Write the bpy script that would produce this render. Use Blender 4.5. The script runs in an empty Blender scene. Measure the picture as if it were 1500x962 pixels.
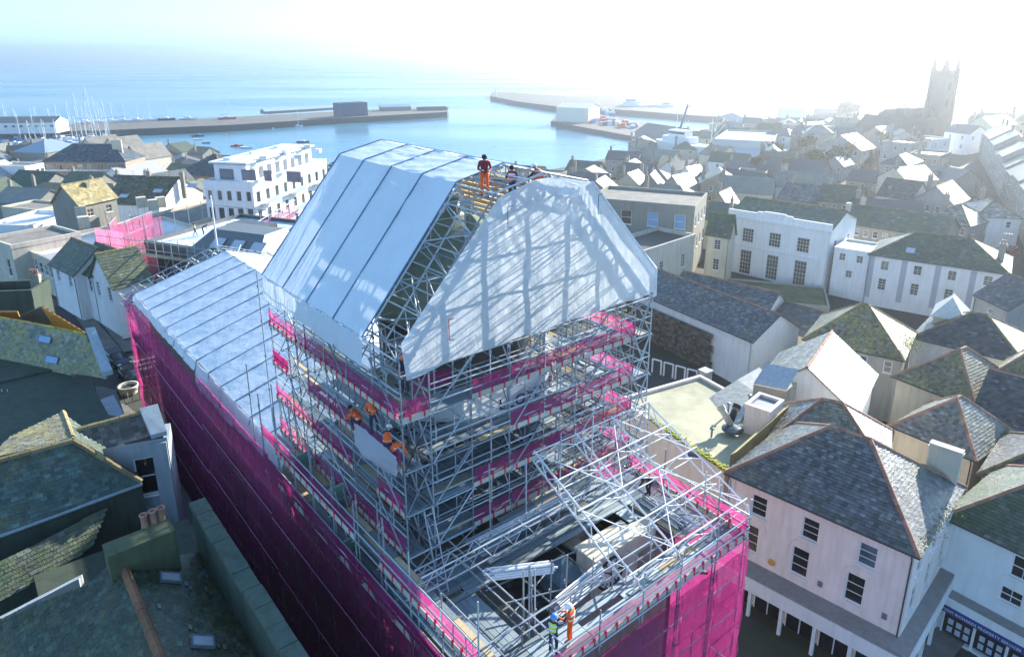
import bpy, math, random
import numpy as np
from mathutils import Vector, Matrix, noise as mnoise
random.seed(7)
rnd = random.Random(11)
SC = bpy.context.scene
COL = SC.collection
# ------------------------------------------------------------------ camera
CAM_H = 36.0
FOC, PX, PY = 1040.0, 750.0, 400.0          # focal length and principal point measured on the 1500 px wide photograph
PITCH = math.radians(17.4)
cam_d = bpy.data.cameras.new("camera"); cam = bpy.data.objects.new("camera", cam_d); COL.objects.link(cam)
cam.location = (0, 0, CAM_H); cam.rotation_euler = (math.radians(90) - PITCH, 0, 0)
cam_d.sensor_width = 36; cam_d.lens = FOC / 1500 * 36; cam_d.shift_y = -(481 - PY) / 1500
cam_d.clip_start = 0.3; cam_d.clip_end = 60000
SC.camera = cam
# ------------------------------------------------------------------ daylight
SUN_AZ, SUN_EL = math.radians(41), math.radians(21)      # azimuth clockwise from +Y
w = bpy.data.worlds.new("World"); SC.world = w; w.use_nodes = True
nt = w.node_tree; nt.nodes.clear()
sky = nt.nodes.new("ShaderNodeTexSky"); sky.sky_type = 'NISHITA'; sky.sun_disc = False
sky.sun_elevation = SUN_EL; sky.sun_rotation = SUN_AZ; sky.altitude = 30
sky.air_density = 1.0; sky.dust_density = .8; sky.ozone_density = 3.0
bg = nt.nodes.new("ShaderNodeBackground"); bg.inputs[1].default_value = 0.12
wo = nt.nodes.new("ShaderNodeOutputWorld")
tint = nt.nodes.new('ShaderNodeMixRGB'); tint.blend_type = 'MULTIPLY'; tint.inputs[0].default_value = 1; tint.inputs[2].default_value = (.75, .95, 1.16, 1)
hsv = nt.nodes.new('ShaderNodeHueSaturation'); hsv.inputs['Saturation'].default_value = 1.15; nt.links.new(sky.outputs[0], hsv.inputs['Color'])
cmx = nt.nodes.new('ShaderNodeMixRGB'); cmx.blend_type = 'COLOR'; cmx.inputs[0].default_value = .6; cmx.inputs[2].default_value = (.60, .80, 1.0, 1)
nt.links.new(hsv.outputs[0], cmx.inputs[1]); nt.links.new(cmx.outputs[0], tint.inputs[1]); nt.links.new(tint.outputs[0], bg.inputs[0]); nt.links.new(bg.outputs[0], wo.inputs[0])
sd = bpy.data.lights.new("sun", 'SUN'); so = bpy.data.objects.new("sun", sd); COL.objects.link(so)
sd.energy = 5.0; sd.angle = math.radians(0.6); sd.color = (1.0, 0.93, 0.80)
sdir = Vector((math.sin(SUN_AZ) * math.cos(SUN_EL), math.cos(SUN_AZ) * math.cos(SUN_EL), math.sin(SUN_EL)))
so.rotation_euler = sdir.to_track_quat('Z', 'Y').to_euler(); so.location = (0, 0, 120)
SC.view_settings.view_transform = 'Standard'; SC.view_settings.look = 'None'
SC.view_settings.exposure = 1.5; SC.view_settings.gamma = 1.0
SC.cycles.max_bounces = 7; SC.cycles.transparent_max_bounces = 24; SC.cycles.diffuse_bounces = 3
SC.cycles.glossy_bounces = 3; SC.cycles.transmission_bounces = 4; SC.cycles.volume_bounces = 0
SC.cycles.caustics_reflective = False; SC.cycles.caustics_refractive = False
SC.cycles.sample_clamp_indirect = 6

# ------------------------------------------------------------------ measuring: photograph pixel + known height -> place
CT, ST = math.cos(PITCH), math.sin(PITCH)
N0 = Vector((-0.49, 17.96, 0))                # near corner of the scaffolded market building
AU = math.radians(39.1)
U = Vector((-math.sin(AU), math.cos(AU), 0)); V = Vector((math.cos(AU), math.sin(AU), 0)); Z = Vector((0, 0, 1))
def ray(x, y): return Vector((x - PX, FOC * CT - (y - PY) * ST, -(FOC * ST + (y - PY) * CT)))
def at(x, y, z):
    r = ray(x, y); t = (z - CAM_H) / r.z; return Vector((r.x * t, r.y * t, z))
def W(a, b, z): return N0 + U * a + V * b + Z * z
def ABZ(p): d = Vector(p) - N0; return (d.dot(U), d.dot(V), p[2])
def at_dist(x, y, d):                         # pixel at forward distance d -> place
    r = ray(x, y); t = d / r.y; return Vector((r.x * t, d, CAM_H + r.z * t))
def on_plane(x, y, p0, n):
    r = ray(x, y); o = Vector((0, 0, CAM_H)); t = (Vector(p0) - o).dot(n) / r.dot(n); return o + r * t
def ss(e0, e1, x): t = max(0.0, min(1.0, (x - e0) / (e1 - e0))); return t * t * (3 - 2 * t)
def gz(X, Y):                                 # lie of the land
    b = -16.5 * ss(90, 310, Y)
    b += 19 * math.exp(-(((X - 190) / 95) ** 2 + ((Y - 275) / 130) ** 2))
    b += -0.07 * max(-60, min(60, X)) * (1 - ss(80, 200, Y))
    return b

# ------------------------------------------------------------------ materials
MATS = {}
class NT:
    def __init__(s, name):
        s.m = bpy.data.materials.new(name); s.m.use_nodes = True; s.t = s.m.node_tree; s.t.nodes.clear()
        s.out = s.t.nodes.new("ShaderNodeOutputMaterial")
    def n(s, typ, inp=None, **kw):
        nd = s.t.nodes.new("ShaderNode" + typ)
        for k, v in kw.items(): setattr(nd, k, v)
        for k, v in (inp or {}).items():
            if isinstance(v, tuple) and len(v) == 2 and hasattr(v[0], 'outputs'): s.t.links.new(v[0].outputs[v[1]], nd.inputs[k])
            else: nd.inputs[k].default_value = v
        return nd
    def link(s, a, ao, b, bi): s.t.links.new(a.outputs[ao], b.inputs[bi])
    def coord(s): return s.n("TexCoord")
    def pos(s): return s.n("NewGeometry")
    def noise(s, scale, detail=4, rough=.6, vec=None, stretch=None):
        g = s.pos(); src = (g, 'Position')
        if vec is not None: src = vec
        if stretch: src = (s.n("Mapping", {'Vector': src, 'Scale': stretch}), 0)
        return s.n("TexNoise", {'Vector': src, 'Scale': scale, 'Detail': detail, 'Roughness': rough})
    def ramp(s, src, stops):
        r = s.n("ValToRGB", {'Fac': src}); e = r.color_ramp.elements
        while len(e) < len(stops): e.new(.5)
        for i, (p, c) in enumerate(stops):
            e[i].position = p; e[i].color = (c, c, c, 1) if isinstance(c, (int, float)) else (*c, 1)
        return r
    def mix(s, fac, a, b, mode='MIX'):
        nd = s.n("MixRGB", blend_type=mode)
        for k, v in (('Fac', fac), ('Color1', a), ('Color2', b)):
            if isinstance(v, tuple) and hasattr(v[0], 'outputs'): s.t.links.new(v[0].outputs[v[1]], nd.inputs[k])
            elif isinstance(v, (int, float)): nd.inputs[k].default_value = v
            else: nd.inputs[k].default_value = (*v, 1)
        return (nd, 0)
    def bsdf(s, color, rough=.8, metal=0., bump=None, bumpd=.02, spec=.3, **kw):
        b = s.n("BsdfPrincipled", {'Roughness': rough, 'Metallic': metal, 'Specular IOR Level': spec})
        if isinstance(color, tuple) and hasattr(color[0], 'outputs'): s.t.links.new(color[0].outputs[color[1]], b.inputs['Base Color'])
        else: b.inputs['Base Color'].default_value = (*color, 1)
        if bump is not None:
            bn = s.n("Bump", {'Height': bump, 'Strength': 1.0, 'Distance': bumpd}); s.link(bn, 0, b, 'Normal')
        for k, v in kw.items():
            if isinstance(v, tuple) and hasattr(v[0], 'outputs'): s.t.links.new(v[0].outputs[v[1]], b.inputs[k])
            else: b.inputs[k].default_value = v
        return b
    def done(s, node, sock='Surface'):
        s.t.links.new(node.outputs[0], s.out.inputs[sock]); return s.m

def sc3(c, k): return tuple(max(0, min(1, v * k)) for v in c)
def mat_render(name, c, dirt=.35, rough=.85):          # painted render / masonry paint with rain streaks and blotches
    if name in MATS: return MATS[name]
    s = NT(name)
    n1 = s.noise(.5, 5, .7); n2 = s.noise(1.0, 3, .6, stretch=(2.2, 2.2, .25))
    r1 = s.ramp((n1, 0), [(.3, 0), (.75, 1)]); r2 = s.ramp((n2, 0), [(.45, 0), (.7, 1)])
    m = s.mix((r1, 0), sc3(c, 1.0), sc3(c, 1 - dirt * .45))
    f = s.n("Math", {0: (r2, 0), 1: dirt}, operation='MULTIPLY')
    m = s.mix((f, 0), m, (c[0] * .5, c[1] * .52, c[2] * .45))
    n3 = s.noise(14, 3)
    MATS[name] = s.done(s.bsdf(m, rough, bump=(n3, 0), bumpd=.01)); return MATS[name]
def mat_slate(name, c, lichen=(.32, .27, .05), amt=.3, wet=.45, moss=(.06, .09, .03), mossamt=.2):
    if name in MATS: return MATS[name]
    s = NT(name); g = s.pos()
    rp = s.ramp((g, 'Random Per Island'), [(0, sc3(c, .5)), (.5, c), (.88, sc3(c, 1.45)), (1, sc3(c, 2.3))])
    n1 = s.noise(.35, 6, .75); l = s.ramp((n1, 0), [(.62 - amt * .35, 0), (.80 - amt * .2, 1)])
    n4 = s.noise(4, 4, .7); l4 = s.ramp((n4, 0), [(.4, 0), (.62, 1)])
    fl = s.n("Math", {0: (l, 0), 1: (l4, 0)}, operation='MULTIPLY')
    fl = s.n("Math", {0: (fl, 0), 1: min(1, amt * 1.8)}, operation='MULTIPLY')
    m = s.mix((fl, 0), (rp, 0), lichen)
    n2 = s.noise(.9, 5, .7); l2 = s.ramp((n2, 0), [(.66 - mossamt * .4, 0), (.85 - mossamt * .3, 1)])
    m = s.mix((l2, 0), m, moss)
    n3 = s.noise(9, 3, .6)
    rr = s.ramp((n4, 0), [(.3, wet * .75), (.8, min(1, wet + .2))])
    MATS[name] = s.done(s.bsdf(m, .5, bump=(n3, 0), bumpd=.03, spec=.55, Roughness=(rr, 0))); return MATS[name]
def mat_plain(name, c, rough=.6, metal=0., var=.15, scale=3., bumpd=.004, spec=.35):
    if name in MATS: return MATS[name]
    s = NT(name); n = s.noise(scale, 4, .65); r = s.ramp((n, 0), [(.3, sc3(c, 1 - var)), (.7, sc3(c, 1 + var))])
    MATS[name] = s.done(s.bsdf((r, 0), rough, metal, bump=(n, 0), bumpd=bumpd, spec=spec)); return MATS[name]
def mat_island(name, c, rough=.6, metal=0., lo=.6, hi=1.3, spec=.4):
    if name in MATS: return MATS[name]
    s = NT(name); g = s.pos(); o = s.n("ObjectInfo")
    ad = s.n("Math", {0: (g, 'Random Per Island'), 1: (o, 'Random')}, operation='ADD')
    fr = s.n("Math", {0: (ad, 0)}, operation='FRACT')
    r = s.ramp((fr, 0), [(0, sc3(c, lo)), (1, sc3(c, hi))]); n = s.noise(5, 4, .7)
    m = s.mix(.3, (r, 0), (n, 1), 'OVERLAY')
    MATS[name] = s.done(s.bsdf(m, rough, metal, bump=(n, 0), bumpd=.004, spec=spec)); return MATS[name]
def mat_net(name, c, open_=.3, fold=1.0):              # debris netting: woven, see-through, lights up with the sun behind it
    if name in MATS: return MATS[name]
    s = NT(name); n = s.noise(1.1, 4, .65); n2 = s.noise(2.2, 3, .6, stretch=(1, 1, .5))
    r = s.ramp((n, 0), [(.3, sc3(c, .85)), (.7, sc3(c, 1.1))])
    d = s.n("BsdfDiffuse", {'Color': (r, 0)}); t = s.n("BsdfTranslucent", {'Color': (r, 0)})
    b = s.n("Bump", {'Height': (n2, 0), 'Strength': .6, 'Distance': .05 * fold}); s.link(b, 0, d, 'Normal'); s.link(b, 0, t, 'Normal')
    mx = s.n("MixShader", {'Fac': .55}); s.link(d, 0, mx, 1); s.link(t, 0, mx, 2)
    tr = s.n("BsdfTransparent"); w = s.ramp((n2, 0), [(.3, open_ * .85), (.75, min(.9, open_ * 1.15))])
    m2 = s.n("MixShader", {'Fac': (w, 0)}); s.link(mx, 0, m2, 1); s.link(tr, 0, m2, 2)
    MATS[name] = s.done(m2); return MATS[name]
def mat_sheet(name, c, trans=.35, gloss=.2, wr=.06, wscale=1.3, thin=0.):
    if name in MATS: return MATS[name]
    s = NT(name); n = s.noise(.6, 4, .6); r = s.ramp((n, 0), [(.3, sc3(c, .90)), (.7, c)])
    n2 = s.noise(wscale, 5, .55, stretch=(1, 1, .6)); n3 = s.noise(9, 3, .5)
    ad = s.n("Math", {0: (n3, 0), 1: .08}, operation='MULTIPLY'); ad = s.n("Math", {0: (n2, 0), 1: (ad, 0)}, operation='ADD')
    b = s.n("Bump", {'Height': (ad, 0), 'Strength': 1.0, 'Distance': wr})
    p = s.n("BsdfPrincipled", {'Base Color': (r, 0), 'Roughness': .42, 'Specular IOR Level': gloss, 'Normal': (b, 0)})
    t = s.n("BsdfTranslucent", {'Color': (r, 0), 'Normal': (b, 0)})
    mx = s.n("MixShader", {'Fac': trans}); s.link(p, 0, mx, 1); s.link(t, 0, mx, 2)
    if thin:
        tr = s.n("BsdfTransparent"); m2 = s.n("MixShader", {'Fac': thin}); s.link(mx, 0, m2, 1); s.link(tr, 0, m2, 2); mx = m2
    MATS[name] = s.done(mx); return MATS[name]
def mat_glass(name='window glass', c=(.02, .025, .03), rough=.06):
    if name in MATS: return MATS[name]
    s = NT(name); n = s.noise(.7, 2); r = s.ramp((n, 0), [(.35, c), (.7, sc3(c, 2.2))])
    MATS[name] = s.done(s.bsdf((r, 0), rough, spec=.7)); return MATS[name]

M_TUBE = mat_island('galvanised tube', (.38, .43, .47), .5, .3, .6, 1.3, .5)
M_BOARD = mat_island('steel scaffold board', (.27, .34, .38), .55, .35, .6, 1.25, .4)
M_WOODB = mat_island('timber scaffold board', (.46, .38, .24), .8, 0, .6, 1.3, .2)
M_TOE = mat_island('pale toe board', (.50, .50, .42), .7, 0, .8, 1.15)
M_PINKNET = mat_net('magenta debris net', (.46, .045, .225), .40)
M_GUARD = mat_net('magenta mesh guard', (.50, .035, .22), .38, .3)
M_REDS = mat_plain('red strap', (.65, .03, .08), .6)
M_ROOFSH = mat_sheet('taut white roof sheet', (.74, .82, .88), .15, .3, .07, .9)
M_WRAP = mat_sheet('crinkled shrink wrap', (.84, .91, .97), .66, .3, .06, 1.1, .05)
M_SEAM = mat_plain('dark seam rail', (.13, .22, .33), .5, .3)
M_STONE = mat_render('granite masonry', (.34, .32, .27), .5)
M_LSTONE = mat_render('pale limewashed stone', (.62, .58, .48), .4)
M_DARK = mat_plain('dark recess', (.03, .035, .04), .9)
M_WHITE = mat_plain('white joinery', (.78, .78, .76), .5, 0, .06)
M_GLASS = mat_glass()
M_WOODF = mat_plain('raw timber', (.50, .34, .16), .75)
M_ASPHALT = mat_plain('asphalt', (.05, .052, .055), .85, 0, .25, 1.2, .01)
M_PAVE = mat_plain('paving', (.17, .165, .155), .85, 0, .2, .8, .01)
M_LEAD = mat_plain('lead flashing', (.20, .22, .25), .45, .3)
M_TERRA = mat_island('terracotta ridge tile', (.34, .19, .13), .8, 0, .75, 1.25)
M_RIDGEG = mat_island('mossy ridge tile', (.22, .18, .09), .85, 0, .7, 1.3)
M_FELT = mat_plain('flat roof felt', (.20, .19, .17), .85, 0, .3, .5, .01)

# ------------------------------------------------------------------ mesh building
class MB:
    def __init__(s): s.v = []; s.f = []
    def pt(s, pts):
        i = len(s.v); s.v.extend(tuple(p) for p in pts); return i
    def face(s, pts): i = s.pt(pts); s.f.append(tuple(range(i, i + len(pts))))
    def box(s, o, ax, ay, az):                # corner + three edge vectors
        o, ax, ay, az = Vector(o), Vector(ax), Vector(ay), Vector(az)
        i = s.pt([o, o + ax, o + ax + ay, o + ay, o + az, o + ax + az, o + ax + ay + az, o + ay + az])
        fs = [(0, 3, 2, 1), (4, 5, 6, 7), (0, 1, 5, 4), (1, 2, 6, 5), (2, 3, 7, 6), (3, 0, 4, 7)]
        if ax.cross(ay).dot(az) < 0: fs = [q[::-1] for q in fs]
        s.f += [tuple(i + k for k in q) for q in fs]
    def cbox(s, c, dx, dy, dz, rz=0):         # centre of base, sizes
        ex = Vector((math.cos(rz), math.sin(rz), 0)); ey = Vector((-math.sin(rz), math.cos(rz), 0))
        s.box(Vector(c) - ex * dx / 2 - ey * dy / 2, ex * dx, ey * dy, Z * dz)
    def prism(s, poly, h):                    # poly: list of 3D points (ccw from above), extruded by vector h
        h = Vector(h); n = len(poly); i = s.pt(poly); j = s.pt([Vector(p) + h for p in poly])
        s.f.append(tuple(range(i + n - 1, i - 1, -1))); s.f.append(tuple(range(j, j + n)))
        for k in range(n): l = (k + 1) % n; s.f.append((i + k, i + l, j + l, j + k))
    def tube(s, p, q, r, n=6, r2=None, cap=True):
        p, q = Vector(p), Vector(q); d = (q - p); L = d.length
        if L < 1e-6: return
        d /= L; x = d.orthogonal().normalized(); y = d.cross(x); r2 = r if r2 is None else r2
        i = s.pt([p + (x * math.cos(t) + y * math.sin(t)) * r for t in [2 * math.pi * k / n for k in range(n)]])
        j = s.pt([q + (x * math.cos(t) + y * math.sin(t)) * r2 for t in [2 * math.pi * k / n for k in range(n)]])
        for k in range(n): l = (k + 1) % n; s.f.append((i + k, i + l, j + l, j + k))
        if cap: s.f.append(tuple(range(i + n - 1, i - 1, -1))); s.f.append(tuple(range(j, j + n)))
    def lathe(s, c, prof, n=16, ax=None):     # prof: (r, z)
        c = Vector(c); rows = []
        for r, z in prof: rows.append(s.pt([c + Vector((r * math.cos(2 * math.pi * k / n), r * math.sin(2 * math.pi * k / n), z)) for k in range(n)]))
        for a, b in zip(rows, rows[1:]):
            for k in range(n): l = (k + 1) % n; s.f.append((a + k, a + l, b + l, b + k))
        s.f.append(tuple(range(rows[-1], rows[-1] + n)))
    def build(s, name, mat, parent=None, smooth=False, **tags):
        me = bpy.data.meshes.new(name); off = Vector((0, 0, 0))
        p = parent
        while p is not None: off += p.location; p = p.parent
        if parent is None and s.v:
            a = np.array([tuple(v) for v in s.v]); off = Vector(((a[:, 0].min() + a[:, 0].max()) / 2, (a[:, 1].min() + a[:, 1].max()) / 2, a[:, 2].min()))
        me.from_pydata([(v[0] - off.x, v[1] - off.y, v[2] - off.z) for v in s.v], [], s.f)
        o = bpy.data.objects.new(name, me); COL.objects.link(o)
        for m in (mat if isinstance(mat, (list, tuple)) else [mat]): me.materials.append(m)
        if smooth: me.shade_smooth()
        if parent is None: o.location = off
        else: o.parent = parent
        for k, v in tags.items(): o[k] = v
        return o
def thing(name, loc, label, cat, group=None):
    o = bpy.data.objects.new(name, None); COL.objects.link(o); o.location = Vector(loc); o.empty_display_size = .3
    o['label'] = label; o['category'] = cat
    if group: o['group'] = group
    return o
def tag(o, label, cat, group=None):
    o['label'] = label; o['category'] = cat
    if group: o['group'] = group
    return o
def wloc(o):
    v = Vector((0, 0, 0))
    while o is not None: v += o.location; o = o.parent
    return v
# shared unit meshes placed by matrix
UNIT = {}
def unit_tube(mat, n=6):
    k = ('tube', mat.name, n)
    if k not in UNIT:
        m = MB(); m.tube((0, 0, 0), (0, 0, 1), 1, n); me = bpy.data.meshes.new('tube'); me.from_pydata(m.v, [], m.f); me.materials.append(mat); me.shade_smooth() if n > 8 else None; UNIT[k] = me
    return UNIT[k]
def unit_box(mat):
    k = ('box', mat.name)
    if k not in UNIT:
        m = MB(); m.box((0, 0, 0), (1, 0, 0), (0, 1, 0), (0, 0, 1)); me = bpy.data.meshes.new('box'); me.from_pydata(m.v, [], m.f); me.materials.append(mat); UNIT[k] = me
    return UNIT[k]
def inst(name, me, M, parent):
    o = bpy.data.objects.new(name, me); COL.objects.link(o)
    if parent is not None: o.parent = parent; M = Matrix.Translation(-wloc(parent)) @ M
    o.matrix_basis = M; return o
def m_tube(p, q, r):
    p, q = Vector(p), Vector(q); d = q - p; R = d.to_track_quat('Z', 'Y').to_matrix().to_4x4()
    return Matrix.Translation(p) @ R @ Matrix.Diagonal((r, r, d.length, 1))
def m_axes(o, ax, ay, az):
    return Matrix(((ax[0], ay[0], az[0], o[0]), (ax[1], ay[1], az[1], o[1]), (ax[2], ay[2], az[2], o[2]), (0, 0, 0, 1)))
CAMP = Vector((0, 0, CAM_H))
class Kit:
    """collects like pieces of one thing; the nearest 'cap' become parts of their own, the rest one joined part"""
    def __init__(s, root): s.root = root; s.d = {}
    def tube(s, name, p, q, r=.032, mat=None): s.d.setdefault(name, []).append(('t', Vector(p), Vector(q), r, mat or M_TUBE))
    def box(s, name, o, ax, ay, az, mat): s.d.setdefault(name, []).append(('b', Vector(o), Vector(ax), (Vector(ay), Vector(az)), mat))
    def flush(s, cap=290, rest={}):
        for name, L in s.d.items():
            L.sort(key=lambda e: (e[1] + (e[2] - e[1]) * .5 - CAMP).length if e[0] == 't' else (e[1] - CAMP).length)
            for e in L[:cap]:
                if e[0] == 't': inst(name, unit_tube(e[4]), m_tube(e[1], e[2], e[3]), s.root)
                else: inst(name, unit_box(e[4]), m_axes(e[1], e[2], *e[3]), s.root)
            bym = {}
            for e in L[cap:]: bym.setdefault(e[4].name, []).append(e)
            for mn, R_ in bym.items():
                m = MB()
                for e in R_:
                    if e[0] == 't': m.tube(e[1], e[2], e[3], 5)
                    else: m.box(e[1], e[2], *e[3])
                m.build(name, R_[0][4], s.root, kind='stuff')
        s.d = {}
# ------------------------------------------------------------------ roofs, walls, windows, houses
def slate_courses(mb, poly, sw=.32, sh=.24, rng=rnd):
    P = [Vector(p) for p in poly]; n = (P[1] - P[0]).cross(P[2] - P[0]).normalized()
    if n.z < 0: n = -n
    e = Z.cross(n)
    e = Vector((1, 0, 0)) if e.length < 1e-4 else e.normalized()
    f = n.cross(e); o = P[0]
    Q = [((p - o).dot(e), (p - o).dot(f)) for p in P]
    v0 = min(q[1] for q in Q); v1 = max(q[1] for q in Q); k = 0; v = v0
    while v < v1 - sh * .3:
        vc = min(v + sh * .5, v1 - .01); xs = []
        for a, b in zip(Q, Q[1:] + Q[:1]):
            if (a[1] - vc) * (b[1] - vc) < 0: t = (vc - a[1]) / (b[1] - a[1]); xs.append(a[0] + t * (b[0] - a[0]))
        if len(xs) >= 2:
            x0, x1 = min(xs), max(xs); x = x0 - (sw * .5 if k % 2 else 0) - rng.random() * sw * .2
            ve = min(v + sh, v1)
            while x < x1:
                a0 = max(x, x0); a1 = min(x + sw - .008, x1)
                if a1 - a0 > .04:
                    l = .028 + rng.random() * .02; t2 = .005; dv = rng.uniform(-.012, .012)
                    c = [o + e * a0 + f * (v + dv) + n * l, o + e * a1 + f * (v + dv) + n * (l + rng.uniform(-.006, .006)), o + e * a1 + f * ve + n * t2, o + e * a0 + f * ve + n * t2]
                    i = mb.pt(c + [c[0] - n * (l + .004), c[1] - n * (l + .004)])
                    mb.f += [(i, i + 1, i + 2, i + 3), (i + 4, i + 5, i + 1, i)]
                x += sw
        v += sh; k += 1
def roof_plane(root, poly, mat, slate=(.32, .24), thick=.12, name='roof', label=None):
    P = [Vector(p) for p in poly]; n = (P[1] - P[0]).cross(P[2] - P[0]).normalized()
    if n.z < 0: n = -n; P = P[::-1]
    m = MB(); m.prism([p - n * thick for p in P], n * thick); r = m.build(name, mat, root)
    if label: r['label'] = label
    if slate:
        m = MB(); slate_courses(m, P, *slate); m.build('slates', mat, r, kind='stuff')
    return r
def ridge_caps(root, p, q, mat, r=.13, step=.45, name='ridge_tiles'):
    p, q = Vector(p), Vector(q); L = (q - p).length; k = max(1, int(L / step)); d = (q - p) / k; m = MB()
    side = d.cross(Z); side = side.normalized() if side.length > 1e-5 else Vector((1, 0, 0)); up = side.cross(d).normalized()
    for i in range(k):
        a = p + d * i; b = a + d * .97; h = rnd.uniform(-.01, .015)
        ring = [(-1.1, -.55), (-.7, .35), (0, .75), (.7, .35), (1.1, -.55)]
        A = m.pt([a + side * x * r + up * (y * r + h) for x, y in ring]); B = m.pt([b + side * x * r + up * (y * r + h) for x, y in ring])
        for j in range(4): m.f.append((A + j, A + j + 1, B + j + 1, B + j))
        m.f.append((A, A + 4, A + 3, A + 2, A + 1)); m.f.append((B, B + 1, B + 2, B + 3, B + 4))
    return m.build(name, mat, root, kind='stuff')
WINM = {}
def window(root, O, s, n, s0, z0, w_, h_, nx=2, ny=2, mat=None, recess=.12, sill=True, bar=.035, fr=.07, glass=None, name='window', light=False):
    """O origin on the wall plane at z=0 offset, s along the wall, n outward"""
    mat = mat or M_WHITE; glass = glass or M_GLASS
    key = (round(w_, 2), round(h_, 2), nx, ny, mat.name, bar, fr, recess)
    if key not in WINM:
        m = MB(); y0 = -recess; d = .06
        def bx(x, z, a, b, dd=d, yy=y0): m.box((x, yy, z), (a, 0, 0), (0, dd, 0), (0, 0, b))
        bx(0, 0, fr, h_); bx(w_ - fr, 0, fr, h_); bx(fr, 0, w_ - 2 * fr, fr); bx(fr, h_ - fr, w_ - 2 * fr, fr)
        for i in range(1, nx): bx(fr + (w_ - 2 * fr) * i / nx - bar / 2, fr, bar, h_ - 2 * fr, d * .7, y0 + .004)
        for j in range(1, ny):
            bb = bar * (1.7 if j * 2 == ny else 1); bx(fr, fr + (h_ - 2 * fr) * j / ny - bb / 2, w_ - 2 * fr, bb, d * .8, y0 + .002)
        me = bpy.data.meshes.new('window'); me.from_pydata(m.v, [], m.f); me.materials.append(mat)
        m2 = MB(); m2.box((fr * .5, -recess - .02, fr * .5), (w_ - fr, 0, 0), (0, .015, 0), (0, 0, h_ - fr))
        pe = bpy.data.meshes.new('pane'); pe.from_pydata(m2.v, [], m2.f)
        WINM[key] = (me, pe, {})
    me, pe, gl = WINM[key]
    if glass.name not in gl:
        p2 = pe.copy(); p2.materials.append(glass); gl[glass.name] = p2
    M = m_axes(Vector(O) + s * s0 + Z * z0, s, n, Z)
    o = inst(name, me, M, root)
    p = bpy.data.objects.new('pane', gl[glass.name]); COL.objects.link(p); p.parent = o
    if sill:
        k = ('sill', round(w_, 2), mat.name)
        if k not in UNIT:
            m = MB(); m.box((-.08, -.01, -.09), (w_ + .16, 0, 0), (0, .13, 0), (0, 0, .085)); e = bpy.data.meshes.new('sill'); e.from_pydata(m.v, [], m.f); e.materials.append(mat); UNIT[k] = e
        q = bpy.data.objects.new('sill', UNIT[k]); COL.objects.link(q); q.parent = o
    return o
def wall_face(mb, O, s, n, L, z0, z1, ops, rec=.14, reveal=True):
    xs = sorted({0, L, *[v for o in ops for v in (o[0], o[0] + o[2])]}); zs = sorted({z0, z1, *[v for o in ops for v in (o[1], o[1] + o[3])]})
    def P(x, z, d=0): return Vector(O) + s * x + Z * z - n * d
    def face(a, b, c, d):
        q = [a, b, c, d]
        if (b - a).cross(c - a).dot(n) < 0 and reveal is not None: q = q[::-1]
        mb.face(q)
    for xa, xb in zip(xs, xs[1:]):
        for za, zb in zip(zs, zs[1:]):
            if xb - xa < 1e-5 or zb - za < 1e-5: continue
            cx, cz = (xa + xb) / 2, (za + zb) / 2
            if any(o[0] < cx < o[0] + o[2] and o[1] < cz < o[1] + o[3] for o in ops): continue
            face(P(xa, za), P(xb, za), P(xb, zb), P(xa, zb))
    for x, z, w_, h_ in ops:
        mb.face([P(x, z), P(x, z, rec), P(x, z + h_, rec), P(x, z + h_)]); mb.face([P(x + w_, z), P(x + w_, z + h_), P(x + w_, z + h_, rec), P(x + w_, z, rec)])
        mb.face([P(x, z), P(x + w_, z), P(x + w_, z, rec), P(x, z, rec)]); mb.face([P(x, z + h_), P(x, z + h_, rec), P(x + w_, z + h_, rec), P(x + w_, z + h_)])
        mb.face([P(x, z, rec + .02), P(x + w_, z, rec + .02), P(x + w_, z + h_, rec + .02), P(x, z + h_, rec + .02)])
def chimney(root, c, h, w_=.9, d=.55, rz=0, pots=2, mat=None, name='chimney', potm=None):
    mat = mat or M_STONE; m = MB(); c = Vector(c)
    m.cbox(c, w_, d, h, rz); m.cbox(c + Z * (h - .25), w_ + .14, d + .14, .12, rz); m.cbox(c + Z * (h - .002), w_ + .06, d + .06, .08, rz)
    o = m.build(name, mat, root)
    ex = Vector((math.cos(rz), math.sin(rz), 0))
    for i in range(pots):
        m = MB(); p = c + ex * ((i + .5) / pots - .5) * w_ * .9 + Z * (h + .07)
        m.lathe(p, [(.15, 0), (.13, .1), (.11, .42), (.14, .45), (.14, .52), (.10, .52)], 10); m.build('chimney_pot', potm or M_TERRA, o)
    if pots > 1 and rnd.random() < .5:
        m = MB(); q = c + Z * h + ex * .2; m.tube(q, q + Z * 1.7, .025, 4); m.tube(q + Z * 1.6 - ex * .5, q + Z * 1.6 + ex * .7, .02, 4)
        for k_ in range(4): m.tube(q + Z * 1.6 + ex * (-.4 + k_ * .32) + Vector((-ex.y, ex.x, 0)) * .3, q + Z * 1.6 + ex * (-.4 + k_ * .32) - Vector((-ex.y, ex.x, 0)) * .3, .014, 4)
        m.build('aerial', M_GUT, o, kind='stuff')
    return o
def skylight(root, p, e, f, n, w_=.8, h_=1.1, mat=None, name='skylight'):
    p, e, f, n = Vector(p), Vector(e), Vector(f), Vector(n); m = MB(); t = .07
    m.box(p, e * w_, f * t, n * .12); m.box(p + f * (h_ - t), e * w_, f * t, n * .12); m.box(p + f * t, e * t, f * (h_ - 2 * t), n * .12); m.box(p + e * (w_ - t) + f * t, e * t, f * (h_ - 2 * t), n * .12)
    o = m.build(name, M_LEAD, root); m = MB(); m.box(p + e * t + f * t + n * .05, e * (w_ - 2 * t), f * (h_ - 2 * t), n * .03); m.build('pane', mat or M_SKYL, o); return o
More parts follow.
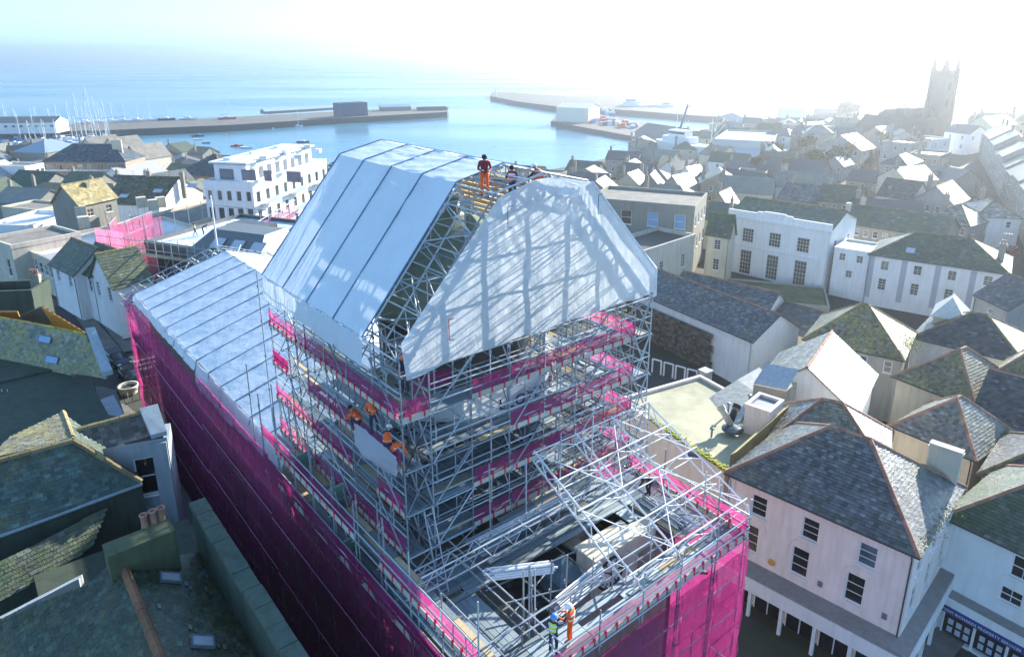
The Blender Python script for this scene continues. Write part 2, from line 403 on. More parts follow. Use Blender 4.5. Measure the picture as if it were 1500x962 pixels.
M_SKYL = mat_plain('bright skylight glass', (.45, .50, .55), .12, 0, .1, 1, .001, .8)
HOUSES = []
M_RGREY_ = mat_plain('grey downpipe', (.35, .36, .36), .6)
GLS = [M_GLASS, mat_glass('glass over pale curtains', (.16, .16, .15), .2), mat_glass('glass over brown curtains', (.07, .05, .035), .2), mat_glass('sky reflecting glass', (.06, .09, .12), .04), M_GLASS]
M_GUT = mat_plain('black gutter', (.05, .055, .06), .5)
def house(label, pL, pR, ze, depth, kind='hip', rh=2.6, wall=None, roof=None, wins=(), chim=(), zg=None, slate=(.42, .32), cat='house', name='house',
          ov=.3, ridge=None, group=None, lights=(), ridgemat=None, axis=None, parapet=.5, back=None, winmat=None, cornice=None, world=False, glass=None):
    """pL, pR: photograph pixels of the two front eave corners at height ze (or places when world=True); depth in metres away from them"""
    A = Vector(pL) if world else at(pL[0], pL[1], ze); B = Vector(pR) if world else at(pR[0], pR[1], ze)
    s = (B - A); s.z = 0; L = s.length; s.normalize(); t = Vector((-s.y, s.x, 0))       # t points away from the camera
    A.z = ze; mid = A + s * L / 2 + t * depth / 2
    if zg is None: zg = min(gz(*(A + s * x * L + t * y * depth)[:2]) for x in (0, 1) for y in (0, 1)) - .4
    wall = wall or M_STONE
    root = thing(name, (mid.x, mid.y, zg), label, cat, group)
    HOUSES.append((mid.x, mid.y, max(L, depth) / 2))
    def P(x, y, z): return A + s * x + t * y + Z * (z - ze)
    # walls with real openings; wins: (face, cols, [(z above ground, h)], w, nx, ny, margin)
    faces = {'f': (P(0, 0, 0), s, -t, L), 'r': (P(L, 0, 0), t, s, depth), 'b': (P(L, depth, 0), -s, t, L), 'l': (P(0, depth, 0), -t, -s, depth)}
    m = MB(); todo = []
    top = ze - .02
    for k, (O, sd_, n, LL) in faces.items():
        ops = []
        for wn in wins:
            if wn[0] != k: continue
            _, cols, rows, ww, nx, ny = wn[:6]; x0 = wn[6] if len(wn) > 6 else 0.; x1 = wn[7] if len(wn) > 7 else LL
            for c in range(cols):
                x = x0 + (x1 - x0) * (c + .5) / cols - ww / 2
                if x < .05 or x + ww > LL - .05: continue
                for (zr, hh) in rows:
                    z = ze + zr
                    if z < zg + .1: continue
                    ops.append((x, z, ww, hh)); todo.append((O, sd_, n, x, z, ww, hh, nx, ny))
        wall_face(m, O, sd_, n, LL, zg, top, ops)
    gab = None
    if kind in ('gable', 'gablef'):
        if kind == 'gable':                      # ridge parallel to the front
            for x in (0, L): m.face([P(x, 0, top), P(x, depth, top), P(x, depth / 2, ze + rh)])
        else:
            for y in (0, depth): m.face([P(0, y, top), P(L, y, top), P(L / 2, y, ze + rh)])
    m.build('wall', wall, root)
    for a in todo: window(root, *a[:7], a[7], a[8], mat=winmat, glass=glass if glass and rnd.random() < .75 else rnd.choice(GLS))
    o = ov; zo = 0
    rm = roof or M_SL1
    planes = []; ridges = []
    if kind == 'flat':
        m = MB(); m.prism([P(.02, .02, ze - .25), P(L - .02, .02, ze - .25), P(L - .02, depth - .02, ze - .25), P(.02, depth - .02, ze - .25)], Z * .1); m.build('roof', rm, root)
        m = MB(); pw = .28; hh = parapet
        for q in ((P(-.06, -.06, ze - .3), s * (L + .12), t * pw), (P(-.06, depth + .06 - pw, ze - .3), s * (L + .12), t * pw), (P(-.06, pw - .06, ze - .3), s * pw, t * (depth + .12 - 2 * pw)), (P(L + .06 - pw, pw - .06, ze - .3), s * pw, t * (depth + .12 - 2 * pw))):
            m.box(q[0], q[1], q[2], Z * (hh + .3))
        m.build('parapet', wall, root)
    elif kind == 'gable':
        sl = rh / (depth / 2); R0, R1 = P(-o, depth / 2, ze + rh), P(L + o, depth / 2, ze + rh)
        planes = [[P(-o, -o, ze - o * sl), P(L + o, -o, ze - o * sl), R1, R0], [P(L + o, depth + o, ze - o * sl), P(-o, depth + o, ze - o * sl), R0, R1]]; ridges = [(R0, R1)]
    elif kind == 'gablef':
        sl = rh / (L / 2); R0, R1 = P(L / 2, -o, ze + rh), P(L / 2, depth + o, ze + rh)
        planes = [[P(-o, depth + o, ze - o * sl), P(-o, -o, ze - o * sl), R0, R1], [P(L + o, -o, ze - o * sl), P(L + o, depth + o, ze - o * sl), R1, R0]]; ridges = [(R0, R1)]
    elif kind == 'hip':
        if L >= depth:
            r = depth / 2; R0, R1 = P(r, depth / 2, ze + rh), P(L - r, depth / 2, ze + rh)
        else:
            r = L / 2; R0, R1 = P(L / 2, r, ze + rh), P(L / 2, depth - r, ze + rh)
        sl = rh / r; e = ze - o * sl
        c0, c1, c2, c3 = P(-o, -o, e), P(L + o, -o, e), P(L + o, depth + o, e), P(-o, depth + o, e)
        if L >= depth: planes = [[c0, c1, R1, R0], [c1, c2, R1], [c2, c3, R0, R1], [c3, c0, R0]]; ridges = [(R0, R1), (c0, R0), (c3, R0), (c1, R1), (c2, R1)]
        else: planes = [[c0, c1, R0], [c1, c2, R1, R0], [c2, c3, R1], [c3, c0, R0, R1]]; ridges = [(R0, R1), (c0, R0), (c1, R0), (c2, R1), (c3, R1)]
        if L >= depth and (R1 - R0).length < .05: ridges = ridges[1:]
    rp = []
    for i, pl in enumerate(planes):
        if len(pl) == 4 and (pl[2] - pl[3]).length < .05: pl = pl[:3]
        rp.append(roof_plane(root, pl, rm, slate))
    near = slate is not None
    if near:
        for p_, q_ in ridges:
            if (p_ - q_).length > .2: ridge_caps(rp[0], p_ + Z * .03, q_ + Z * .03, ridgemat or M_RIDGEG)
    for (i, u_, v_, ww, hh) in lights:           # skylight: plane index, position along/up
        pl = planes[i]; n = (pl[1] - pl[0]).cross(pl[2] - pl[0]).normalized(); e = (pl[1] - pl[0]).normalized(); f = n.cross(e)
        skylight(rp[i], pl[0] + e * u_ + f * v_ + n * .03, e, f, n, ww, hh)
    if near and kind in ('gable', 'hip'):
        e_ = planes[0][0].z - .02; g_ = MB(); g_.tube(P(-o, -o - .05, e_), P(L + o, -o - .05, e_), .07, 6); g_.build('gutter', M_GUT, root)
        for x_ in (.12, L - .12):
            g_ = MB(); g_.tube(P(x_, -o - .05, e_), P(x_, -.1, e_ - .5), .045, 5); g_.tube(P(x_, -.1, e_ - .5), P(x_, -.1, zg), .045, 5); g_.build('downpipe', M_GUT if rnd.random() < .5 else M_RGREY_, root)
    rz = math.atan2(s.y, s.x)
    for c in chim:
        x, y, h = c[:3]; pots = c[3] if len(c) > 3 else 2; r_ = rz + (math.pi / 2 if len(c) > 4 and c[4] else 0)
        chimney(root, P(x, y, ze - .2), h + .2, c[5] if len(c) > 5 else .9, .55, r_, pots, c[6] if len(c) > 6 else None)
    if cornice:
        m = MB()
        for z_, hh, pr in cornice:
            m.box(P(-pr, -pr, z_), s * (L + 2 * pr), t * pr, Z * hh); m.box(P(L, 0, z_), s * pr, t * depth, Z * hh)
        m.build('cornice', wall, root)
    return root, P, s, t, L
M_SL1 = mat_slate('blue grey slate', (.10, .11, .115), (.34, .31, .15), .4)
M_SL2 = mat_slate('lichened slate', (.12, .12, .10), (.40, .33, .06), .75)
M_SL3 = mat_slate('dark slate', (.065, .07, .07), amt=.1, mossamt=.25)
M_SL4 = mat_slate('green mossy slate', (.075, .09, .075), (.20, .22, .05), .55, .5, (.05, .085, .03), .6)
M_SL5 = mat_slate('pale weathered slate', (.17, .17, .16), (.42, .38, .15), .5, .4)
M_RWHITE = mat_render('white painted render', (.82, .83, .83), .25)
M_RPINK = mat_render('pink painted render', (.88, .77, .72), .3)
M_RCREAM = mat_render('cream render', (.62, .57, .44), .35)
M_RGREY = mat_render('grey render', (.36, .36, .34), .4)
M_RBROWN = mat_render('brown brick', (.28, .19, .13), .3)
# ------------------------------------------------------------------ people
def person(label, foot, heading, pose, jacket, trouser, helmet=None, vest=None, group=None, size=1.0, holds=None):
    """foot: place between the feet; heading: direction faced, radians from +X"""
    J = dict(pel=(0, 0, .98), sp=(0, .01, 1.15), ch=(0, .0, 1.36), nk=(0, 0, 1.50), hd=(0, .02, 1.60), ht=(0, .02, 1.71),
             sl=(-.19, 0, 1.42), el=(-.25, -.02, 1.14), wl=(-.24, .10, .92), sr=(.19, 0, 1.42), er=(.25, -.02, 1.14), wr=(.24, .10, .92),
             hl=(-.10, 0, .93), kl=(-.12, .03, .50), al=(-.12, -.02, .09), tl=(-.13, .15, .04), hr=(.10, 0, .93), kr=(.12, .05, .50), ar=(.12, .0, .09), tr=(.14, .17, .04))
    if pose == 'work': J.update(wl=(-.16, .36, 1.12), wr=(.14, .38, 1.16), el=(-.26, .08, 1.16), er=(.26, .08, 1.16), hd=(0, .07, 1.59), ht=(0, .09, 1.70))
    if pose == 'point': J.update(wl=(-.16, .30, 1.05), wr=(.22, .52, 1.34), el=(-.26, .06, 1.14), er=(.25, .26, 1.30))
    if pose == 'sit': J.update(pel=(0, 0, .55), sp=(0, .02, .73), ch=(0, .04, .93), nk=(0, .06, 1.07), hd=(0, .10, 1.17), ht=(0, .11, 1.28), sl=(-.19, .04, .99), sr=(.19, .04, .99),
             el=(-.25, .06, .72), er=(.25, .06, .72), wl=(-.10, .28, .62), wr=(.10, .28, .62), hl=(-.10, .02, .52), hr=(.10, .02, .52), kl=(-.15, .42, .55), kr=(.15, .42, .53), al=(-.15, .40, .10), ar=(.15, .42, .09), tl=(-.16, .56, .05), tr=(.16, .58, .05))
    if pose == 'crouch': J.update(pel=(0, -.15, .42), sp=(0, -.06, .58), ch=(0, .10, .74), nk=(0, .20, .86), hd=(0, .28, .94), ht=(0, .33, 1.04), sl=(-.19, .14, .80), sr=(.19, .14, .80),
             el=(-.27, .30, .60), er=(.27, .30, .60), wl=(-.16, .50, .48), wr=(.18, .52, .50), hl=(-.10, -.14, .40), hr=(.10, -.14, .40), kl=(-.18, .22, .50), kr=(.18, .25, .42), al=(-.16, .02, .10), ar=(.16, -.02, .10), tl=(-.18, .18, .04), tr=(.18, .16, .04))
    if pose == 'bend': J.update(sp=(0, .10, 1.10), ch=(0, .34, 1.20), nk=(0, .46, 1.26), hd=(0, .55, 1.27), ht=(0, .64, 1.32), pel=(0, -.05, .95), hl=(-.10, -.05, .90), hr=(.10, -.05, .90), sl=(-.19, .38, 1.22), sr=(.19, .38, 1.22),
             el=(-.24, .46, .96), er=(.24, .46, .96), wl=(-.14, .55, .74), wr=(.16, .58, .76), kl=(-.13, .03, .50), kr=(.14, .08, .49))
    if pose == 'stride': J.update(kl=(-.11, .16, .50), al=(-.11, .20, .09), tl=(-.12, .36, .04), kr=(.11, .0, .50), ar=(.11, -.26, .13), tr=(.12, -.12, .03))
    R = dict(pel=(.15, .12), sp=(.145, .11), ch=(.165, .115), nk=(.06, .06), hd=(.085, .10), ht=(.07, .08), sl=(.075, .07), sr=(.075, .07), el=(.05, .05), er=(.05, .05), wl=(.034, .034), wr=(.034, .034),
             hl=(.095, .09), hr=(.095, .09), kl=(.068, .068), kr=(.068, .068), al=(.05, .05), ar=(.05, .05), tl=(.042, .035), tr=(.042, .035))
    E_ = [('pel', 'sp', 0), ('sp', 'ch', 0), ('ch', 'nk', 0), ('nk', 'hd', 2), ('hd', 'ht', 2), ('ch', 'sl', 0), ('sl', 'el', 0), ('el', 'wl', 0), ('ch', 'sr', 0), ('sr', 'er', 0), ('er', 'wr', 0),
          ('pel', 'hl', 1), ('hl', 'kl', 1), ('kl', 'al', 1), ('al', 'tl', 3), ('pel', 'hr', 1), ('hr', 'kr', 1), ('kr', 'ar', 1), ('ar', 'tr', 3)]
    for sd_, wn, en in (('l', 'wl', 'el'), ('r', 'wr', 'er')):
        wv, ev = Vector(J[wn]), Vector(J[en]); d = (wv - ev).normalized(); side = d.cross(Z); side = side.normalized() if side.length > .1 else Vector((1, 0, 0))
        J['p' + sd_] = tuple(wv + d * .07); R['p' + sd_] = (.038, .018); E_.append((wn, 'p' + sd_, 2))
        for i in range(4):
            b = wv + d * .10 + side * (.026 * (i - 1.5)); q = b + d * (.055 + .012 * (1 - abs(i - 1.4))) - Z * .015
            J['f%s%d' % (sd_, i)] = tuple(b); J['g%s%d' % (sd_, i)] = tuple(q); R['f%s%d' % (sd_, i)] = R['g%s%d' % (sd_, i)] = (.010, .010)
            E_ += [('p' + sd_, 'f%s%d' % (sd_, i), 2), ('f%s%d' % (sd_, i), 'g%s%d' % (sd_, i), 2)]
        b = wv + d * .05 + side * (.05 if sd_ == 'l' else -.05); J['t' + sd_ + 'h'] = tuple(b + d * .05); R['t' + sd_ + 'h'] = (.011, .011); E_.append(('p' + sd_, 't' + sd_ + 'h', 2))
    names = list(J); idx = {k: i for i, k in enumerate(names)}
    me = bpy.data.meshes.new('person'); me.from_pydata([Vector(J[k]) * size for k in names], [(idx[a], idx[b]) for a, b, _ in E_], [])
    o = bpy.data.objects.new('person', me); COL.objects.link(o)
    md = o.modifiers.new('s', 'SKIN'); me.skin_vertices.new() if not me.skin_vertices else None
    for i, k in enumerate(names): me.skin_vertices[0].data[i].radius = (R[k][0] * size, R[k][1] * size); me.skin_vertices[0].data[i].use_root = (k == 'pel')
    o.modifiers.new('d', 'SUBSURF').levels = 1
    dg = bpy.context.evaluated_depsgraph_get(); ev = bpy.data.meshes.new_from_object(o.evaluated_get(dg)); o.modifiers.clear(); o.data = ev
    ev.materials.clear()
    for m in (jacket, trouser, M_SKIN, M_BOOT): ev.materials.append(m)
    segs = [(Vector(J[a]) * size, Vector(J[b]) * size, k) for a, b, k in E_]
    vmat = vest
    for pl in ev.polygons:
        c = pl.center; best = 9; bk = 0
        for a, b, k in segs:
            ab = b - a; t = max(0, min(1, (c - a).dot(ab) / ab.length_squared)); dd = (c - a - ab * t).length / (1 if k != 3 else 1)
            if dd < best: best = dd; bk = k
        pl.material_index = bk; pl.use_smooth = True
    # nose and ears on the head
    ch, nk, hd, ht = [Vector(J[k]) * size for k in ('ch', 'nk', 'hd', 'ht')]
    o['label'] = label; o['category'] = 'person'
    if group: o['group'] = group
    up = (ht - nk).normalized(); fw = Vector((0, 1, 0)); fw = (fw - up * fw.dot(up)).normalized(); rt = fw.cross(up)
    m = MB(); m.tube(hd + fw * .085 * size + up * .02, hd + fw * .115 * size - up * .005, .012, 5, .018)
    for sg in (-1, 1): m.tube(hd + rt * sg * .08 * size, hd + rt * sg * .10 * size, .03, 6, .025)
    m.build('nose_and_ears', M_SKIN, None).name = 'face'; f_ = bpy.data.objects[-1] if False else None
    fo = COL.objects[-1]
    loc = fo.location.copy(); fo.parent = o; fo.location = loc
    if vest:
        m = MB(); sp = Vector(J['sp']) * size; pe = Vector(J['pel']) * size
        ax = [(pe * .5 + sp * .5, .175, .145), (sp, .172, .14), (ch, .20, .145), (ch * .45 + nk * .55, .15, .10)]
        rows = []
        for k, (c, rx, ry) in enumerate(ax):
            nx_ = ax[min(k + 1, 3)][0]; pv = ax[max(k - 1, 0)][0]; d = (nx_ - pv).normalized(); f2 = (Vector((0, 1, 0)) - d * d.y).normalized(); r2 = Vector((1, 0, 0))
            rows.append(m.pt([c + r2 * math.cos(a) * rx * size + f2 * math.sin(a) * ry * size for a in [2 * math.pi * i / 14 for i in range(14)]]))
        for a, b in zip(rows, rows[1:]):
            for i in range(14): m.f.append((a + i, a + (i + 1) % 14, b + (i + 1) % 14, b + i))
        v = m.build('vest', vest, None, True); v.parent = o
        m = MB()
        for k, (c, rx, ry) in enumerate(ax[1:3]):
            m.lathe(c, [(.001, -.03), (1, -.03), (1, .03), (.001, .03)], 14)
            q = len(m.v) - 14 * 4
            for i in range(q, len(m.v)):
                x, y, z_ = m.v[i]; m.v[i] = (c.x + (x - c.x) * (rx + .008) * size, c.y + (y - c.y) * (ry + .008) * size, z_)
        b_ = m.build('reflective_band', M_REFL, None); loc = b_.location.copy(); b_.parent = o; b_.location = loc
        v.location = v.location
    if helmet:
        m = MB(); pr = [(.138, -.01), (.145, .0), (.125, .01), (.122, .06), (.10, .105), (.055, .132), (.001, .14)]
        m.lathe((0, 0, 0), pr, 16); Rm = Matrix((rt, fw, up)).transposed()
        m.v = [tuple(hd + up * .02 * size + Rm @ (Vector((v[0] * (1.0), v[1] * 1.12 + .01, v[2])) * size)) for v in m.v]
        h = m.build('helmet', helmet, None, True); loc = h.location.copy(); h.parent = o; h.location = loc
    else:
        m = MB(); m.lathe((0, 0, 0), [(.10, -.03), (.112, .02), (.10, .08), (.05, .115), (.001, .12)], 12); Rm = Matrix((rt, fw, up)).transposed()
        m.v = [tuple(hd + up * .03 * size + Rm @ (Vector((v[0], v[1] - .015, v[2])) * size)) for v in m.v]
        h = m.build('knit_hat', M_BOOT, None, True); loc = h.location.copy(); h.parent = o; h.location = loc
    o.location = Vector(foot); o.rotation_euler = (0, 0, heading - math.pi / 2)
    return o
M_SKIN = mat_plain('skin', (.45, .26, .18), .6, 0, .05); M_BOOT = mat_plain('black boots and wool', (.025, .025, .03), .7)
M_ORANGE = mat_plain('orange hi vis fabric', (.85, .13, .02), .65, 0, .08); M_YEL = mat_plain('yellow green hi vis fabric', (.50, .80, .04), .6, 0, .08)
M_NAVY = mat_plain('navy work clothes', (.03, .04, .08), .8); M_MAROON = mat_plain('dark red jacket', (.22, .03, .04), .8)
M_REFL = mat_plain('silver reflective tape', (.75, .76, .78), .35); M_HWHITE = mat_plain('white helmet shell', (.85, .85, .85), .3); M_HBLUE = mat_plain('blue helmet shell', (.08, .28, .65), .3)

# ------------------------------------------------------------------ the market building under the scaffold
GZ0 = 1.0
M_VOID = mat_plain('dark void block', (.06, .06, .055), .8)
mk = thing('market_building', W(26, 7, -2.5), 'long dark stone market building wrapped in magenta netting, its slates showing through the deck opening', 'building')
m = MB()
m.box(W(3.0, 1.4, -2.4), U * 50, V * 11.4, Z * 15.4); m.build('wall', M_STONE, mk)
m = MB()                                            # pediment wall and parapets in the opening
def abox(m, a0, a1, b0, b1, z0, z1): m.box(W(a0, b0, z0), U * (a1 - a0), V * (b1 - b0), Z * (z1 - z0))
m = MB(); abox(m, 3.75, 7.2, 11.9, 14.15, 3, 14.6); m.build('wall', M_VOID, mk)  # added dark block, stands in for the shaded void under the boards
m = MB(); abox(m, 3.05, 3.6, 6.4, 12.2, -2.4, 14.2); m.build('wall', M_STONE, mk)
for (a0, a1, b0, b1, z1, lb) in ((2.9, 4.0, 7.5, 10.3, 15.5, 'long pale parapet block above the clock'), (3.1, 3.9, 10.31, 11.7, 15.1, 'ochre stained end parapet block')):
    m = MB(); abox(m, a0, a1, b0, b1, 13.4, z1 - .16); p = m.build('parapet', M_LSTONE, mk); p['label'] = lb
    m = MB(); abox(m, a0 - .08, a1 + .08, b0 - .06, b1 + .06, z1 - .16, z1); m.build('coping', M_LSTONE, p)
# clock dial facing the street
ck = W(2.98, 8.5, 14.35)
m = MB(); fr_ = [(.0, 0)]; n = 28
def disc(m, c, r, t, nn=-U, x=V, seg=28):
    P0 = [c + (x * math.cos(2 * math.pi * k / seg) + Z * math.sin(2 * math.pi * k / seg)) * r for k in range(seg)]; m.prism(P0, nn * t)
disc(m, ck, .72, .10); cf = m.build('clock_dial', M_WHITE, mk)
m = MB()
for k in range(28):
    a0, a1 = 2 * math.pi * k / 28, 2 * math.pi * (k + 1) / 28
    m.tube(ck - U * .10 + (V * math.cos(a0) + Z * math.sin(a0)) * .76, ck - U * .10 + (V * math.cos(a1) + Z * math.sin(a1)) * .76, .07, 6)
m.build('clock_rim', M_DARK, cf)
for k in range(12):
    a0 = 2 * math.pi * k / 12; d = V * math.cos(a0) + Z * math.sin(a0); m = MB(); m.tube(ck - U * .13 + d * .46, ck - U * .13 + d * .64, .035, 4); m.build('hour_mark', M_DARK, cf)
for L_, a0 in ((.36, 1.2), (.54, 2.6)):
    d = V * math.cos(a0) + Z * math.sin(a0); m = MB(); m.tube(ck - U * .15 - d * .1, ck - U * .15 + d * L_, .04, 4, .015); m.build('clock_hand', M_DARK, cf)
# slate roof beneath the opening
RZ = 14.2
roof_plane(mk, [W(3.6, 2.9, 12.2), W(3.6, 8.6, RZ), W(7.2, 8.6, RZ), W(7.2, 2.9, 12.2)][::-1], M_SL3, (.30, .22))
roof_plane(mk, [W(3.6, 8.6, RZ), W(1.8, 14.3, 12.0), W(7.2, 14.3, 12.0), W(7.2, 8.6, RZ)][::-1], M_SL3, (.30, .22))
m = MB()
for k in range(9): abox(m, 4.0 + k * .4, 4.37 + k * .4, 8.3, 9.0, RZ - .02, RZ + .14 + (k % 3) * .01)
m.build('ridge_stones', M_LSTONE, mk, kind='stuff')
m = MB(); c = W(3.3, 6.6, 12.9)                      # small hipped lead vent
abox(m, 3.7, 5.0, 6.3, 7.6, 12.9, 14.3)
vq = [W(3.6, 6.2, 14.3), W(5.1, 6.2, 14.3), W(5.1, 7.7, 14.3), W(3.6, 7.7, 14.3)]; va = W(4.35, 6.95, 15.2)
for k in range(4): m.face([vq[k], vq[(k + 1) % 4], va])
m.build('roof_vent', mat_plain('blue grey lead', (.16, .24, .30), .4, .2), mk)
for a_, b_ in ((3.0, 4.6), (2.6, 5.4)):
    m = MB(); m.box(W(a_, b_, 12.6), U * .12, V * .9, Z * 1.3); m.build('flashing_board', mat_plain('blue grey lead', (0, 0, 0)), mk)
M_DST = mat_render('shade darkened stone', (.10, .105, .10), .5)  # shade inside the tower is put into this stone colour
# round drum and its cornice, dome above it
DC = W(13.9, 8.2, 0)
m = MB(); m.lathe(DC, [(4.3, 12), (4.3, 15.2), (4.6, 15.3), (4.6, 15.6), (3.9, 15.65), (3.9, 19.2), (4.2, 19.35), (4.2, 19.7), (3.9, 19.75), (3.9, 23.6), (4.3, 23.8), (4.3, 24.1), (3.8, 24.2)], 40)
m.build('drum', M_DST, mk, True)
for k in range(24):
    a0 = 2 * math.pi * k / 24; d = Vector((math.cos(a0), math.sin(a0), 0)); m = MB(); m.tube(DC + d * 4.05 + Z * 15.66, DC + d * 4.05 + Z * 19.3, .22, 10); m.build('column', M_DST, mk, True)
m = MB(); m.lathe(DC, [(4.7 * math.cos(t), 24.2 + 4.2 * math.sin(t)) for t in [i * math.pi / 2 / 9 for i in range(9)]] + [(.4, 28.5), (.3, 29.2)], 32); m.build('dome', mat_plain('weathered copper dome', (.16, .20, .15), .6), mk, True)
# ------------------------------------------------------------------ name banner round the drum
bn = thing('banner', DC + Z * 20.3, 'white curved banner lettered with the bank name, wrapped round the drum behind scaffold tubes', 'banner')
def arcp(r, th, z): return DC + Vector((math.cos(th), math.sin(th), 0)) * r + Z * z
front = math.atan2(-U.y, -U.x)
m = MB(); NS = 36; RB = 5.2
for k in range(NS):
    t0 = front - 1.35 + 2.7 * k / NS; t1 = front - 1.35 + 2.7 * (k + 1) / NS; sg = lambda t: .06 * math.sin(t * 9)
    m.face([arcp(RB + sg(t0), t0, 19.9), arcp(RB + sg(t1), t1, 19.9), arcp(RB - .05, t1, 21.3), arcp(RB - .05, t0, 21.3)])
m.build('banner_cloth', mat_sheet('white banner cloth', (.92, .93, .94), .25, .2, .03), bn)
tc = bpy.data.curves.new('t', 'FONT'); tc.body = 'LLOYDS BANK'; tc.size = .78; tc.extrude = .01; tc.align_x = 'CENTER'; tc.space_character = 1.12; tc.resolution_u = 3
to = bpy.data.objects.new('t', tc); COL.objects.link(to)
me = bpy.data.meshes.new_from_object(to.evaluated_get(bpy.context.evaluated_depsgraph_get())); bpy.data.objects.remove(to)
mid = front + .30
def bend(v):  # letters follow the drum
    th = mid + v.x / RB; return arcp(RB + .09 + v.z, th, 20.28 + v.y)
for v in me.vertices: v.co = bend(v.co) - bn.location
lo = bpy.data.objects.new('lettering', me); COL.objects.link(lo); me.materials.append(mat_plain('dark banner lettering', (.03, .05, .12), .6)); lo.parent = bn; lo['kind'] = 'stuff'

# ------------------------------------------------------------------ scaffold
scf = thing('scaffold', W(10, 7, 0), 'tall tube scaffold in tiers round the tower with magenta guards and netted lower walls', 'scaffolding')
K = Kit(scf)
A0, A1, B0, B1, B2 = 7.3, 20.6, 1.1, 2.4, 14.4
LV = [16.1, 18.1, 20.1, 22.3]
TOP = 24.6
br = [B1 + i * (B2 - B1) / 6 for i in range(7)]; al = [A0 + i * 2.2167 for i in range(7)]
jit = lambda k=.03: rnd.uniform(-k, k)
def stand(a, b, z0, z1): 
    K.tube('standard', W(a, b, z0) + V * jit(.02), W(a, b, z1 + rnd.uniform(.1, .6)) + V * jit(.05) + U * jit(.05))
    z = math.ceil(z0 / 2) * 2
    while z < z1: K.tube('coupler', W(a, b, z - .06 + .1), W(a, b, z + .16), .06); z += 2
for a in (7.3, 8.6):
    for b in [B0] + br + [15.6]: stand(a, b, 14.9, TOP + (.9 if a == 8.6 else .1))
for b in br[1:]: stand(6.1, b, 15.1, 18.6 + rnd.uniform(0, 1.5))
for a in al + [A1 + 1.3]:
    for b in (0.0, B0, B1): stand(a, b, 14.0 if b else 13, TOP if b else rnd.choice([17.6, 18.2, 19.6]))
for a in al[1:]:
    for b in (B2, 15.6): stand(a, b, 15.0, TOP)
zz = [15.1] + LV + [24.3]
for z in zz:
    for dz in (0, .5, 1.05):
        if z > 23 and dz: continue
        for a in (7.25,) if dz else (7.25, 8.65):
            for i in range(6): K.tube('ledger', W(a, br[i], z + dz), W(a, br[i + 1], z + dz))
        for b in (B0 - .04, B1) if not dz else (B0 - .04,):
            for i in range(6): K.tube('ledger', W(al[i], b, z + dz), W(al[i + 1], b, z + dz))
        for b in (15.65, B2) if not dz else (15.65,):
            for i in range(0, 6): K.tube('ledger', W(al[i], b, z + dz), W(al[i + 1], b, z + dz))
    for b in [B0] + br + [15.6]: K.tube('transom', W(7.15, b + .06, z - .05), W(8.75, b + .06, z - .05))
    for a in al: K.tube('transom', W(a + .06, B0 - .1, z - .05), W(a + .06, B1 + .1, z - .05)); K.tube('transom', W(a + .06, B2 - .1, z - .05), W(a + .06, 15.75, z - .05))
    K.tube('ledger', W(7.25, B0, z), W(7.25, B1, z)); K.tube('ledger', W(7.25, B2, z), W(7.25, 15.6, z)); K.tube('ledger', W(7.25, B2, z + 1), W(7.25, 15.6, z + 1))
for z0, z1 in zip(zz, zz[1:]):
    for i in (0, 2, 4, 5):
        p = (br[i], br[i + 1]) if i % 2 == 0 else (br[i + 1], br[i]); K.tube('brace', W(7.2, p[0], z0), W(7.2, p[1], z1))
    for i in range(0, 6, 2):
        K.tube('brace', W(al[i], B0 - .1, z0), W(al[i + 1], B0 - .1, z1)); K.tube('brace', W(al[i + 1], 15.7, z0), W(al[i], 15.7, z1))
    for b in (B2, 15.6): K.tube('brace', W(7.3, b, z0), W(8.6, b, z1))
    for a in al: K.tube('brace', W(a, B0, z0), W(a, B1, z1)) ; K.tube('brace', W(a, B2, z0), W(a, 15.6, z1))
    K.tube('brace', W(7.3, B0, z0), W(7.3, B1, z1)); K.tube('brace', W(7.3, B2, z1), W(7.3, 15.6, z0)); K.tube('brace', W(7.3, 15.6, z1), W(7.3, B2 + .3, z0))
# second inner rows, mid lifts and sway bracing that thicken the lattice
for a in (9.9, 11.6):
    for b in [B1 + .5, 4.2, 6.0, 10.4, 12.2, B2 - .5]: stand(a, b, 15.0, 24.0)
for b in (3.6, 13.2):
    for a in (13.5, 15.8, 18.0): stand(a, b, 15.0, 24.0)
for i, b in enumerate([(p + q) / 2 for p, q in zip(br, br[1:])]):
    stand(7.3, b, 15.1, 24.3) if i % 2 else stand(8.6, b, 15.1, 24.3)
for a in [(p + q) / 2 for p, q in zip(al, al[1:])][::2]: stand(a, B0, 15, 24.3)
for z in (16.1, 17.2, 18.1, 19.2, 20.1, 21.2, 22.3, 23.3):
    for a in (9.9, 11.6): K.tube('ledger', W(a, B1, z), W(a, B2, z))
    for b in (3.6, 13.2): K.tube('ledger', W(8.7, b, z), W(20, b, z))
    for b in br: K.tube('transom', W(7.2, b - .08, z), W(11.8, b - .08, z))
    if z in (17.2, 19.2, 21.2, 23.3):
        for i in range(6): K.tube('ledger', W(7.25, br[i], z + .3), W(7.25, br[i + 1], z + .3)); K.tube('ledger', W(al[i], B0 - .04, z + .3), W(al[i + 1], B0 - .04, z + .3)); K.tube('ledger', W(al[i], B1, z), W(al[i + 1], B1, z))
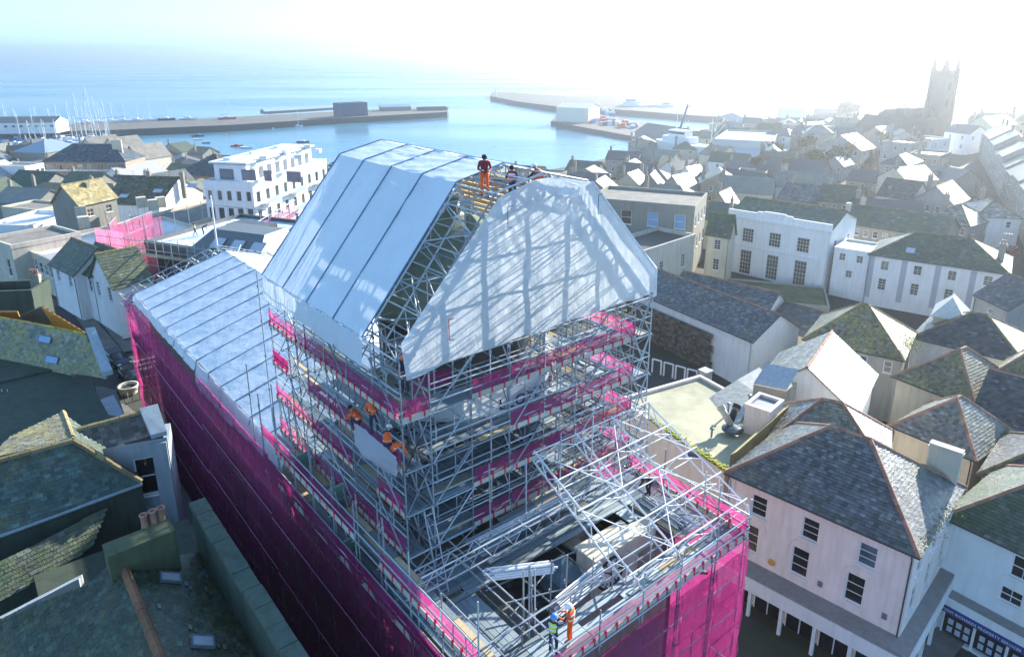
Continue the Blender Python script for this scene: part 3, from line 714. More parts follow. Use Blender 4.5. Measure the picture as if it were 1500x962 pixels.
for z0, z1 in zip(zz, zz[1:]):
    for i in (1, 3, 5): K.tube('brace', W(8.7, br[i], z0), W(8.7, br[i + 1] if i < 5 else 15.6, z1)); K.tube('brace', W(al[i], B1, z1), W(al[i + 1] if i < 6 else 20, B1, z0))
    for i in (0, 3): K.tube('brace', W(9.9, br[i + 1], z0), W(9.9, br[i], z1)); K.tube('brace', W(8.6, br[i], z0), W(9.9, br[i], z1))
    for b in (B1, 6.8, 11): K.tube('brace', W(7.3, b, z0), W(8.6, b, z1))
def boards(a0, a1, b0, b1, z, along, mat=None, gap=.02, wd=.24, seg=2.2, miss=0.):
    A_, B_, C_, D_ = (a0, a1, b0, b1) if along == 'b' else (b0, b1, a0, a1)
    n = int((B_ - A_) / (wd + gap)); ns = max(1, round((D_ - C_) / seg)); L = (D_ - C_) / ns
    for i in range(n):
        for j in range(ns):
            if rnd.random() < miss: continue
            u0 = A_ + i * (wd + gap); v0 = C_ + j * L + .01; h = rnd.uniform(0, .015); mt = mat or (M_BOARD if rnd.random() < .82 else M_WOODB)
            if along == 'b': K.box('deck_board', W(u0, v0, z + h), U * wd, V * (L - .02), Z * .05, mt)
            else: K.box('deck_board', W(v0, u0, z + h), U * (L - .02), V * wd, Z * .05, mt)
for z in LV:
    boards(7.35, 8.55, B1 + .05, B2, z, 'b', miss=.05); boards(7.35, A1, B0 + .05, B1 - .05, z, 'a', miss=.12); boards(7.35, A1, B2 + .0, 15.5, z, 'a', miss=.1)
for z in (16.0, 18.0, 20.0): boards(8.65, 10.2, 2.5, 14.3, z, 'b', mat=M_BOARD, miss=.22)
boards(8.65, 9.9, 2.5, 3.8, 22.2, 'b', mat=M_BOARD); boards(8.65, 9.9, 11.5, 14.3, 22.2, 'b', mat=M_BOARD); boards(8.7, 19, 2.5, 4.0, 20.0, 'a', mat=M_BOARD, miss=.2)
for z in (18.0, 22.2): boards(8.7, 12.5, 2.5, 4.1, z, 'a', miss=.2)
boards(8.7, 19, 12.3, 14.3, 20.0, 'a', miss=.1); boards(8.7, 19, 12.3, 14.3, 17.9, 'a', miss=.1)
boards(8.8, 10.6, 2.6, 14.2, 15.9, 'b', mat=M_BOARD, miss=.25)
def gpanel(p, q, z, h=.95, name='mesh_guard', mat=None, n=6, amp=.03):
    p, q = Vector(p), Vector(q); d = q - p; nn = Vector((-d.y, d.x, 0)).normalized(); m = MB(); ph = rnd.random() * 9
    for i in range(n):
        for (za, zb) in ((0, .5), (.5, 1)):
            f = lambda t, zt: p + d * t + nn * amp * math.sin(t * 7 + ph + zt * 4) + Z * (z - p.z + h * zt)
            m.face([f(i / n, za), f((i + 1) / n, za), f((i + 1) / n, zb), f(i / n, zb)])
    return m.build(name, mat or M_GUARD, scf)
def guard_run(pts, z, toe=True, skip=()):
    for i, (p, q) in enumerate(zip(pts, pts[1:])):
        if i in skip: continue
        d = (q - p); L = d.length; e = d / L; n = Vector((-e.y, e.x, 0))
        gpanel(p + e * .04, q - e * .04, z + .26, rnd.uniform(.60, .74)) if rnd.random() > .04 else None
        if toe:
            K.box('toe_board', p + Z * (z + .03 - p.z), e * L, n * .04, Z * .21, M_TOE)
            k = int(L / .55)
            for j in range(k): K.box('toe_strap', p + e * (j + .5) * L / k + n * -.025 + Z * (z + .0 - p.z), e * .07, n * .09, Z * rnd.uniform(.28, .42), M_REDS)
for z, skip in ((16.1, (0,)), (18.1, (0,)), (20.1, (0, 1)), (22.3, (0,))):
    guard_run([W(7.22, b, z) for b in br], z, skip=skip)
    guard_run([W(a, B0 - .08, z) for a in al], z, skip=(1,) if z in (18.1,) else ((4,) if z == 20.1 else ()))
    guard_run([W(a, B2 - .2, z) for a in [7.25, 9.0, 11.2]], z, toe=False)
guard_run([W(7.25, B0, 22.3), W(7.25, B1, 22.3)], 22.3); guard_run([W(8.7, B1 + .1, 22.3), W(8.7, 4.4, 22.3)], 22.3, toe=False)
# outer walkway over the long left wall
for z in (14.1, 16.1):
    boards(1.2, 18.4, .08, 1.05, z, 'a', miss=.08)
    K2 = [W(a, -.05, z) for a in [1.0 + i * 2.2 for i in range(9)]]
    guard_run(K2, z, skip=(3,) if z == 16.1 else (5,))
    for i in range(8):
        for dz in (0, .55, 1.1): K.tube('ledger', W(1 + i * 2.2, -.08, z + dz), W(3.2 + i * 2.2, -.08, z + dz))
        K.tube('ledger', W(1 + i * 2.2, 1.08, z), W(3.2 + i * 2.2, 1.08, z))
for i in range(9): stand(1 + i * 2.2, 0, 12, 17.6 + (1.2 if i % 3 == 0 else 0)); K.tube('transom', W(1 + i * 2.2, -.2, 16.05), W(1 + i * 2.2, 1.3, 16.05))
for a in (18.4, 20.4): 
    for b in (-.05, 1.1): stand(a, b, 13, 18.4)
    guard_run([W(18.4, -.05, 16.1), W(20.4, -.05, 16.1)], 16.1, toe=False); guard_run([W(18.4, B0 - .1, 20.1), W(20.4, B0 - .1, 20.1)], 20.1, toe=False)
boards(18.4, 20.4, 0, 1, 16.1, 'a')
# ladders with open hatches on the left face
def ladder(p, q, wv, rungs=8):
    p, q, wv = Vector(p), Vector(q), Vector(wv); K.tube('ladder_stile', p, q, .03); K.tube('ladder_stile', p + wv, q + wv, .03)
    for i in range(rungs): t = (i + .5) / rungs; K.tube('ladder_rung', p + (q - p) * t, p + (q - p) * t + wv, .018)
ladder(W(11, .3, 14.2), W(12.4, .3, 17.2), V * .4); ladder(W(16.5, .3, 16.2), W(17.9, .3, 19.2), V * .4); ladder(W(5.6, 1.5, 15.1), W(6.6, 1.5, 18.6), V * .4); ladder(W(9, 1.3, 18.2), W(10, 1.3, 21.2), V * .4)
M_HATCH = mat_plain('green hatch board', (.20, .36, .30), .6)
for a, z in ((16.2, 16.15), (12.6, 16.15), (11.4, 14.15)):
    K.box('hatch', W(a, .12, z), U * .06 + Z * 0, V * .85, U * -.75 + Z * .85, M_HATCH)
# front deck
ZD = 15.1
boards(.15, 1.75, .1, 14.2, ZD, 'b', miss=.02); boards(1.8, 4.9, .1, 2.9, ZD, 'a', mat=M_BOARD, miss=.02); boards(4.95, 7.2, .1, 14.2, ZD + .02, 'b', mat=M_BOARD, miss=.03); boards(1.8, 4.9, 11.9, 14.2, ZD, 'a'); boards(4.0, 4.9, 10.9, 11.85, ZD, 'a')
boards(5.0, 7.1, 3.5, 11.5, ZD + .95, 'b', mat=M_BOARD, miss=.12)
guard_run([W(0, b, ZD) for b in [0.05, 2.4, 4.8, 7.2, 9.5, 11.9, 14.25]], ZD, skip=())
guard_run([W(a, 14.3, ZD) for a in [0.05, 2.4, 4.8, 7.2]], ZD); guard_run([W(a, -.02, ZD) for a in (0, 2.2)], ZD)
for b in [0, 2.4, 4.8, 7.2, 9.5, 11.9, 14.3]:
    stand(0, b, 9, 16.5); stand(1.6, b, 14, 15.6 + (rnd.random() > .5) * 1.2)
    K.tube('transom', W(-.1, b, 15.02), W(7.3, b, 15.02))
for a in (2.4, 4.8): stand(a, 14.3, 13, 17.0); stand(a, 0, 13, 16.7)
for dz in (0, .55, 1.1):
    for i, (p, q) in enumerate(zip([0, 2.4, 4.8, 7.2, 9.5, 11.9], [2.4, 4.8, 7.2, 9.5, 11.9, 14.3])): K.tube('ledger', W(-.05, p, ZD + dz), W(-.05, q, ZD + dz)); K.tube('ledger', W(1.65, p, ZD + dz + .02), W(1.65, q, ZD + dz + .02)) if dz < 1 or i < 4 else None
    K.tube('ledger', W(0, 14.35, ZD + dz), W(7.3, 14.35, ZD + dz)); K.tube('ledger', W(0, -.05, ZD + dz), W(7.3, -.05, ZD + dz)); K.tube('ledger', W(0, 2.95, ZD + dz), W(7.3, 2.95, ZD + dz))
for a, b, h in ((2.3, 4.4, 2.2), (2.9, 4.0, 1.6), (2.3, 5.2, 1.8), (1.9, 3.3, 2.6), (1.75, 2.9, 2.9), (2.6, 3.3, 1.9), (1.8, 6.2, 1.6)): stand(a, b, 14.4, 15.1 + h)
for p, q in (((3.3, 3.0, 15.6), (2.0, 6.4, 15.6)), ((2.0, 3.0, 15.9), (1.7, 6.4, 15.9)), ((3.0, 3.0, 15.2), (3.9, 5.6, 15.2)), ((4.6, 3.0, 15.3), (3.9, 7.6, 15.4))): K.tube('ledger', W(*p), W(*q))
# lattice beams over the opening
def lattice(name, p, q, h, r=.035, step=.55, K=K):
    p, q, h = Vector(p), Vector(q), Vector(h); L = (q - p).length; n = max(2, int(L / step)); d = (q - p) / n
    K.tube(name + '_chord', p, q, r); K.tube(name + '_chord', p + h, q + h, r)
    for i in range(n):
        a, b = (p + d * i, p + d * (i + 1) + h) if i % 2 == 0 else (p + d * i + h, p + d * (i + 1)); K.tube(name + '_lacing', a, b, r * .6)
for a in (5.0, 5.5): lattice('beam', W(a, .3, 16.35), W(a, 13.8, 16.35), Z * .75)
lattice('beam', W(3.3, 11.5, 15.4), W(3.3, 14.2, 15.4), Z * .5)
# legs down to the street at the far right corner and along the nets
for b in (13.0, 14.2):
    for a in (.1, 1.5): K.tube('standard', W(a, b, gz(12, 28) - .4), W(a, b, 9.5))
for z in (2, 4, 6, 8):
    K.tube('ledger', W(.1, 12, z), W(.1, 14.3, z)); K.tube('ledger', W(.1, 14.2, z), W(1.5, 14.2, z)); K.tube('brace', W(.1, 13.0, z - 2), W(.1, 14.2, z))
for i in range(22):
    a = 1 + i * 2.45; K.tube('standard', W(a, .12, gz(*W(a, 0, 0)[:2]) - .3), W(a, .12, 14)); 
    for z in (2.6, 4.6, 6.6, 8.6, 10.6, 12.6): K.tube('ledger', W(a, .14, z), W(a + 2.45, .14, z))
for i in range(7):
    b = .1 + i * 2.36; K.tube('standard', W(.12, b, -2), W(.12, b, 15))
    for z in (5, 7, 9, 11, 13): K.tube('ledger', W(.14, b, z), W(.14, min(14.3, b + 2.36), z))
M_LAPR = mat_plain('pale pink lap rope', (.55, .22, .40), .7)
# netting in lapped sheets
def net(p, q, z0, z1, n, name='net_panel'):
    p, q = Vector(p), Vector(q); d = q - p; nn = Vector((-d.y, d.x, 0)).normalized(); m = MB(); ph = rnd.random() * 20; rows = 6; g = []
    for j in range(rows + 1):
        r_ = []
        for i in range(n + 1):
            t, s_ = i / n, j / rows; bul = math.sin(math.pi * t) * math.sin(math.pi * s_)
            r_.append(p + d * t + Z * (z0 + (z1 - z0) * s_ - p.z) + nn * (bul * .16 + .09 * mnoise.noise(Vector((t * 3 + ph, s_ * 3, 0)))))
        g.append(m.pt(r_))
    for j in range(rows):
        for i in range(n): m.f.append((g[j] + i, g[j] + i + 1, g[j + 1] + i + 1, g[j + 1] + i))
    return m.build(name, M_PINKNET, scf, True)
for i in range(22):
    a0 = i * 2.45; a1 = a0 + 2.47; top = 15.3 if a0 < 19 else (15.6 if a0 < 30 else 15.0)
    zb = gz(*W(a0, 0, 0)[:2]) + .1; nr = 4
    for k in range(1, nr): z0 = zb + (top - zb) * k / nr; K.tube('lap_rope', W(a0, -.30, z0), W(a1, -.30, z0), .02, M_LAPR)
    for k in range(nr):
        z0 = zb + (top - zb) * k / nr; net(W(a1, -.16 - (k % 2) * .02, z0), W(a0, -.16 - (k % 2) * .02, z0), z0 - (.12 if k else 0), zb + (top - zb) * (k + 1) / nr, 6)
for i in range(6):
    b0 = i * 2.38; 
    for k in range(5):
        z0 = 2.5 + 2.45 * k if i < 5 else 4.5 + 2.05 * k; z1 = z0 + (2.45 if i < 5 else 2.05)
        net(W(-.16 - (k % 2) * .02, b0 - .02, z0), W(-.16 - (k % 2) * .02, b0 + 2.40, z0), z0 - .1, z1 - .02, 6)
for i in range(4):
    for k in range(5): net(W(i * 2.4, 14.46, 0), W(i * 2.4 + 2.42, 14.46, 0), 4.2 + 2.1 * k, 6.35 + 2.1 * k, 5)
for k in range(4): net(W(53.9, 0, 0), W(53.9, 2.4, 0), 3.5 + k * 2.9, 6.5 + k * 2.9, 4)
K.flush()

# ------------------------------------------------------------------ upper temporary roof
ur = thing('temporary_roof', W(14, 8.2, 25), 'large white sheeted temporary roof with shrink wrapped gable on top of the scaffold tower', 'temporary roof')
PRO = [(0.95, 25.1), (5.7, 30.8), (8.2, 31.35), (10.7, 30.75), (15.7, 25.1)]
bays = [9.85, 12.5, 15.2, 17.9, 20.6]
def sheet(root, P00, P10, P11, P01, nx=8, ny=8, sag=.05, mat=None, name='roof_sheet', wr=0.05):
    m = MB(); g = []; P00, P10, P11, P01 = map(Vector, (P00, P10, P11, P01)); n = (P10 - P00).cross(P01 - P00).normalized(); ph = rnd.random() * 50
    for j in range(ny + 1):
        r_ = []
        for i in range(nx + 1):
            u_, v_ = i / nx, j / ny; p = (P00 * (1 - u_) + P10 * u_) * (1 - v_) + (P01 * (1 - u_) + P11 * u_) * v_
            r_.append(p - n * (sag * math.sin(math.pi * u_)) + n * wr * mnoise.noise(Vector((u_ * 4 + ph, v_ * 14, ph))))
        g.append(m.pt(r_))
    for j in range(ny):
        for i in range(nx): m.f.append((g[j] + i, g[j] + i + 1, g[j + 1] + i + 1, g[j + 1] + i))
    return m.build(name, mat or M_ROOFSH, root, True)
for a0, a1 in zip(bays, bays[1:]):
    for (b0, z0), (b1, z1) in list(zip(PRO, PRO[1:]))[:3]:
        s_ = sheet(ur, W(a1, b0, z0), W(a0, b0, z0), W(a0, b1, z1), W(a1, b1, z1), 8, 14)
    sheet(ur, W(a1, .85, 24.0 + rnd.uniform(-.1, .1)), W(a0, .85, 23.9 + rnd.uniform(-.15, .1)), W(a0, .93, 25.12), W(a1, .93, 25.12), 8, 4, -.05, name='eave_flap', wr=.08)
for a in bays:
    for (b0, z0), (b1, z1) in zip(PRO[:-1], PRO[1:]):
        m = MB(); d = (W(a, b1, z1) - W(a, b0, z0)); n = U.cross(d).normalized() * -1
        if n.z < 0: n = -n
        m.box(W(a - .025, b0, z0) + n * .004, d, U * .05, n * .04); m.build('seam_rail', M_SEAM, ur)
KR = Kit(ur)
def profile_off(k):                                  # inner chord
    c = (8.2, 24.5); return [(b + (c[0] - b) * k / max(1, abs(c[0] - b)) * (1 if abs(c[0] - b) > 1 else 0), z - k * 1.0) for b, z in PRO]
IN = [(1.9, 24.7), (6.05, 29.95), (8.2, 30.5), (10.35, 29.9), (14.8, 24.7)]
for a in [7.25, 9.75] + bays[1:]:
    near = a < 12
    for k in range(4):
        p0, p1, q0, q1 = W(a, *PRO[k]), W(a, *PRO[k + 1]), W(a, *IN[k]), W(a, *IN[k + 1])
        KR.tube('truss_chord', p0 - Z * .08, p1 - Z * .08, .04); KR.tube('truss_chord', q0, q1, .04)
        n = 7 if k in (0, 3) else 3
        for i in range(n):
            t0, t1 = i / n, (i + 1) / n; KR.tube('truss_lacing', p0.lerp(p1, t0) - Z * .08, q0.lerp(q1, t1 if i % 2 == 0 else t0), .025); KR.tube('truss_lacing', q0.lerp(q1, t1), p0.lerp(p1, t1) - Z * .08, .025)
    KR.tube('truss_chord', W(a, *IN[0]), W(a, *IN[4]), .04)
    for b in (4, 6, 8.2, 10.4, 12.4):
        zt = 24.7 + min(b - 1.9, 14.8 - b) * 1.27; KR.tube('truss_post', W(a, b, 24.7), W(a, b, min(zt, 30)), .03)
    KR.tube('truss_chord', W(a, 3.6, 26.9), W(a, 12.9, 26.9), .03); KR.tube('truss_chord', W(a, 4.9, 28.6), W(a, 11.5, 28.6), .03)
# purlins and bracing across the open bay
for k in range(4):
    n = 8 if k in (0, 3) else 3
    for i in range(n + (1 if k == 3 else 0)):
        t = i / n; p = Vector((*PRO[k], 0)).lerp(Vector((*PRO[k + 1], 0)), t); q = Vector((*IN[k], 0)).lerp(Vector((*IN[k + 1], 0)), t); t2 = min(1, t + 1 / n)
        p2 = Vector((*PRO[k], 0)).lerp(Vector((*PRO[k + 1], 0)), t2); q2 = Vector((*IN[k], 0)).lerp(Vector((*IN[k + 1], 0)), t2)
        KR.tube('purlin', W(7.2, p.x, p.y - .1), W(9.85, p.x, p.y - .1), .035); KR.tube('purlin', W(7.2, q.x, q.y), W(9.85, q.x, q.y), .03)
        if i % 2 == 0: KR.tube('roof_brace', W(7.2, p.x, p.y - .1), W(9.85, p2.x, p2.y - .1), .028)
        else: KR.tube('roof_brace', W(9.85, p.x, p.y - .1), W(7.2, p2.x, p2.y - .1), .028)
        KR.tube('roof_brace', W(7.2, p.x, p.y - .1), W(9.85, q2.x, q2.y), .025)
for i in range(26):
    b = rnd.uniform(2.5, 14); z = rnd.uniform(24.8, 25.5 + min(b - 1.9, 14.8 - b) * 1.0); KR.tube('roof_brace', W(rnd.uniform(7.4, 9), b, z), W(rnd.uniform(8, 11), b + rnd.uniform(-2, 2), max(24.7, z + rnd.uniform(-1.5, 1.5))), .025)
for b in [2.2 + i * .26 for i in range(11)]: KR.box('deck_board', W(8.0, b, 24.55), U * 1.8, V * .24, Z * .05, M_BOARD)
for b in [9.0 + i * .26 for i in range(16)]: KR.box('deck_board', W(8.0, b, 24.55), U * 6, V * .24, Z * .05, M_WOODB)
for i in range(7): KR.box('top_plank', W(9.9, 10.4 - i * .24, 30.15 + i * .03), U * 9, V * .22, Z * .05, M_WOODB)
for i in range(12): KR.box('top_plank', W(10.0, 10.3 + i * .30, 29.85 - i * .36), U * 8, V * .16, Z * .2, M_WOODF)
KR.flush()
# shrink wrapped gable
def gb(z):                                            # b range of the gable at height z
    if z < 25.75: return 1.28 + (z - 24.35) * -.12, 15.55
    if z < 30.6: t = (z - 25.75) / 4.85; return 1.15 + t * 4.6, 15.5 - t * 4.65
    t = min(1, (z - 30.6) / .47); return 5.75 + t * 1.9, 10.85 - t * 2.2
m = MB(); rows = 72; cols = 84; g = []
for j in range(rows + 1):
    z = 24.35 + (31.07 - 24.35) * j / rows; l, r = gb(z); rr = []
    for i in range(cols + 1):
        t = i / cols; b = l + (r - l) * t; zz_ = z + (.04 * math.sin(b * 2.1) * max(0, 1 - j / 6))
        zz_ += max(0, 1 - j / 40) * (b - 2) * .02; zz_ -= max(0, 1 - j / 14) * max(0, 3 - b) * .12
        e = min(1, 6 * min(t, 1 - t)) * min(1, j / 4 + .3)
        nz = mnoise.noise(Vector((b * .8, zz_ * .7, 3))) * .035 + mnoise.noise(Vector((b * 2.6, zz_ * 1.1, 9))) * .010 + abs(mnoise.noise(Vector((b * 1.7 + zz_ * .9, zz_ * .5 - b * .2, 1)))) * .022
        rad = math.atan2(zz_ - 31.5, b - 5.5); rad2 = math.atan2(zz_ - 31.5, b - 11)
        nz += .016 * math.sin(rad * 34) * max(0, 1 - math.hypot(b - 5.5, zz_ - 31) / 5) + .016 * math.sin(rad2 * 34) * max(0, 1 - math.hypot(b - 11, zz_ - 31) / 5)
        rr.append(W(7.08 - nz * e, b, zz_))
    g.append(m.pt(rr))
for j in range(rows):
    for i in range(cols): m.f.append((g[j] + i, g[j] + i + 1, g[j + 1] + i + 1, g[j + 1] + i))
m.build('gable_sheet', M_WRAP, ur, True)
m = MB(); nb = 20                                     # rolled edge of the wrap
for (b0, z0), (b1, z1) in zip([(10.85, 30.6), (15.5, 25.75)], [(15.5, 25.75), (15.55, 24.4)]):
    m.tube(W(7.1, b0, z0), W(7.1, b1, z1), .07, 6)
m.build('sheet_hem', mat_plain('white hem', (.8, .82, .84), .5), ur)
for b, z in ((3.15, 25.35), (6.05, 29.35), (11.1, 29.2)):   # cut flaps with red tie tape
    m = MB()
    for p, q in (((b, z), (b, z + .85)), ((b, z + .85), (b + .25, z + .85)), ((b, z), (b + .2, z))): m.tube(W(6.93, *p), W(6.93, *q), .022, 4)
    m.build('tie_strap', M_REDS if b < 4 else M_SEAM, ur)

# ------------------------------------------------------------------ lower temporary roof
lr = thing('temporary_roof', W(36, 8.5, 15), 'low pitched pale blue sheeted temporary roof along the long hall behind the tower', 'temporary roof')
LA = [52.2 - i * 2.57 for i in range(14)]
for a1, a0 in zip(LA, LA[1:]):
    sheet(lr, W(a1, .5, 15.68), W(a0, .5, 15.68), W(a0, 8.6, 18.2), W(a1, 8.6, 18.2), 6, 10)
    sheet(lr, W(a1, 8.6, 18.2), W(a0, 8.6, 18.2), W(a0, 16.6, 15.68), W(a1, 16.6, 15.68), 6, 8)
    zb = 14.95 if a0 > 33 else 13.9 + (max(0, 26 - a0) * .12)
    sheet(lr, W(a1, .2, 15.2 if a1 > 45 else zb + rnd.uniform(-.05, .1)), W(a0, .2, zb + rnd.uniform(-.05, .1)), W(a0, .47, 15.69), W(a1, .47, 15.69), 8, 4, -.03, name='eave_flap', wr=.10)
for a in LA:
    for b0, z0, b1, z1 in ((.5, 15.68, 8.6, 18.2), (8.6, 18.2, 16.6, 15.68)):
        m = MB(); d = W(a, b1, z1) - W(a, b0, z0); n = U.cross(d).normalized(); n = n if n.z > 0 else -n; m.box(W(a - .025, b0, z0) + n * .004, d, U * .05, n * .04); m.build('seam_rail', M_SEAM, lr)
KL = Kit(lr)
for a in (52.4, 53.6, 55.0):
    for (b0, z0), (b1, z1) in (((-.3, 15.2), (8.6, 18.1)), ((8.6, 18.1), (17, 15.2))): lattice('truss', W(a, b0, z0), W(a, b1, z1), Z * -.9, .05, .8, KL)
for i in range(15):
    b = -.3 + i * 1.25; z = 18.1 - abs(b - 8.6) * .326; KL.tube('purlin', W(52.3, b, z), W(55.1, b, z), .04); KL.tube('purlin', W(52.3, b, z - .9), W(55.1, b, z - .9), .035)
    KL.tube('roof_brace', W(52.3, b, z), W(55.1, b + 1.25, z - .9 if i % 2 else z), .035); KL.tube('roof_brace', W(55.1, b, z), W(53.6, b + .6, z - .9), .035)
KL.flush()

# ------------------------------------------------------------------ bare roof skeleton over the front deck
sk = thing('roof_skeleton', W(4, 11.5, 15.1), 'bare white aluminium roof beams sloping over the front deck, sheeting not yet fitted', 'roof frame')
KS = Kit(sk); M_ALU = mat_plain('bright aluminium', (.82, .82, .82), .8, .05, .06, 3., .004, .15)
bl = [7.8, 10.4, 12.9, 15.5]
def sl(a): return 15.7 + (a - .85) * .45
for b in bl:
    p, q = W(.85, b, 15.7), W(7.3, b, sl(7.3)); n = 12; h = Z * -.55
    KS.tube('beam_chord', p, q, .05, M_ALU); KS.tube('beam_chord', p + h + U * .6, q + h, .045, M_ALU)
    for i in range(n):
        t0, t1 = i / n, (i + 1) / n; a_, b_ = p.lerp(q, t0), p.lerp(q, t1); o1, o2 = (p + h + U * .6).lerp(q + h, t0), (p + h + U * .6).lerp(q + h, t1)
        KS.tube('beam_lacing', a_ if i % 2 else o1, o2 if i % 2 else b_, .028, M_ALU)
    for x in (-.25, .25): KS.tube('beam_foot', p + V * x - Z * .6, p + Z * .1, .03, M_ALU)
for a in (1.1, 2.6, 4.1, 5.6, 7.1):
    KS.tube('purlin', W(a, bl[0] - .2, sl(a) + .05), W(a, 15.8, sl(a) + .05), .035, M_ALU)
    for b0, b1 in zip(bl, bl[1:]):
        KS.tube('cross_bar', W(a, b0, sl(a) - .5), W(a, b1, sl(a) - .5), .03, M_ALU)
        KS.tube('cross_brace', W(a, b0, sl(a) - .5), W(a, (b0 + b1) / 2, sl(a)), .025, M_ALU); KS.tube('cross_brace', W(a, b1, sl(a) - .5), W(a, (b0 + b1) / 2, sl(a)), .025, M_ALU)
for i, (b0, b1) in enumerate(zip(bl, bl[1:])):
    for a in (1.1, 4.1): KS.tube('cross_brace', W(a, b0 if i % 2 else b1, sl(a)), W(a + 3, b1 if i % 2 else b0, sl(a + 3)), .028, M_ALU)
KS.flush()
# ------------------------------------------------------------------ loose things on the deck
def pole_stack(label, p, q, side, n, r=.035, group='stacks of scaffold tubes on the deck'):
    t = thing('pole_stack', (Vector(p) + Vector(q)) / 2, label, 'tube stack', group); d = (Vector(q) - Vector(p)).normalized()
    k = 0; row = 0
    while k < n:
        c = max(2, 7 - row)
        for i in range(c):
            if k >= n: break
            o = Vector(side) * (i + row * .5) * r * 2.15 + Z * (r + row * r * 1.8); s_ = d * rnd.uniform(-.2, .2)
            inst('tube', unit_tube(M_ALU if rnd.random() < .5 else M_TUBE, 8), m_tube(Vector(p) + o + s_, Vector(q) + o + s_, r), t); k += 1
        row += 1
    return t
pole_stack('stack of tubes lying across the left edge of the deck opening', W(5.2, 3.3, 15.6), W(3.9, 5.6, 15.6), -U, 22, .045)
pole_stack('bundle of tubes on the deck behind the orange suited worker', W(1.75, 4.4, 15.2), W(2.1, 7.2, 15.2), U, 30, .045)
pole_stack('tubes stacked on boards under the bare beams near the worker in black', W(2.2, 12.2, 15.2), W(4.6, 12.4, 15.2), V, 24, .04)
pole_stack('tubes laid along the raised boards below the tower face', W(6.0, 4.0, 16.15), W(6.0, 9.5, 16.15), U, 12, .035)
M_BKT = mat_plain('white plastic', (.78, .78, .76), .4); M_YELB = mat_plain('yellow mortar', (.62, .42, .05), .8)
bk = thing('bucket', W(2.6, .5, 15.16), 'white bucket of yellow fittings at the near corner of the deck', 'bucket')
m = MB(); m.lathe(bk.location, [(.14, 0), (.17, .33), (.19, .34), (.18, .36), (.16, .34), (.14, .22)], 16); m.build('tub', M_BKT, bk, True); m = MB(); m.lathe(bk.location + Z * .28, [(.155, 0), (.08, .04), (.001, .05)], 12); m.build('contents', M_YELB, bk)
for (a, b, c_, lb) in ((1.9, .55, M_REDS, 'red helmet lying beside the white bucket'), (1.55, .6, M_YELB, 'yellow helmet lying beside the red helmet')):
    m = MB(); m.lathe(W(a, b, 15.17), [(.17, 0), (.17, .02), (.14, .03), (.13, .10), (.08, .16), (.001, .18)], 14); tag(m.build('helmet', c_, None, True), lb, 'helmet')
PSH = ('plastic_sheet', W(8.0, .5, 18.2), 'translucent white plastic sheet bulging over the guard beside the crouching crew', 'plastic sheet')
m = MB(); g = []
for j in range(11):
    g.append(m.pt([W(7.4 + 3.6 * i / 14, .85 - .55 * math.sin(math.pi * i / 14) * math.sin(math.pi * (j + 2) / 13) + .1 * mnoise.noise(Vector((i * .5, j * .5, 2))), 20.0 + .9 * j / 10 * (1 + .25 * math.sin(math.pi * i / 14))) for i in range(15)]))
for a, b in zip(g, g[1:]):
    for i in range(14): m.f.append((a + i, a + i + 1, b + i + 1, b + i))
tag(m.build('plastic_sheet', M_WRAP, None, True), PSH[2], 'plastic sheet')
# people
def on_a(x, y, a): return on_plane(x, y, W(a, 0, 0), U)
def on_b(x, y, b): return on_plane(x, y, W(0, b, 0), V)
hv = math.atan2(V.y, V.x); hu = math.atan2(U.y, U.x)
person('person in full orange hi vis suit and white helmet standing on the front deck', at(835, 941, 15.16), hv + 2.0, 'work', M_ORANGE, M_ORANGE, M_HWHITE, M_ORANGE)
person('person in yellow green vest and blue helmet facing the orange worker', at(810, 957, 15.16), hv + .3, 'point', M_NAVY, M_NAVY, M_HBLUE, M_YEL)
p = on_a(710, 289, 8.5); person('person in red jacket and orange trousers standing in the open roof bay', p, hu + 2.6, 'work', M_MAROON, M_ORANGE, None, None)
h_ = on_a(751, 243, 8.4); person('person in dark clothes and striped orange vest at the top of the wrapped gable', h_ - Z * 1.7, hu + 1.9, 'work', M_NAVY, M_NAVY, None, M_ORANGE)
h_ = on_a(791, 238, 9.4); person('person in white helmet leaning over the ridge of the temporary roof', h_ - Z * 1.15, hv + 1.9, 'crouch', M_NAVY, M_ORANGE, M_HWHITE, M_ORANGE)
# crew on the left face
cz = 18.16
for (x, y, lb, ps, hd_, hm) in ((524, 628, 'person in orange jacket crouching farthest along the walkway by the plastic sheet', 'crouch', 2.2, None), (549, 636, 'person in orange jacket bending between two of the crouching crew', 'bend', 1.2, None),
        (569, 662, 'person in dark overalls and white helmet crouching at the edge of the plastic sheet', 'crouch', .8, M_HWHITE), (577, 690, 'person in orange vest leaning over the guard nearest the tower corner', 'bend', -.4, M_BOOT)):
    p = on_b(x, y, .95); p.z = p.z
    person(lb, p, hv + hd_, ps, M_ORANGE if 'white' not in lb else M_NAVY, M_NAVY, hm, M_ORANGE, group='crew working on the left face of the tower')
h_ = on_a(591, 515, 6.9)
person('person in black bending over pipework under the bare roof beams', at(950, 726, 15.16), hv + 2.6, 'bend', M_BOOT, M_BOOT, None, None)
person('person in orange helmet half hidden under the lower left corner of the gable', on_a(592, 522, 8.3) - Z * 1.6, hv + 3.6, 'work', M_NAVY, M_NAVY, M_ORANGE, None)
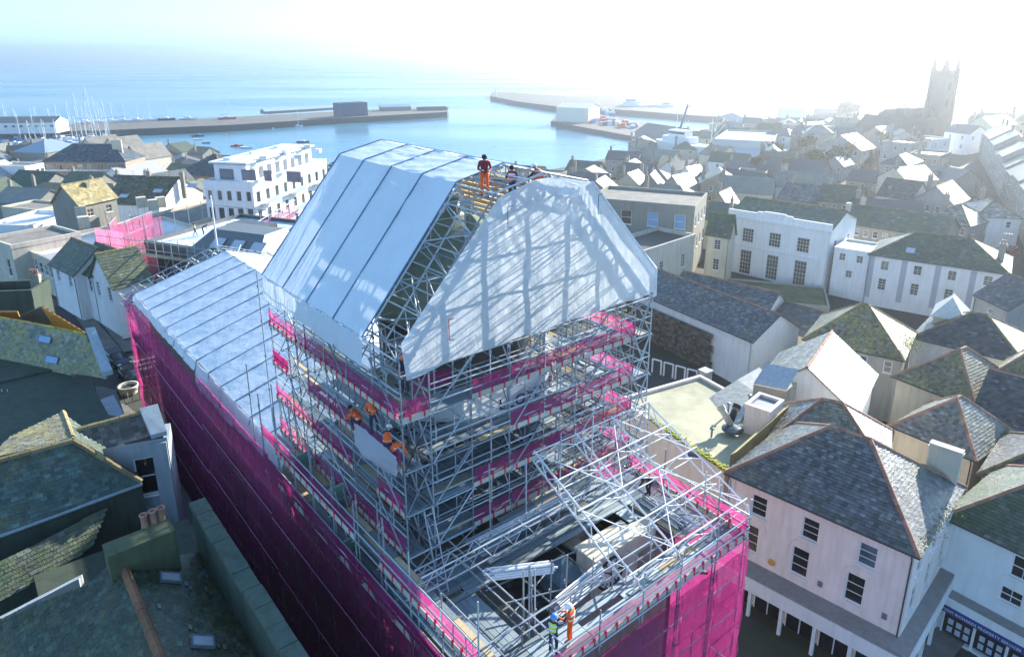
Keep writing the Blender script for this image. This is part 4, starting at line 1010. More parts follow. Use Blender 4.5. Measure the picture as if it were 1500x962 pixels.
# ------------------------------------------------------------------ land, sea and air
SEA = -20.0
COAST = [(-3000, 228), (-300, 226), (0, 224), (120, 223), (205, 227), (270, 233), (450, 250), (700, 258), (830, 247), (890, 233), (960, 212), (1000, 214), (1045, 196), (1062, 173), (1100, 167), (1150, 162), (1300, 150), (1460, 148), (1500, 149), (1700, 146), (4500, 146)]
def coast_d(k):
    x = k * FOC * CT + PX
    for (x0, y0), (x1, y1) in zip(COAST, COAST[1:]):
        if x0 <= x <= x1:
            y = y0 + (y1 - y0) * (x - x0) / (x1 - x0); r = ray(750, y); return (-17.2 - CAM_H) / r.z * r.y
    return 300
def ground_z(X, Y):
    cd = coast_d(X / max(Y, 40)) if Y > 60 else 1e9
    z = max(gz(X, Y), -17.2)
    return z + (-25.5 - z) * ss(-4, 7, Y - cd)
m = MB(); step = 7.0; xs = np.arange(-760, 1001, step); ys = np.arange(-90, 1201, step)
idx = {}
for j, y in enumerate(ys):
    for i, x in enumerate(xs): m.v.append((x, y, ground_z(x, y)))
nx_ = len(xs)
for j in range(len(ys) - 1):
    for i in range(nx_ - 1):
        q = (j * nx_ + i, j * nx_ + i + 1, (j + 1) * nx_ + i + 1, (j + 1) * nx_ + i)
        if all(m.v[k][2] < -25 for k in q): continue
        m.f.append(q)
s = NT('town ground'); n1 = s.noise(.06, 5, .6); n2 = s.noise(.8, 5, .7)
r1 = s.ramp((n1, 0), [(.35, (.045, .05, .045)), (.5, (.07, .068, .06)), (.62, (.05, .06, .03)), (.75, (.10, .095, .08))]); mx = s.mix(.35, (r1, 0), (n2, 1), 'OVERLAY')
gm = s.done(s.bsdf(mx, .9, bump=(n2, 0), bumpd=.05))
gr = m.build('ground', gm, None, True, kind='structure')
s = NT('sea water')
g = s.pos(); a1 = s.noise(.09, 6, .62, stretch=(1, 2.2, 1)); a2 = s.noise(1.1, 4, .6, stretch=(1, 1.7, 1)); a3 = s.noise(.006, 4, .6, stretch=(.35, 1.4, 1))
c1 = s.n("Math", {0: (a1, 0), 1: 2.0}, operation='MULTIPLY'); c2 = s.n("Math", {0: (a2, 0), 1: .35}, operation='MULTIPLY'); hsum = s.n("Math", {0: (c1, 0), 1: (c2, 0)}, operation='ADD')
sm = s.ramp((a3, 0), [(.38, .16), (.62, .30)]); bd = s.n("Bump", {'Height': (hsum, 0), 'Strength': (s.ramp((a3, 0), [(.35, .10), (.65, .34)]), 0), 'Distance': .45})
cw = s.ramp((a3, 0), [(.35, (.05, .16, .24)), (.65, (.07, .20, .29))])
pb = s.n("BsdfPrincipled", {'Base Color': (cw, 0), 'Roughness': (sm, 0), 'IOR': 1.333, 'Specular IOR Level': .5, 'Normal': (bd, 0)})
M_SEA = s.done(pb)
m = MB(); m.prism([(-9000, 150, SEA - .6), (9000, 150, SEA - .6), (9000, 14000, SEA - .6), (-9000, 14000, SEA - .6)], (0, 0, .6)); m.build('sea', M_SEA, None, kind='structure')
# hazy sea air
m = MB(); m.prism([(-9800, -140, -27), (9800, -140, -27), (9800, 14800, -27), (-9800, 14800, -27)], (0, 0, 66.2))
hz = m.build('haze', None or [], None, kind='stuff'); s = NT('haze'); pv = s.n("VolumePrincipled", {'Color': (.93, .965, 1.0, 1), 'Density': .00040, 'Anisotropy': .80}); s.t.links.new(pv.outputs[0], s.out.inputs['Volume']); hz.data.materials.append(s.m)
# streets laid over the ground
def strip(name, pts, wd, dz, mat, kind='structure', side=0.):
    P = [Vector((x, y, 0)) for x, y in pts]; Q = []
    for a, b in zip(P, P[1:]):
        k = max(1, int((b - a).length / 4)); Q += [a.lerp(b, i / k) for i in range(k)]
    Q.append(P[-1]); m = MB(); L = []
    for i, q in enumerate(Q):
        d = (Q[min(i + 1, len(Q) - 1)] - Q[max(0, i - 1)]).normalized(); n = Vector((-d.y, d.x, 0)); row = []
        for t in (-1, -.5, 0, .5, 1):
            p = q + n * (side + t * wd / 2); row.append((p.x, p.y, max(ground_bi(p.x, p.y), ground_bi(q.x, q.y) - .05) + dz))
        L.append(m.pt(row))
    for a, b in zip(L, L[1:]):
        for t in range(4): m.f.append((a + t, a + t + 1, b + t + 1, b + t))
    return m.build(name, mat, None, kind=kind)
def ground_bi(x, y):
    i = (x - xs[0]) / step; j = (y - ys[0]) / step; i0, j0 = int(i), int(j); fx, fy = i - i0, j - j0
    f = lambda a, b: GV[b * nx_ + a]
    return f(i0, j0) * (1 - fx) * (1 - fy) + f(i0 + 1, j0) * fx * (1 - fy) + f(i0, j0 + 1) * (1 - fx) * fy + f(i0 + 1, j0 + 1) * fx * fy
GV = [ground_z(x, y) for y in ys for x in xs]
pt = lambda a, b: tuple(W(a, b, 0)[:2])
strip('street', [pt(-6, -60), pt(-6, 0), pt(-6.5, 12), pt(-6.5, 19), pt(-6.5, 90)], 7.5, .10, M_ASPHALT) if False else None
strip('street', [pt(-9, 14), pt(-8.5, 60)], 9, .06, M_ASPHALT)
strip('pavement', [pt(-2.6, -12), pt(-2.6, 60)], 2.6, .20, M_PAVE)
strip('pavement', [pt(62, -4), pt(57.5, -2.2), pt(54, -1.7), pt(30, -1.7), pt(0, -1.7)], 3.0, .20, M_PAVE)
strip('street', [pt(66, 30), pt(66, -6), pt(68, -40)], 9, .06, M_ASPHALT)
strip('street', [pt(66, -2), pt(160, -6)], 8, .064, M_ASPHALT)
strip('pavement', [pt(73, 30), pt(73, -1)], 3.5, .21, M_PAVE); strip('pavement', [pt(73, 1), pt(150, -1)], 3, .214, M_PAVE)
M_LINE = mat_plain('white road paint', (.72, .72, .70), .7)
for i in range(3):
    p = W(67.5 + i * 1.3 - 2, 1.0 + i * .5, 0); m = MB(); z = ground_bi(p.x, p.y) + .09; m.box((p.x, p.y, z), V * 2.6, U * .5, Z * .012); o = m.build('road_marking', M_LINE, None, kind='structure')
for a_, b_, du, dv in ((63.6, 1.2, .15, 3.2), (63.6, 1.2, 2.6, .15), (66.0, 1.2, .15, 3.2)):
    p = W(a_, b_, 0); m = MB(); z = ground_bi(p.x, p.y) + .09; m.box((p.x, p.y, z), V * dv, U * du, Z * .012); m.build('road_marking', M_LINE, None, kind='structure')
# street going up past the church, on the right of the picture
# ------------------------------------------------------------------ pink corner building
ZE = 8.5
G_ = mat_glass('dark glass', (.012, .013, .016), .08)
def row(*a): return a
rt_, P, s_, t_, L_ = house('pale pink corner building with a wraparound shop canopy and dark hipped slate roof', (1070, 688), (1343, 806), ZE, 9.2, 'hip', 3.4, M_RPINK, M_SL1,
    wins=[('f', 3, [(-2.55, 1.55)], 1.08, 1, 3, .55, 11.0), ('f', 3, [(-5.5, 2.05)], 1.12, 1, 3, .2, 10.6), ('r', 3, [(-5.3, 1.9), (-2.5, 1.5)], 1.0, 2, 2)],
    chim=[(10.6, 8.8, 2.5, 0, 0, 1.9, M_LSTONE)], zg=-2.3, slate=(.30, .24), ridgemat=M_TERRA, glass=G_, cat='shop building', name='corner_building')
n_ = -t_
m = MB()
m.box(P(-.4, -1.35, 2.05), s_ * (L_ + 1.25), t_ * 1.35, Z * .22); m.box(P(L_, 0, 2.05), s_ * .85, t_ * 9.2, Z * .22); m.build('canopy_roof', mat_plain('grey lead canopy', (.26, .25, .24), .7), rt_)
m = MB(); m.box(P(-.45, -1.42, 1.0), s_ * (L_ + 1.37), t_ * .07, Z * 1.04); m.box(P(L_ + .85, -1.35, 1.0), s_ * .07, t_ * 10.5, Z * 1.04); m.build('fascia', M_RWHITE, rt_)
for i in range(6):
    m = MB(); m.box(P(.6 + i * 2.2, -1.3, -2.2), s_ * .22, t_ * .22, Z * 3.22); m.build('post', M_WHITE, rt_)
for i in range(4):
    m = MB(); m.box(P(L_ + .6, .9 + i * 2.3, -2.2), s_ * .2, t_ * .2, Z * 3.2); m.build('post', M_WHITE, rt_)
for i in range(5):
    m = MB(); m.box(P(.5 + i * 2.25, -.02, -1.6), s_ * 1.95, t_ * -.05, Z * 2.3); sw = m.build('shop_window', G_, rt_)
    m = MB(); 
    for x in (0, .95, 1.87): m.box(P(.5 + i * 2.25 + x, -.11, -1.65), s_ * .08, t_ * .05, Z * 2.4)
    m.box(P(.58 + i * 2.25, -.10, -2.1), s_ * 1.8, t_ * .05, Z * .5); m.build('frame', M_WHITE, sw, kind='stuff')
# moulded arches and pilasters left in the render
for x in (1.9, 5.4, 8.9):
    m = MB(); c = P(x + .1, -.02, ZE - 3.65)
    for k in range(10):
        a0, a1 = math.pi * k / 10, math.pi * (k + 1) / 10; m.tube(c + (s_ * math.cos(a0) + Z * math.sin(a0)) * .95, c + (s_ * math.cos(a1) + Z * math.sin(a1)) * .95, .035, 4)
    m.build('arch_moulding', M_RPINK, rt_)
m = MB(); m.box(P(-.05, -.06, ZE - .35), s_ * (L_ + .1), t_ * .06, Z * .22); m.box(P(L_, -.06, ZE - .35), s_ * .06, t_ * 9.2, Z * .22); m.build('eaves_moulding', M_RWHITE, rt_)
for x_ in (.0, L_ - .5): m = MB(); m.box(P(x_, -.05, 2.4), s_ * .47, t_ * .05, Z * 5.6); m.build('pilaster', M_RPINK, rt_)
m = MB(); m.tube(P(3.6, -.03, 3.0), P(3.6, -.10, 3.0), .24, 16); m.build('round_plaque', mat_plain('ochre plaque', (.60, .30, .06), .7), rt_)
for x, z in ((6.7, 3.0), (10.6, 3.0)):
    m = MB(); m.box(P(x, -.06, z), s_ * .28, t_ * .06, Z * .4); m.build('wall_vent', M_LEAD, rt_)
def lettering(txt, o, s, n, size, mat, root, ext=.012, align='LEFT', name='lettering'):
    tc = bpy.data.curves.new('t', 'FONT'); tc.body = txt; tc.size = size; tc.extrude = ext; tc.align_x = align; tc.resolution_u = 2
    to = bpy.data.objects.new('t', tc); COL.objects.link(to); me = bpy.data.meshes.new_from_object(to.evaluated_get(bpy.context.evaluated_depsgraph_get())); bpy.data.objects.remove(to)
    me.materials.append(mat); ob = inst(name, me, m_axes(Vector(o), s, Z, n), root); ob['kind'] = 'stuff'; return ob
M_LET = mat_plain('dark sign lettering', (.05, .06, .08), .6); M_LETW = mat_plain('pale sign lettering', (.70, .72, .78), .6); M_NAVYS = mat_plain('navy shop fascia', (.03, .06, .22), .5)
lettering('8', P(L_ - .2, -1.44, 1.3), s_, n_, .55, M_LET, rt_)
# eaves weeds on the bright side
def weeds(label, pts, h=.3, n=60, col=None, name='weed_clump', cat='weeds', group=None, spread=.25):
    m = MB()
    for p in pts:
        for k in range(n):
            c = Vector(p) + Vector((rnd.gauss(0, spread), rnd.gauss(0, spread), rnd.uniform(0, h))); d = Vector((rnd.uniform(-1, 1), rnd.uniform(-1, 1), rnd.uniform(.2, 1))).normalized() * .10; e = d.cross(Vector((rnd.random(), rnd.random(), .3))).normalized() * .05
            m.face([c - e, c + e, c + d + e * .4, c + d - e * .4])
    return tag(m.build(name, col or M_WEED, None, kind='stuff'), label, cat, group)
M_WEED = mat_island('fresh green leaves', (.20, .26, .05), .7, 0, .5, 1.5)
weeds('green weeds growing along the bright eaves gutter of the pink corner building', [P(L_ + .25, 1.2 + i * .9, ZE - .1) for i in range(6)], .25, 26)
# roofs behind the corner building
def at_h(L, R, h, z0=0.):                        # eave height from the lie of the land
    mx_, my_ = (L[0] + R[0]) / 2, (L[1] + R[1]) / 2; z = z0
    for _ in range(12): p = at(mx_, my_, z); z = gz(p.x, p.y) + h
    return z
def hp(label, L, R, h, depth, kind='gable', rh=2.4, **kw):
    ze = at_h(L, R, h); return house(label, L, R, ze, depth, kind, rh, **kw)
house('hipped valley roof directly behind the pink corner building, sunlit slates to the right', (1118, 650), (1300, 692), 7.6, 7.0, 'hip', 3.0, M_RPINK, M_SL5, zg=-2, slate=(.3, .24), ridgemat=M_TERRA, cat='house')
house('flat roofed pink annex with yellow lichened roof beside the scaffold', (905, 585), (1062, 690), 7.2, 9.5, 'flat', 0, M_RPINK, mat_plain('lichened flat roof', (.36, .35, .24), .75, 0, .3, .35), zg=-2.3, parapet=.12, cat='annex', name='flat_annex')
mo_ = MB(); e0_, e1_ = at(905, 585, 7.38), at(1062, 690, 7.38); dd_ = (e1_ - e0_).normalized(); nn2 = Vector((-dd_.y, dd_.x, 0))
for i in range(700):
    c_ = e0_ + dd_ * rnd.uniform(4, (e1_ - e0_).length) + nn2 * abs(rnd.gauss(0, .22)) + Z * rnd.uniform(-.05, .08); mo_.cbox(c_, rnd.uniform(.06, .22), rnd.uniform(.06, .18), rnd.uniform(.03, .10), rnd.random() * 3)
tag(mo_.build('moss', mat_island('yellow green moss', (.30, .32, .05), .9, 0, .5, 1.4), None, kind='stuff'), 'yellow green moss along the parapet of the flat annex', 'moss')
M_PUD = mat_plain('standing rain water', (.10, .16, .26), .06, 0, .2, 1, .001, .9)
m = MB(); m.prism([at(x, y, 7.02) for x, y in ((1000, 668), (1030, 640), (1062, 618), (1092, 612), (1070, 650), (1052, 678))][::-1], Z * .012); tag(m.build('puddle', M_PUD, None), 'blue sky coloured rain puddle on the flat roof round the domed rooflight', 'puddle')
for i, (x, y, r) in enumerate(((975, 600, 1.2), (1010, 622, .8), (985, 640, .6))):
    m = MB(); p = at(x, y, 7.02); m.prism([p + Vector((math.cos(a) * r * (1 + .3 * math.sin(a * 3 + i)), math.sin(a) * r * .6, 0)) for a in [2 * math.pi * k / 18 for k in range(18)]], Z * .01); tag(m.build('roof_patch', mat_plain('pale felt patch', (.50, .50, .40), .8), None), ('large pale patch on the lichened flat roof by the scaffold', 'middle sized pale patch in the centre of the lichened flat roof', 'smallest pale patch on the lichened flat roof')[i], 'roof patch')
# curved grey roof, glazed lean to and small pink stair house behind the flat annex
cr_ = thing('curved_roof_building', at(1080, 575, 2), 'grey curved roof sweeping between the yard and the pink annex', 'building')
g0_, g1_ = [at(x, y, z) for x, y, z in ((1010, 606, 6.4), (1045, 578, 7.2), (1080, 556, 7.8), (1112, 538, 8.0))], [at(x, y, z) for x, y, z in ((1066, 640, 6.8), (1092, 606, 7.4), (1120, 584, 7.9), (1150, 566, 8.1))]
m = MB()
for k in range(3): m.prism([g0_[k] - Z * .15, g0_[k + 1] - Z * .15, g1_[k + 1] - Z * .15, g1_[k] - Z * .15][::-1], Z * .15)
m.build('roof', mat_plain('weathered grey lead roof', (.30, .31, .29), .5, .1, .3), cr_)
m = MB()
for k in range(3): m.face([g0_[k] - Z * .15, g0_[k + 1] - Z * .15, g0_[k + 1] - Z * 9, g0_[k] - Z * 8]); m.face([g1_[k] - Z * .15, g1_[k + 1] - Z * .15, g1_[k + 1] - Z * 9, g1_[k] - Z * 8])
m.build('wall', M_STONE, cr_)
gl_ = thing('glazed_lean_to', at(1130, 560, 8), 'lean to roof of four pale ribbed glass panels beside the blazing slate slope', 'lean to'); a_, b_, c_ = at(1104, 562, 8.8), at(1152, 572, 8.8), at(1170, 542, 9.9); d_ = a_ + (c_ - b_)
for k in range(4):
    p0_, p1_ = a_.lerp(d_, k / 4), b_.lerp(c_, k / 4); q0_, q1_ = a_.lerp(d_, (k + .93) / 4), b_.lerp(c_, (k + .93) / 4); m = MB(); m.prism([p0_, p1_, q1_ + Z * .04, q0_ + Z * .04], Z * .06); m.build('panel', mat_plain('ribbed grey glass', (.36, .42, .46), .3), gl_)
m = MB(); m.box(a_ - Z * 3, b_ - a_, d_ - a_ - Z * (d_ - a_).z, Z * 2.95); m.build('wall', M_STONE, gl_)
hp('small pink stair house with a dark lead roof behind the domed rooflight', (1092, 592), (1128, 604), 10.8, 2.6, 'flat', wall=M_RPINK, roof=M_LEAD, parapet=.08, slate=None, cat='stair house')
for i, (x, y, h) in enumerate(((1096, 600, 1.3), (1066, 606, .9), (1042, 640, .7), (1108, 612, 1.1))):
    p = at(x, y, 7.1); m = MB(); m.tube(p, p + Z * h, .08, 8); m.lathe(p + Z * h, [(.05, 0), (.2, .02), (.16, .12), (.001, .16)], 10); tag(m.build('vent_cowl', M_LEAD, None), ('vent cowl against the pink stair house', 'vent cowl behind the two angled flue pipes', 'small vent cowl at the left of the puddle', 'vent cowl next to the lichened party wall')[i], 'vent cowl')
# agent's shop
ZB = 6.4
ra, PA, sa, ta, LA_ = house('white corner shop with a navy fascia sign and curved display windows', (1388, 752), (1575, 838), ZB, 9.5, 'hip', 3.0, M_RWHITE, M_SL4,
    wins=[('f', 1, [(-2.2, 1.55)], 1.35, 2, 2, 3.2, 6.2), ('f', 1, [(-4.2, 1.05)], 1.25, 2, 2, 2.9, 5.9)], zg=-2.6, slate=(.32, .25), ridgemat=M_TERRA, glass=G_, cat='shop', name='corner_shop')
m = MB(); m.box(PA(.1, -.95, .95), sa * 9.5, ta * .95, Z * .12); m.build('canopy_roof', mat_plain('grey lead canopy', (0, 0, 0)), ra)
m = MB(); m.box(PA(.1, -1.02, .45), sa * 9.5, ta * .07, Z * .60); m.build('fascia', M_RWHITE, ra)
m = MB(); m.box(PA(.2, -1.08, -.05), sa * 9.2, ta * .06, Z * .50); sg = m.build('sign_board', M_NAVYS, ra)
lettering('ANTONY RICHARDS PROPERTY SERVICES', PA(.75, -1.10, .08), sa, -ta, .27, M_LETW, ra)
m = MB(); m.box(PA(.1, -.9, -2.5), sa * .9, ta * .85, Z * 2.5); m.build('pier', M_RWHITE, ra)
for i in range(3):
    x0 = 1.3 + i * 1.9; m = MB(); m.box(PA(x0, -.80, -1.7), sa * 1.8, ta * .05, Z * 1.6); g_ = m.build('display_window', G_, ra)
    m = MB(); m.box(PA(x0 - .06, -.86, -1.9), sa * .1, ta * .1, Z * 1.9); m.box(PA(x0 + 1.78, -.86, -1.9), sa * .06, ta * .1, Z * 1.9); m.build('frame', M_WHITE, g_, kind='stuff')
    for r_ in range(2):
        for c in range(3): m = MB(); m.box(PA(x0 + .3 + c * .5, -.835, -1.55 + r_ * .6), sa * .32, ta * .02, Z * .42); m.build('property_card', mat_plain('pale card', (.45, .50, .58), .6), g_)
m = MB(); m.box(PA(1.2, -.95, -2.45), sa * 7, ta * .9, Z * .55); m.build('stall_riser', M_RWHITE, ra)
# ------------------------------------------------------------------ buildings right of the tower
TB = [('f', 3, [(-10.5, 4.4)], 2.1, 4, 6, 1.2, 16.0), ('f', 3, [(-4.6, 2.5)], 2.1, 4, 4, 1.2, 16.0), ('r', 2, [(-9, 2.6), (-4.5, 2.2)], 1.2, 2, 4)]
M_GRG = mat_glass('grey green glass', (.05, .06, .055), .15)
rw, PW, sw_, tw, LW = house('tall white classical hall with two rows of multi pane windows and a parapet', (1070, 313), (1217, 337), 8.0, 12, 'gable', 2.2, M_RWHITE, M_SL4, wins=TB, zg=-3.6, slate=(.5, .4), chim=[(17.0, 9, 3.0, 0, 1, 1.0, M_LSTONE)], glass=M_GRG, cat='hall', name='classical_hall')
m = MB(); m.box(PW(-.4, -.45, 7.6), sw_ * (LW + .8), tw * .5, Z * .35); m.box(PW(-.25, -.3, 7.95), sw_ * (LW + .5), tw * .35, Z * 1.0); m.box(PW(5.2, -.36, 8.95), sw_ * 6.2, tw * .4, Z * .28); m.box(PW(6.4, -.36, 9.23), sw_ * 3.8, tw * .4, Z * .2); m.build('parapet', M_RWHITE, rw)
for x in (.1, LW - 1.4):
    m = MB(); m.box(PW(x, -.22, -3.4), sw_ * 1.3, tw * .22, Z * 10.9); m.build('pilaster', M_RWHITE, rw)
m = MB(); m.box(PW(1.4, -.14, 2.6), sw_ * (LW - 2.8), tw * .14, Z * .25); m.build('string_course', M_RWHITE, rw)
m = MB(); m.lathe(PW(LW + .2, 5.0, -3.2), [(2.6, 0), (2.6, 6.8), (3.1, 6.9), (3.1, 7.3), (.01, 7.45)], 24); m.build('round_bay', M_RCREAM, rw, True)
hp('white two storey flat roofed annex between the classical hall and banded white house', (1223, 363), (1274, 371), 8.2, 7, 'flat', wall=M_RWHITE, roof=mat_plain('bright flat roof', (.55, .52, .42), .6), wins=[('f', 2, [(-1.9, 1.2)], 1.0, 2, 4), ('f', 1, [(-4.6, 1.2)], 1.0, 2, 4)], parapet=.2, slate=None, glass=M_GRG, cat='annex')
rb, PB_, sb, tb, LB = hp('long white house with grey painted bands between its sash windows', (1275, 371), (1478, 400), 8.6, 11, 'hip', 3.2, wall=M_RWHITE, roof=M_SL4, wins=[('f', 4, [(-2.4, 1.5), (-5.7, 1.9)], 1.15, 2, 4)], slate=(.5, .4), lights=[(0, 5, 1.5, 1.3, 1.3)], glass=M_GRG, chim=[(17, 4, 3.3)])
m = MB(); zt = PB_(0, 0, 0).z
for x in (0, .25, .5, .75, .97): m.box(PB_(LB * x, -.03, -2), sb * .8, tb * .03, Z * (at_h((1275, 371), (1478, 400), 8.6) + 1.6))
m.build('painted_band', mat_render('grey painted band', (.42, .46, .52), .2), rb)
M_OFF = mat_render('brown grey render', (.30, .29, .25), .35)
house('grey brown flat roofed office block with three pale blue sash windows', (862, 292), (1018, 305), 10.2, 13, 'flat', wall=M_OFF, roof=M_FELT, zg=-3, parapet=.4, slate=None, wins=[('f', 4, [(-3.9, 2.5)], 1.9, 1, 2), ('r', 4, [(-3.6, 1.8), (-8, 1.8)], 1.1, 1, 2)],
      glass=mat_plain('pale blue reflecting glass', (.22, .38, .55), .15, 0, .1, .5, .001, .8), cat='office block', name='office_block')
house('lower stone fronted range with dark flat roof in front of the office block', (880, 392), (1018, 347), 6.0, 7.5, 'flat', wall=M_LSTONE, roof=mat_plain('dark wet felt', (.07, .075, .07), .5), zg=-3, parapet=.5, slate=None, wins=[('f', 4, [(-4.6, 2.3)], 1.1, 2, 4)], glass=M_GRG)
hp('narrow cream house with a dark roof squeezed beside the classical hall', (1036, 338), (1069, 343), 9.0, 2.6, 'gable', 3, wall=M_RCREAM, roof=M_SL4, wins=[('f', 1, [(-3.0, 1.7), (-6.6, 2.0)], 1.1, 2, 4)], slate=(.5, .4))
m_w = M_RWHITE
house('long low slate roofed range with terracotta ridge and white end gable', (930, 425), (1103, 498), 4.6, 8.0, 'gable', 2.4, m_w, M_SL1, zg=-3, slate=(.36, .28), ridgemat=M_TERRA)
house('second slate roofed range just behind the low white gabled one', (985, 424), (1122, 458), 3.6, 6.4, 'gable', 2.0, m_w, M_SL1, zg=-3, slate=(.4, .3), ridgemat=M_TERRA)
house('low dark roofed cream outbuilding behind the bright hipped roof', (1122, 474), (1200, 497), 2.4, 10, 'gable', 1.8, M_RCREAM, M_SL3, zg=-3, slate=(.4, .3))
house('mossy flat roofed court building below the classical hall', (1040, 432), (1215, 450), -1.4, 10, 'flat', 0, M_RGREY, mat_plain('mossy flat roof', (.13, .14, .07), .9, 0, .4, .4), zg=-3, parapet=.1, slate=None)
weeds('dark rubble wall behind the scaffold tower', [W(0, 0, -50)], 0, 1) if False else None
rw_ = thing('stone_wall', at(1000, 520, 0), 'tall dark rubble stone wall running behind the right side of the scaffold tower', 'wall')
p, q = at(925, 425, 4.6), at(1044, 474, 4.6); p.z = q.z = 3.2; dq = (q - p).normalized(); p += Vector((dq.y, -dq.x, 0)) * .4; q += Vector((dq.y, -dq.x, 0)) * .4; d = (q - p).normalized(); nn_ = Vector((d.y, -d.x, 0)); M_RUB = mat_island('dark rubble stone', (.11, .10, .08), .9, 0, .45, 1.6)
m = MB(); zz_ = -4.0
while zz_ < 3.1:
    x = -rnd.random(); h = rnd.uniform(.22, .34)
    while x < (q - p).length:
        w_ = rnd.uniform(.3, .7); m.box(p + d * x + Z * (zz_ - 3.2) - nn_ * .3, d * (w_ - .03), nn_ * (.3 + rnd.uniform(0, .06)), Z * (h - .03)); x += w_
    zz_ += h
m.build('rubble_stones', M_RUB, rw_, kind='stuff'); m = MB(); m.box(p - nn_ * .31 - Z * 7.2, d * (q - p).length, nn_ * .26, Z * 7.2); m.build('mortar_core', M_STONE, rw_); 
# yard things behind the deck
fl = thing('flue_stack', at(1028, 590, 3), 'square galvanised ventilation stack standing in the yard behind the scaffold', 'flue')
b = at(1030, 585, 2); m = MB(); m.cbox(b, .95, .95, 3.2, .6); m.cbox(b + Z * 3.2, 1.1, 1.1, .12, .6); m.cbox(b - Z * 1, 1.5, 1.2, 1.0, .6); m.build('duct', mat_plain('galvanised sheet', (.42, .43, .42), .4, .5), fl)
for i in range(5):
    p = at(955 + i * 17, 545 + i * 5, 0); m = MB(); e = Vector((.8, -.6, 0)); m.tube(p, p + Z * 1.7, .1, 6); m.tube(p + Z * 1.7, p + Z * 1.7 + e * 1.1, .1, 6); m.tube(p + Z * 1.7 + e * 1.1, p + e * 1.1, .1, 6)
    tag(m.build('pipe_loop', M_RWHITE, None), ('leftmost white pipe hoop against the dark yard wall', 'second white pipe hoop from the scaffold', 'middle white pipe hoop of the row in the yard', 'fourth white pipe hoop, next to last by the flue', 'white pipe hoop nearest the galvanised flue stack')[i], 'pipe hoop', 'white pipe hoops in the yard')
m = MB(); p = at(985, 617, 1.4); m.cbox(p, 3.2, 2.0, .12, -.4); m.cbox(p - Z * 1.6, 2.9, 1.8, 1.6, -.4); tag(m.build('plant_housing', mat_plain('blue grey sheet', (.30, .38, .48), .4), None), 'blue grey topped plant housing in the shaded yard', 'plant housing')
for k, (x, y, dx, lb) in enumerate(((1058, 600, -1, 'cream flue pipe angled up beside the domed rooflight'), (1078, 598, 1, 'dark flue pipe with an open end beside the cream one'))):
    p = at(x, y, 8.6); d = Vector((dx * .3, .3, .5)); m = MB(); m.tube(p - d * 2, p, .27, 12); m.tube(p, p + d * .5, .33, 12, cap=False); tag(m.build('flue_pipe', M_LSTONE if k == 0 else M_DARK, None, True), lb, 'flue pipe')
p = at(1073, 629, 7.4); m = MB(); m.lathe(p, [(.85, 0), (.85, .10), (.75, .12), (.5, .22), (.001, .28)], 20); tag(m.build('rooflight', mat_plain('dark dome glass', (.05, .07, .09), .2), None, True), 'dark domed round rooflight on the flat pink annex roof', 'rooflight')
p0, p1 = at(1070, 668, 8.6), at(1148, 600, 8.6); d = (p1 - p0); m = MB(); m.box(p0 - Z * 2.5, d, Vector((.5, .35, 0)), Z * 2.5); m.box(p0 - Vector((.06, .06, 0)), d, Vector((.62, .45, 0)), Z * .14); tag(m.build('party_wall', mat_render('ochre lichened wall', (.42, .36, .18), .4), None), 'long lichened party wall rising between the annex and the corner building roof', 'wall')
house('curved roofed white slate house, its right slope blazing in the sun', (1105, 566), (1254, 604), 6.6, 9.5, 'gablef', 3.2, M_RWHITE, M_SL5, zg=-2, slate=(.34, .26), ridgemat=M_TERRA)
house('hip roofed house with a lichen green left slope and a brilliant right slope', (1180, 494), (1322, 524), 5.6, 9, 'hip', 3.6, M_RGREY, M_SL2, zg=-2, slate=(.36, .28), wins=[('f', 4, [(-2, 1.3)], .8, 1, 2)])
weeds('bright green shrub growing at the corner of the brilliant hipped roof', [at(1330, 512, 6)], 1.4, 420, spread=.6, name='shrub', cat='shrub')
house('pair of dark hips with one lichen yellow slope beside the green shrub', (1312, 548), (1428, 592), 5.4, 8.5, 'hip', 3.2, M_RCREAM, M_SL2, zg=-2, slate=(.36, .28), ridgemat=M_TERRA)
house('brown slate hipped house at the right edge above the pale slated hip', (1432, 560), (1530, 590), 5.8, 9, 'hip', 3.2, M_RCREAM, M_SL2, zg=-2, slate=(.36, .28), ridgemat=M_TERRA)
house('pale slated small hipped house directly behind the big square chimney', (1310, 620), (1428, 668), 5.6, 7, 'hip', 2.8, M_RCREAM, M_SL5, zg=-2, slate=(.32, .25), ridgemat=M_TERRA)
house('dark slate house with a single rooflight at the right edge of the picture', (1425, 610), (1540, 645), 5.6, 9, 'gable', 3, M_RCREAM, M_SL3, zg=-2, slate=(.36, .28), lights=[(0, 4, 2.0, .9, 1.0)], ridgemat=M_TERRA)
house('dark low roof with two short chimneys behind the white corner shop', (1440, 690), (1570, 735), 6.0, 8, 'hip', 2.0, M_RGREY, M_SL3, zg=-2, slate=(.36, .28), chim=[(3, 3, 1.8, 0), (6, 3, 1.8, 0)])
house('long dark hipped slate range behind the yellow sloped hips', (1338, 492), (1500, 530), 4.8, 9, 'hip', 2.8, M_RWHITE, M_SL3, zg=-2, slate=(.45, .36))
house('small cream tower with a bright pyramid roof', (1368, 458), (1412, 466), 6.8, 4.5, 'hip', 1.8, M_RCREAM, mat_plain('bright roof sheet', (.55, .56, .52), .35), zg=-2, slate=None)
house('grey green rendered house with a steep roof right of the small cream tower', (1430, 430), (1478, 452), 6.0, 8, 'gable', 2.6, M_RGREY, M_SL3, zg=-2, slate=(.5, .4), wins=[('f', 1, [(-2.4, 1.4)], .9, 1, 2)])
house('brick building at the far right edge beside the grey green house', (1480, 440), (1530, 455), 5.0, 8, 'flat', 0, M_RBROWN, M_FELT, zg=-2, slate=None, parapet=.3)

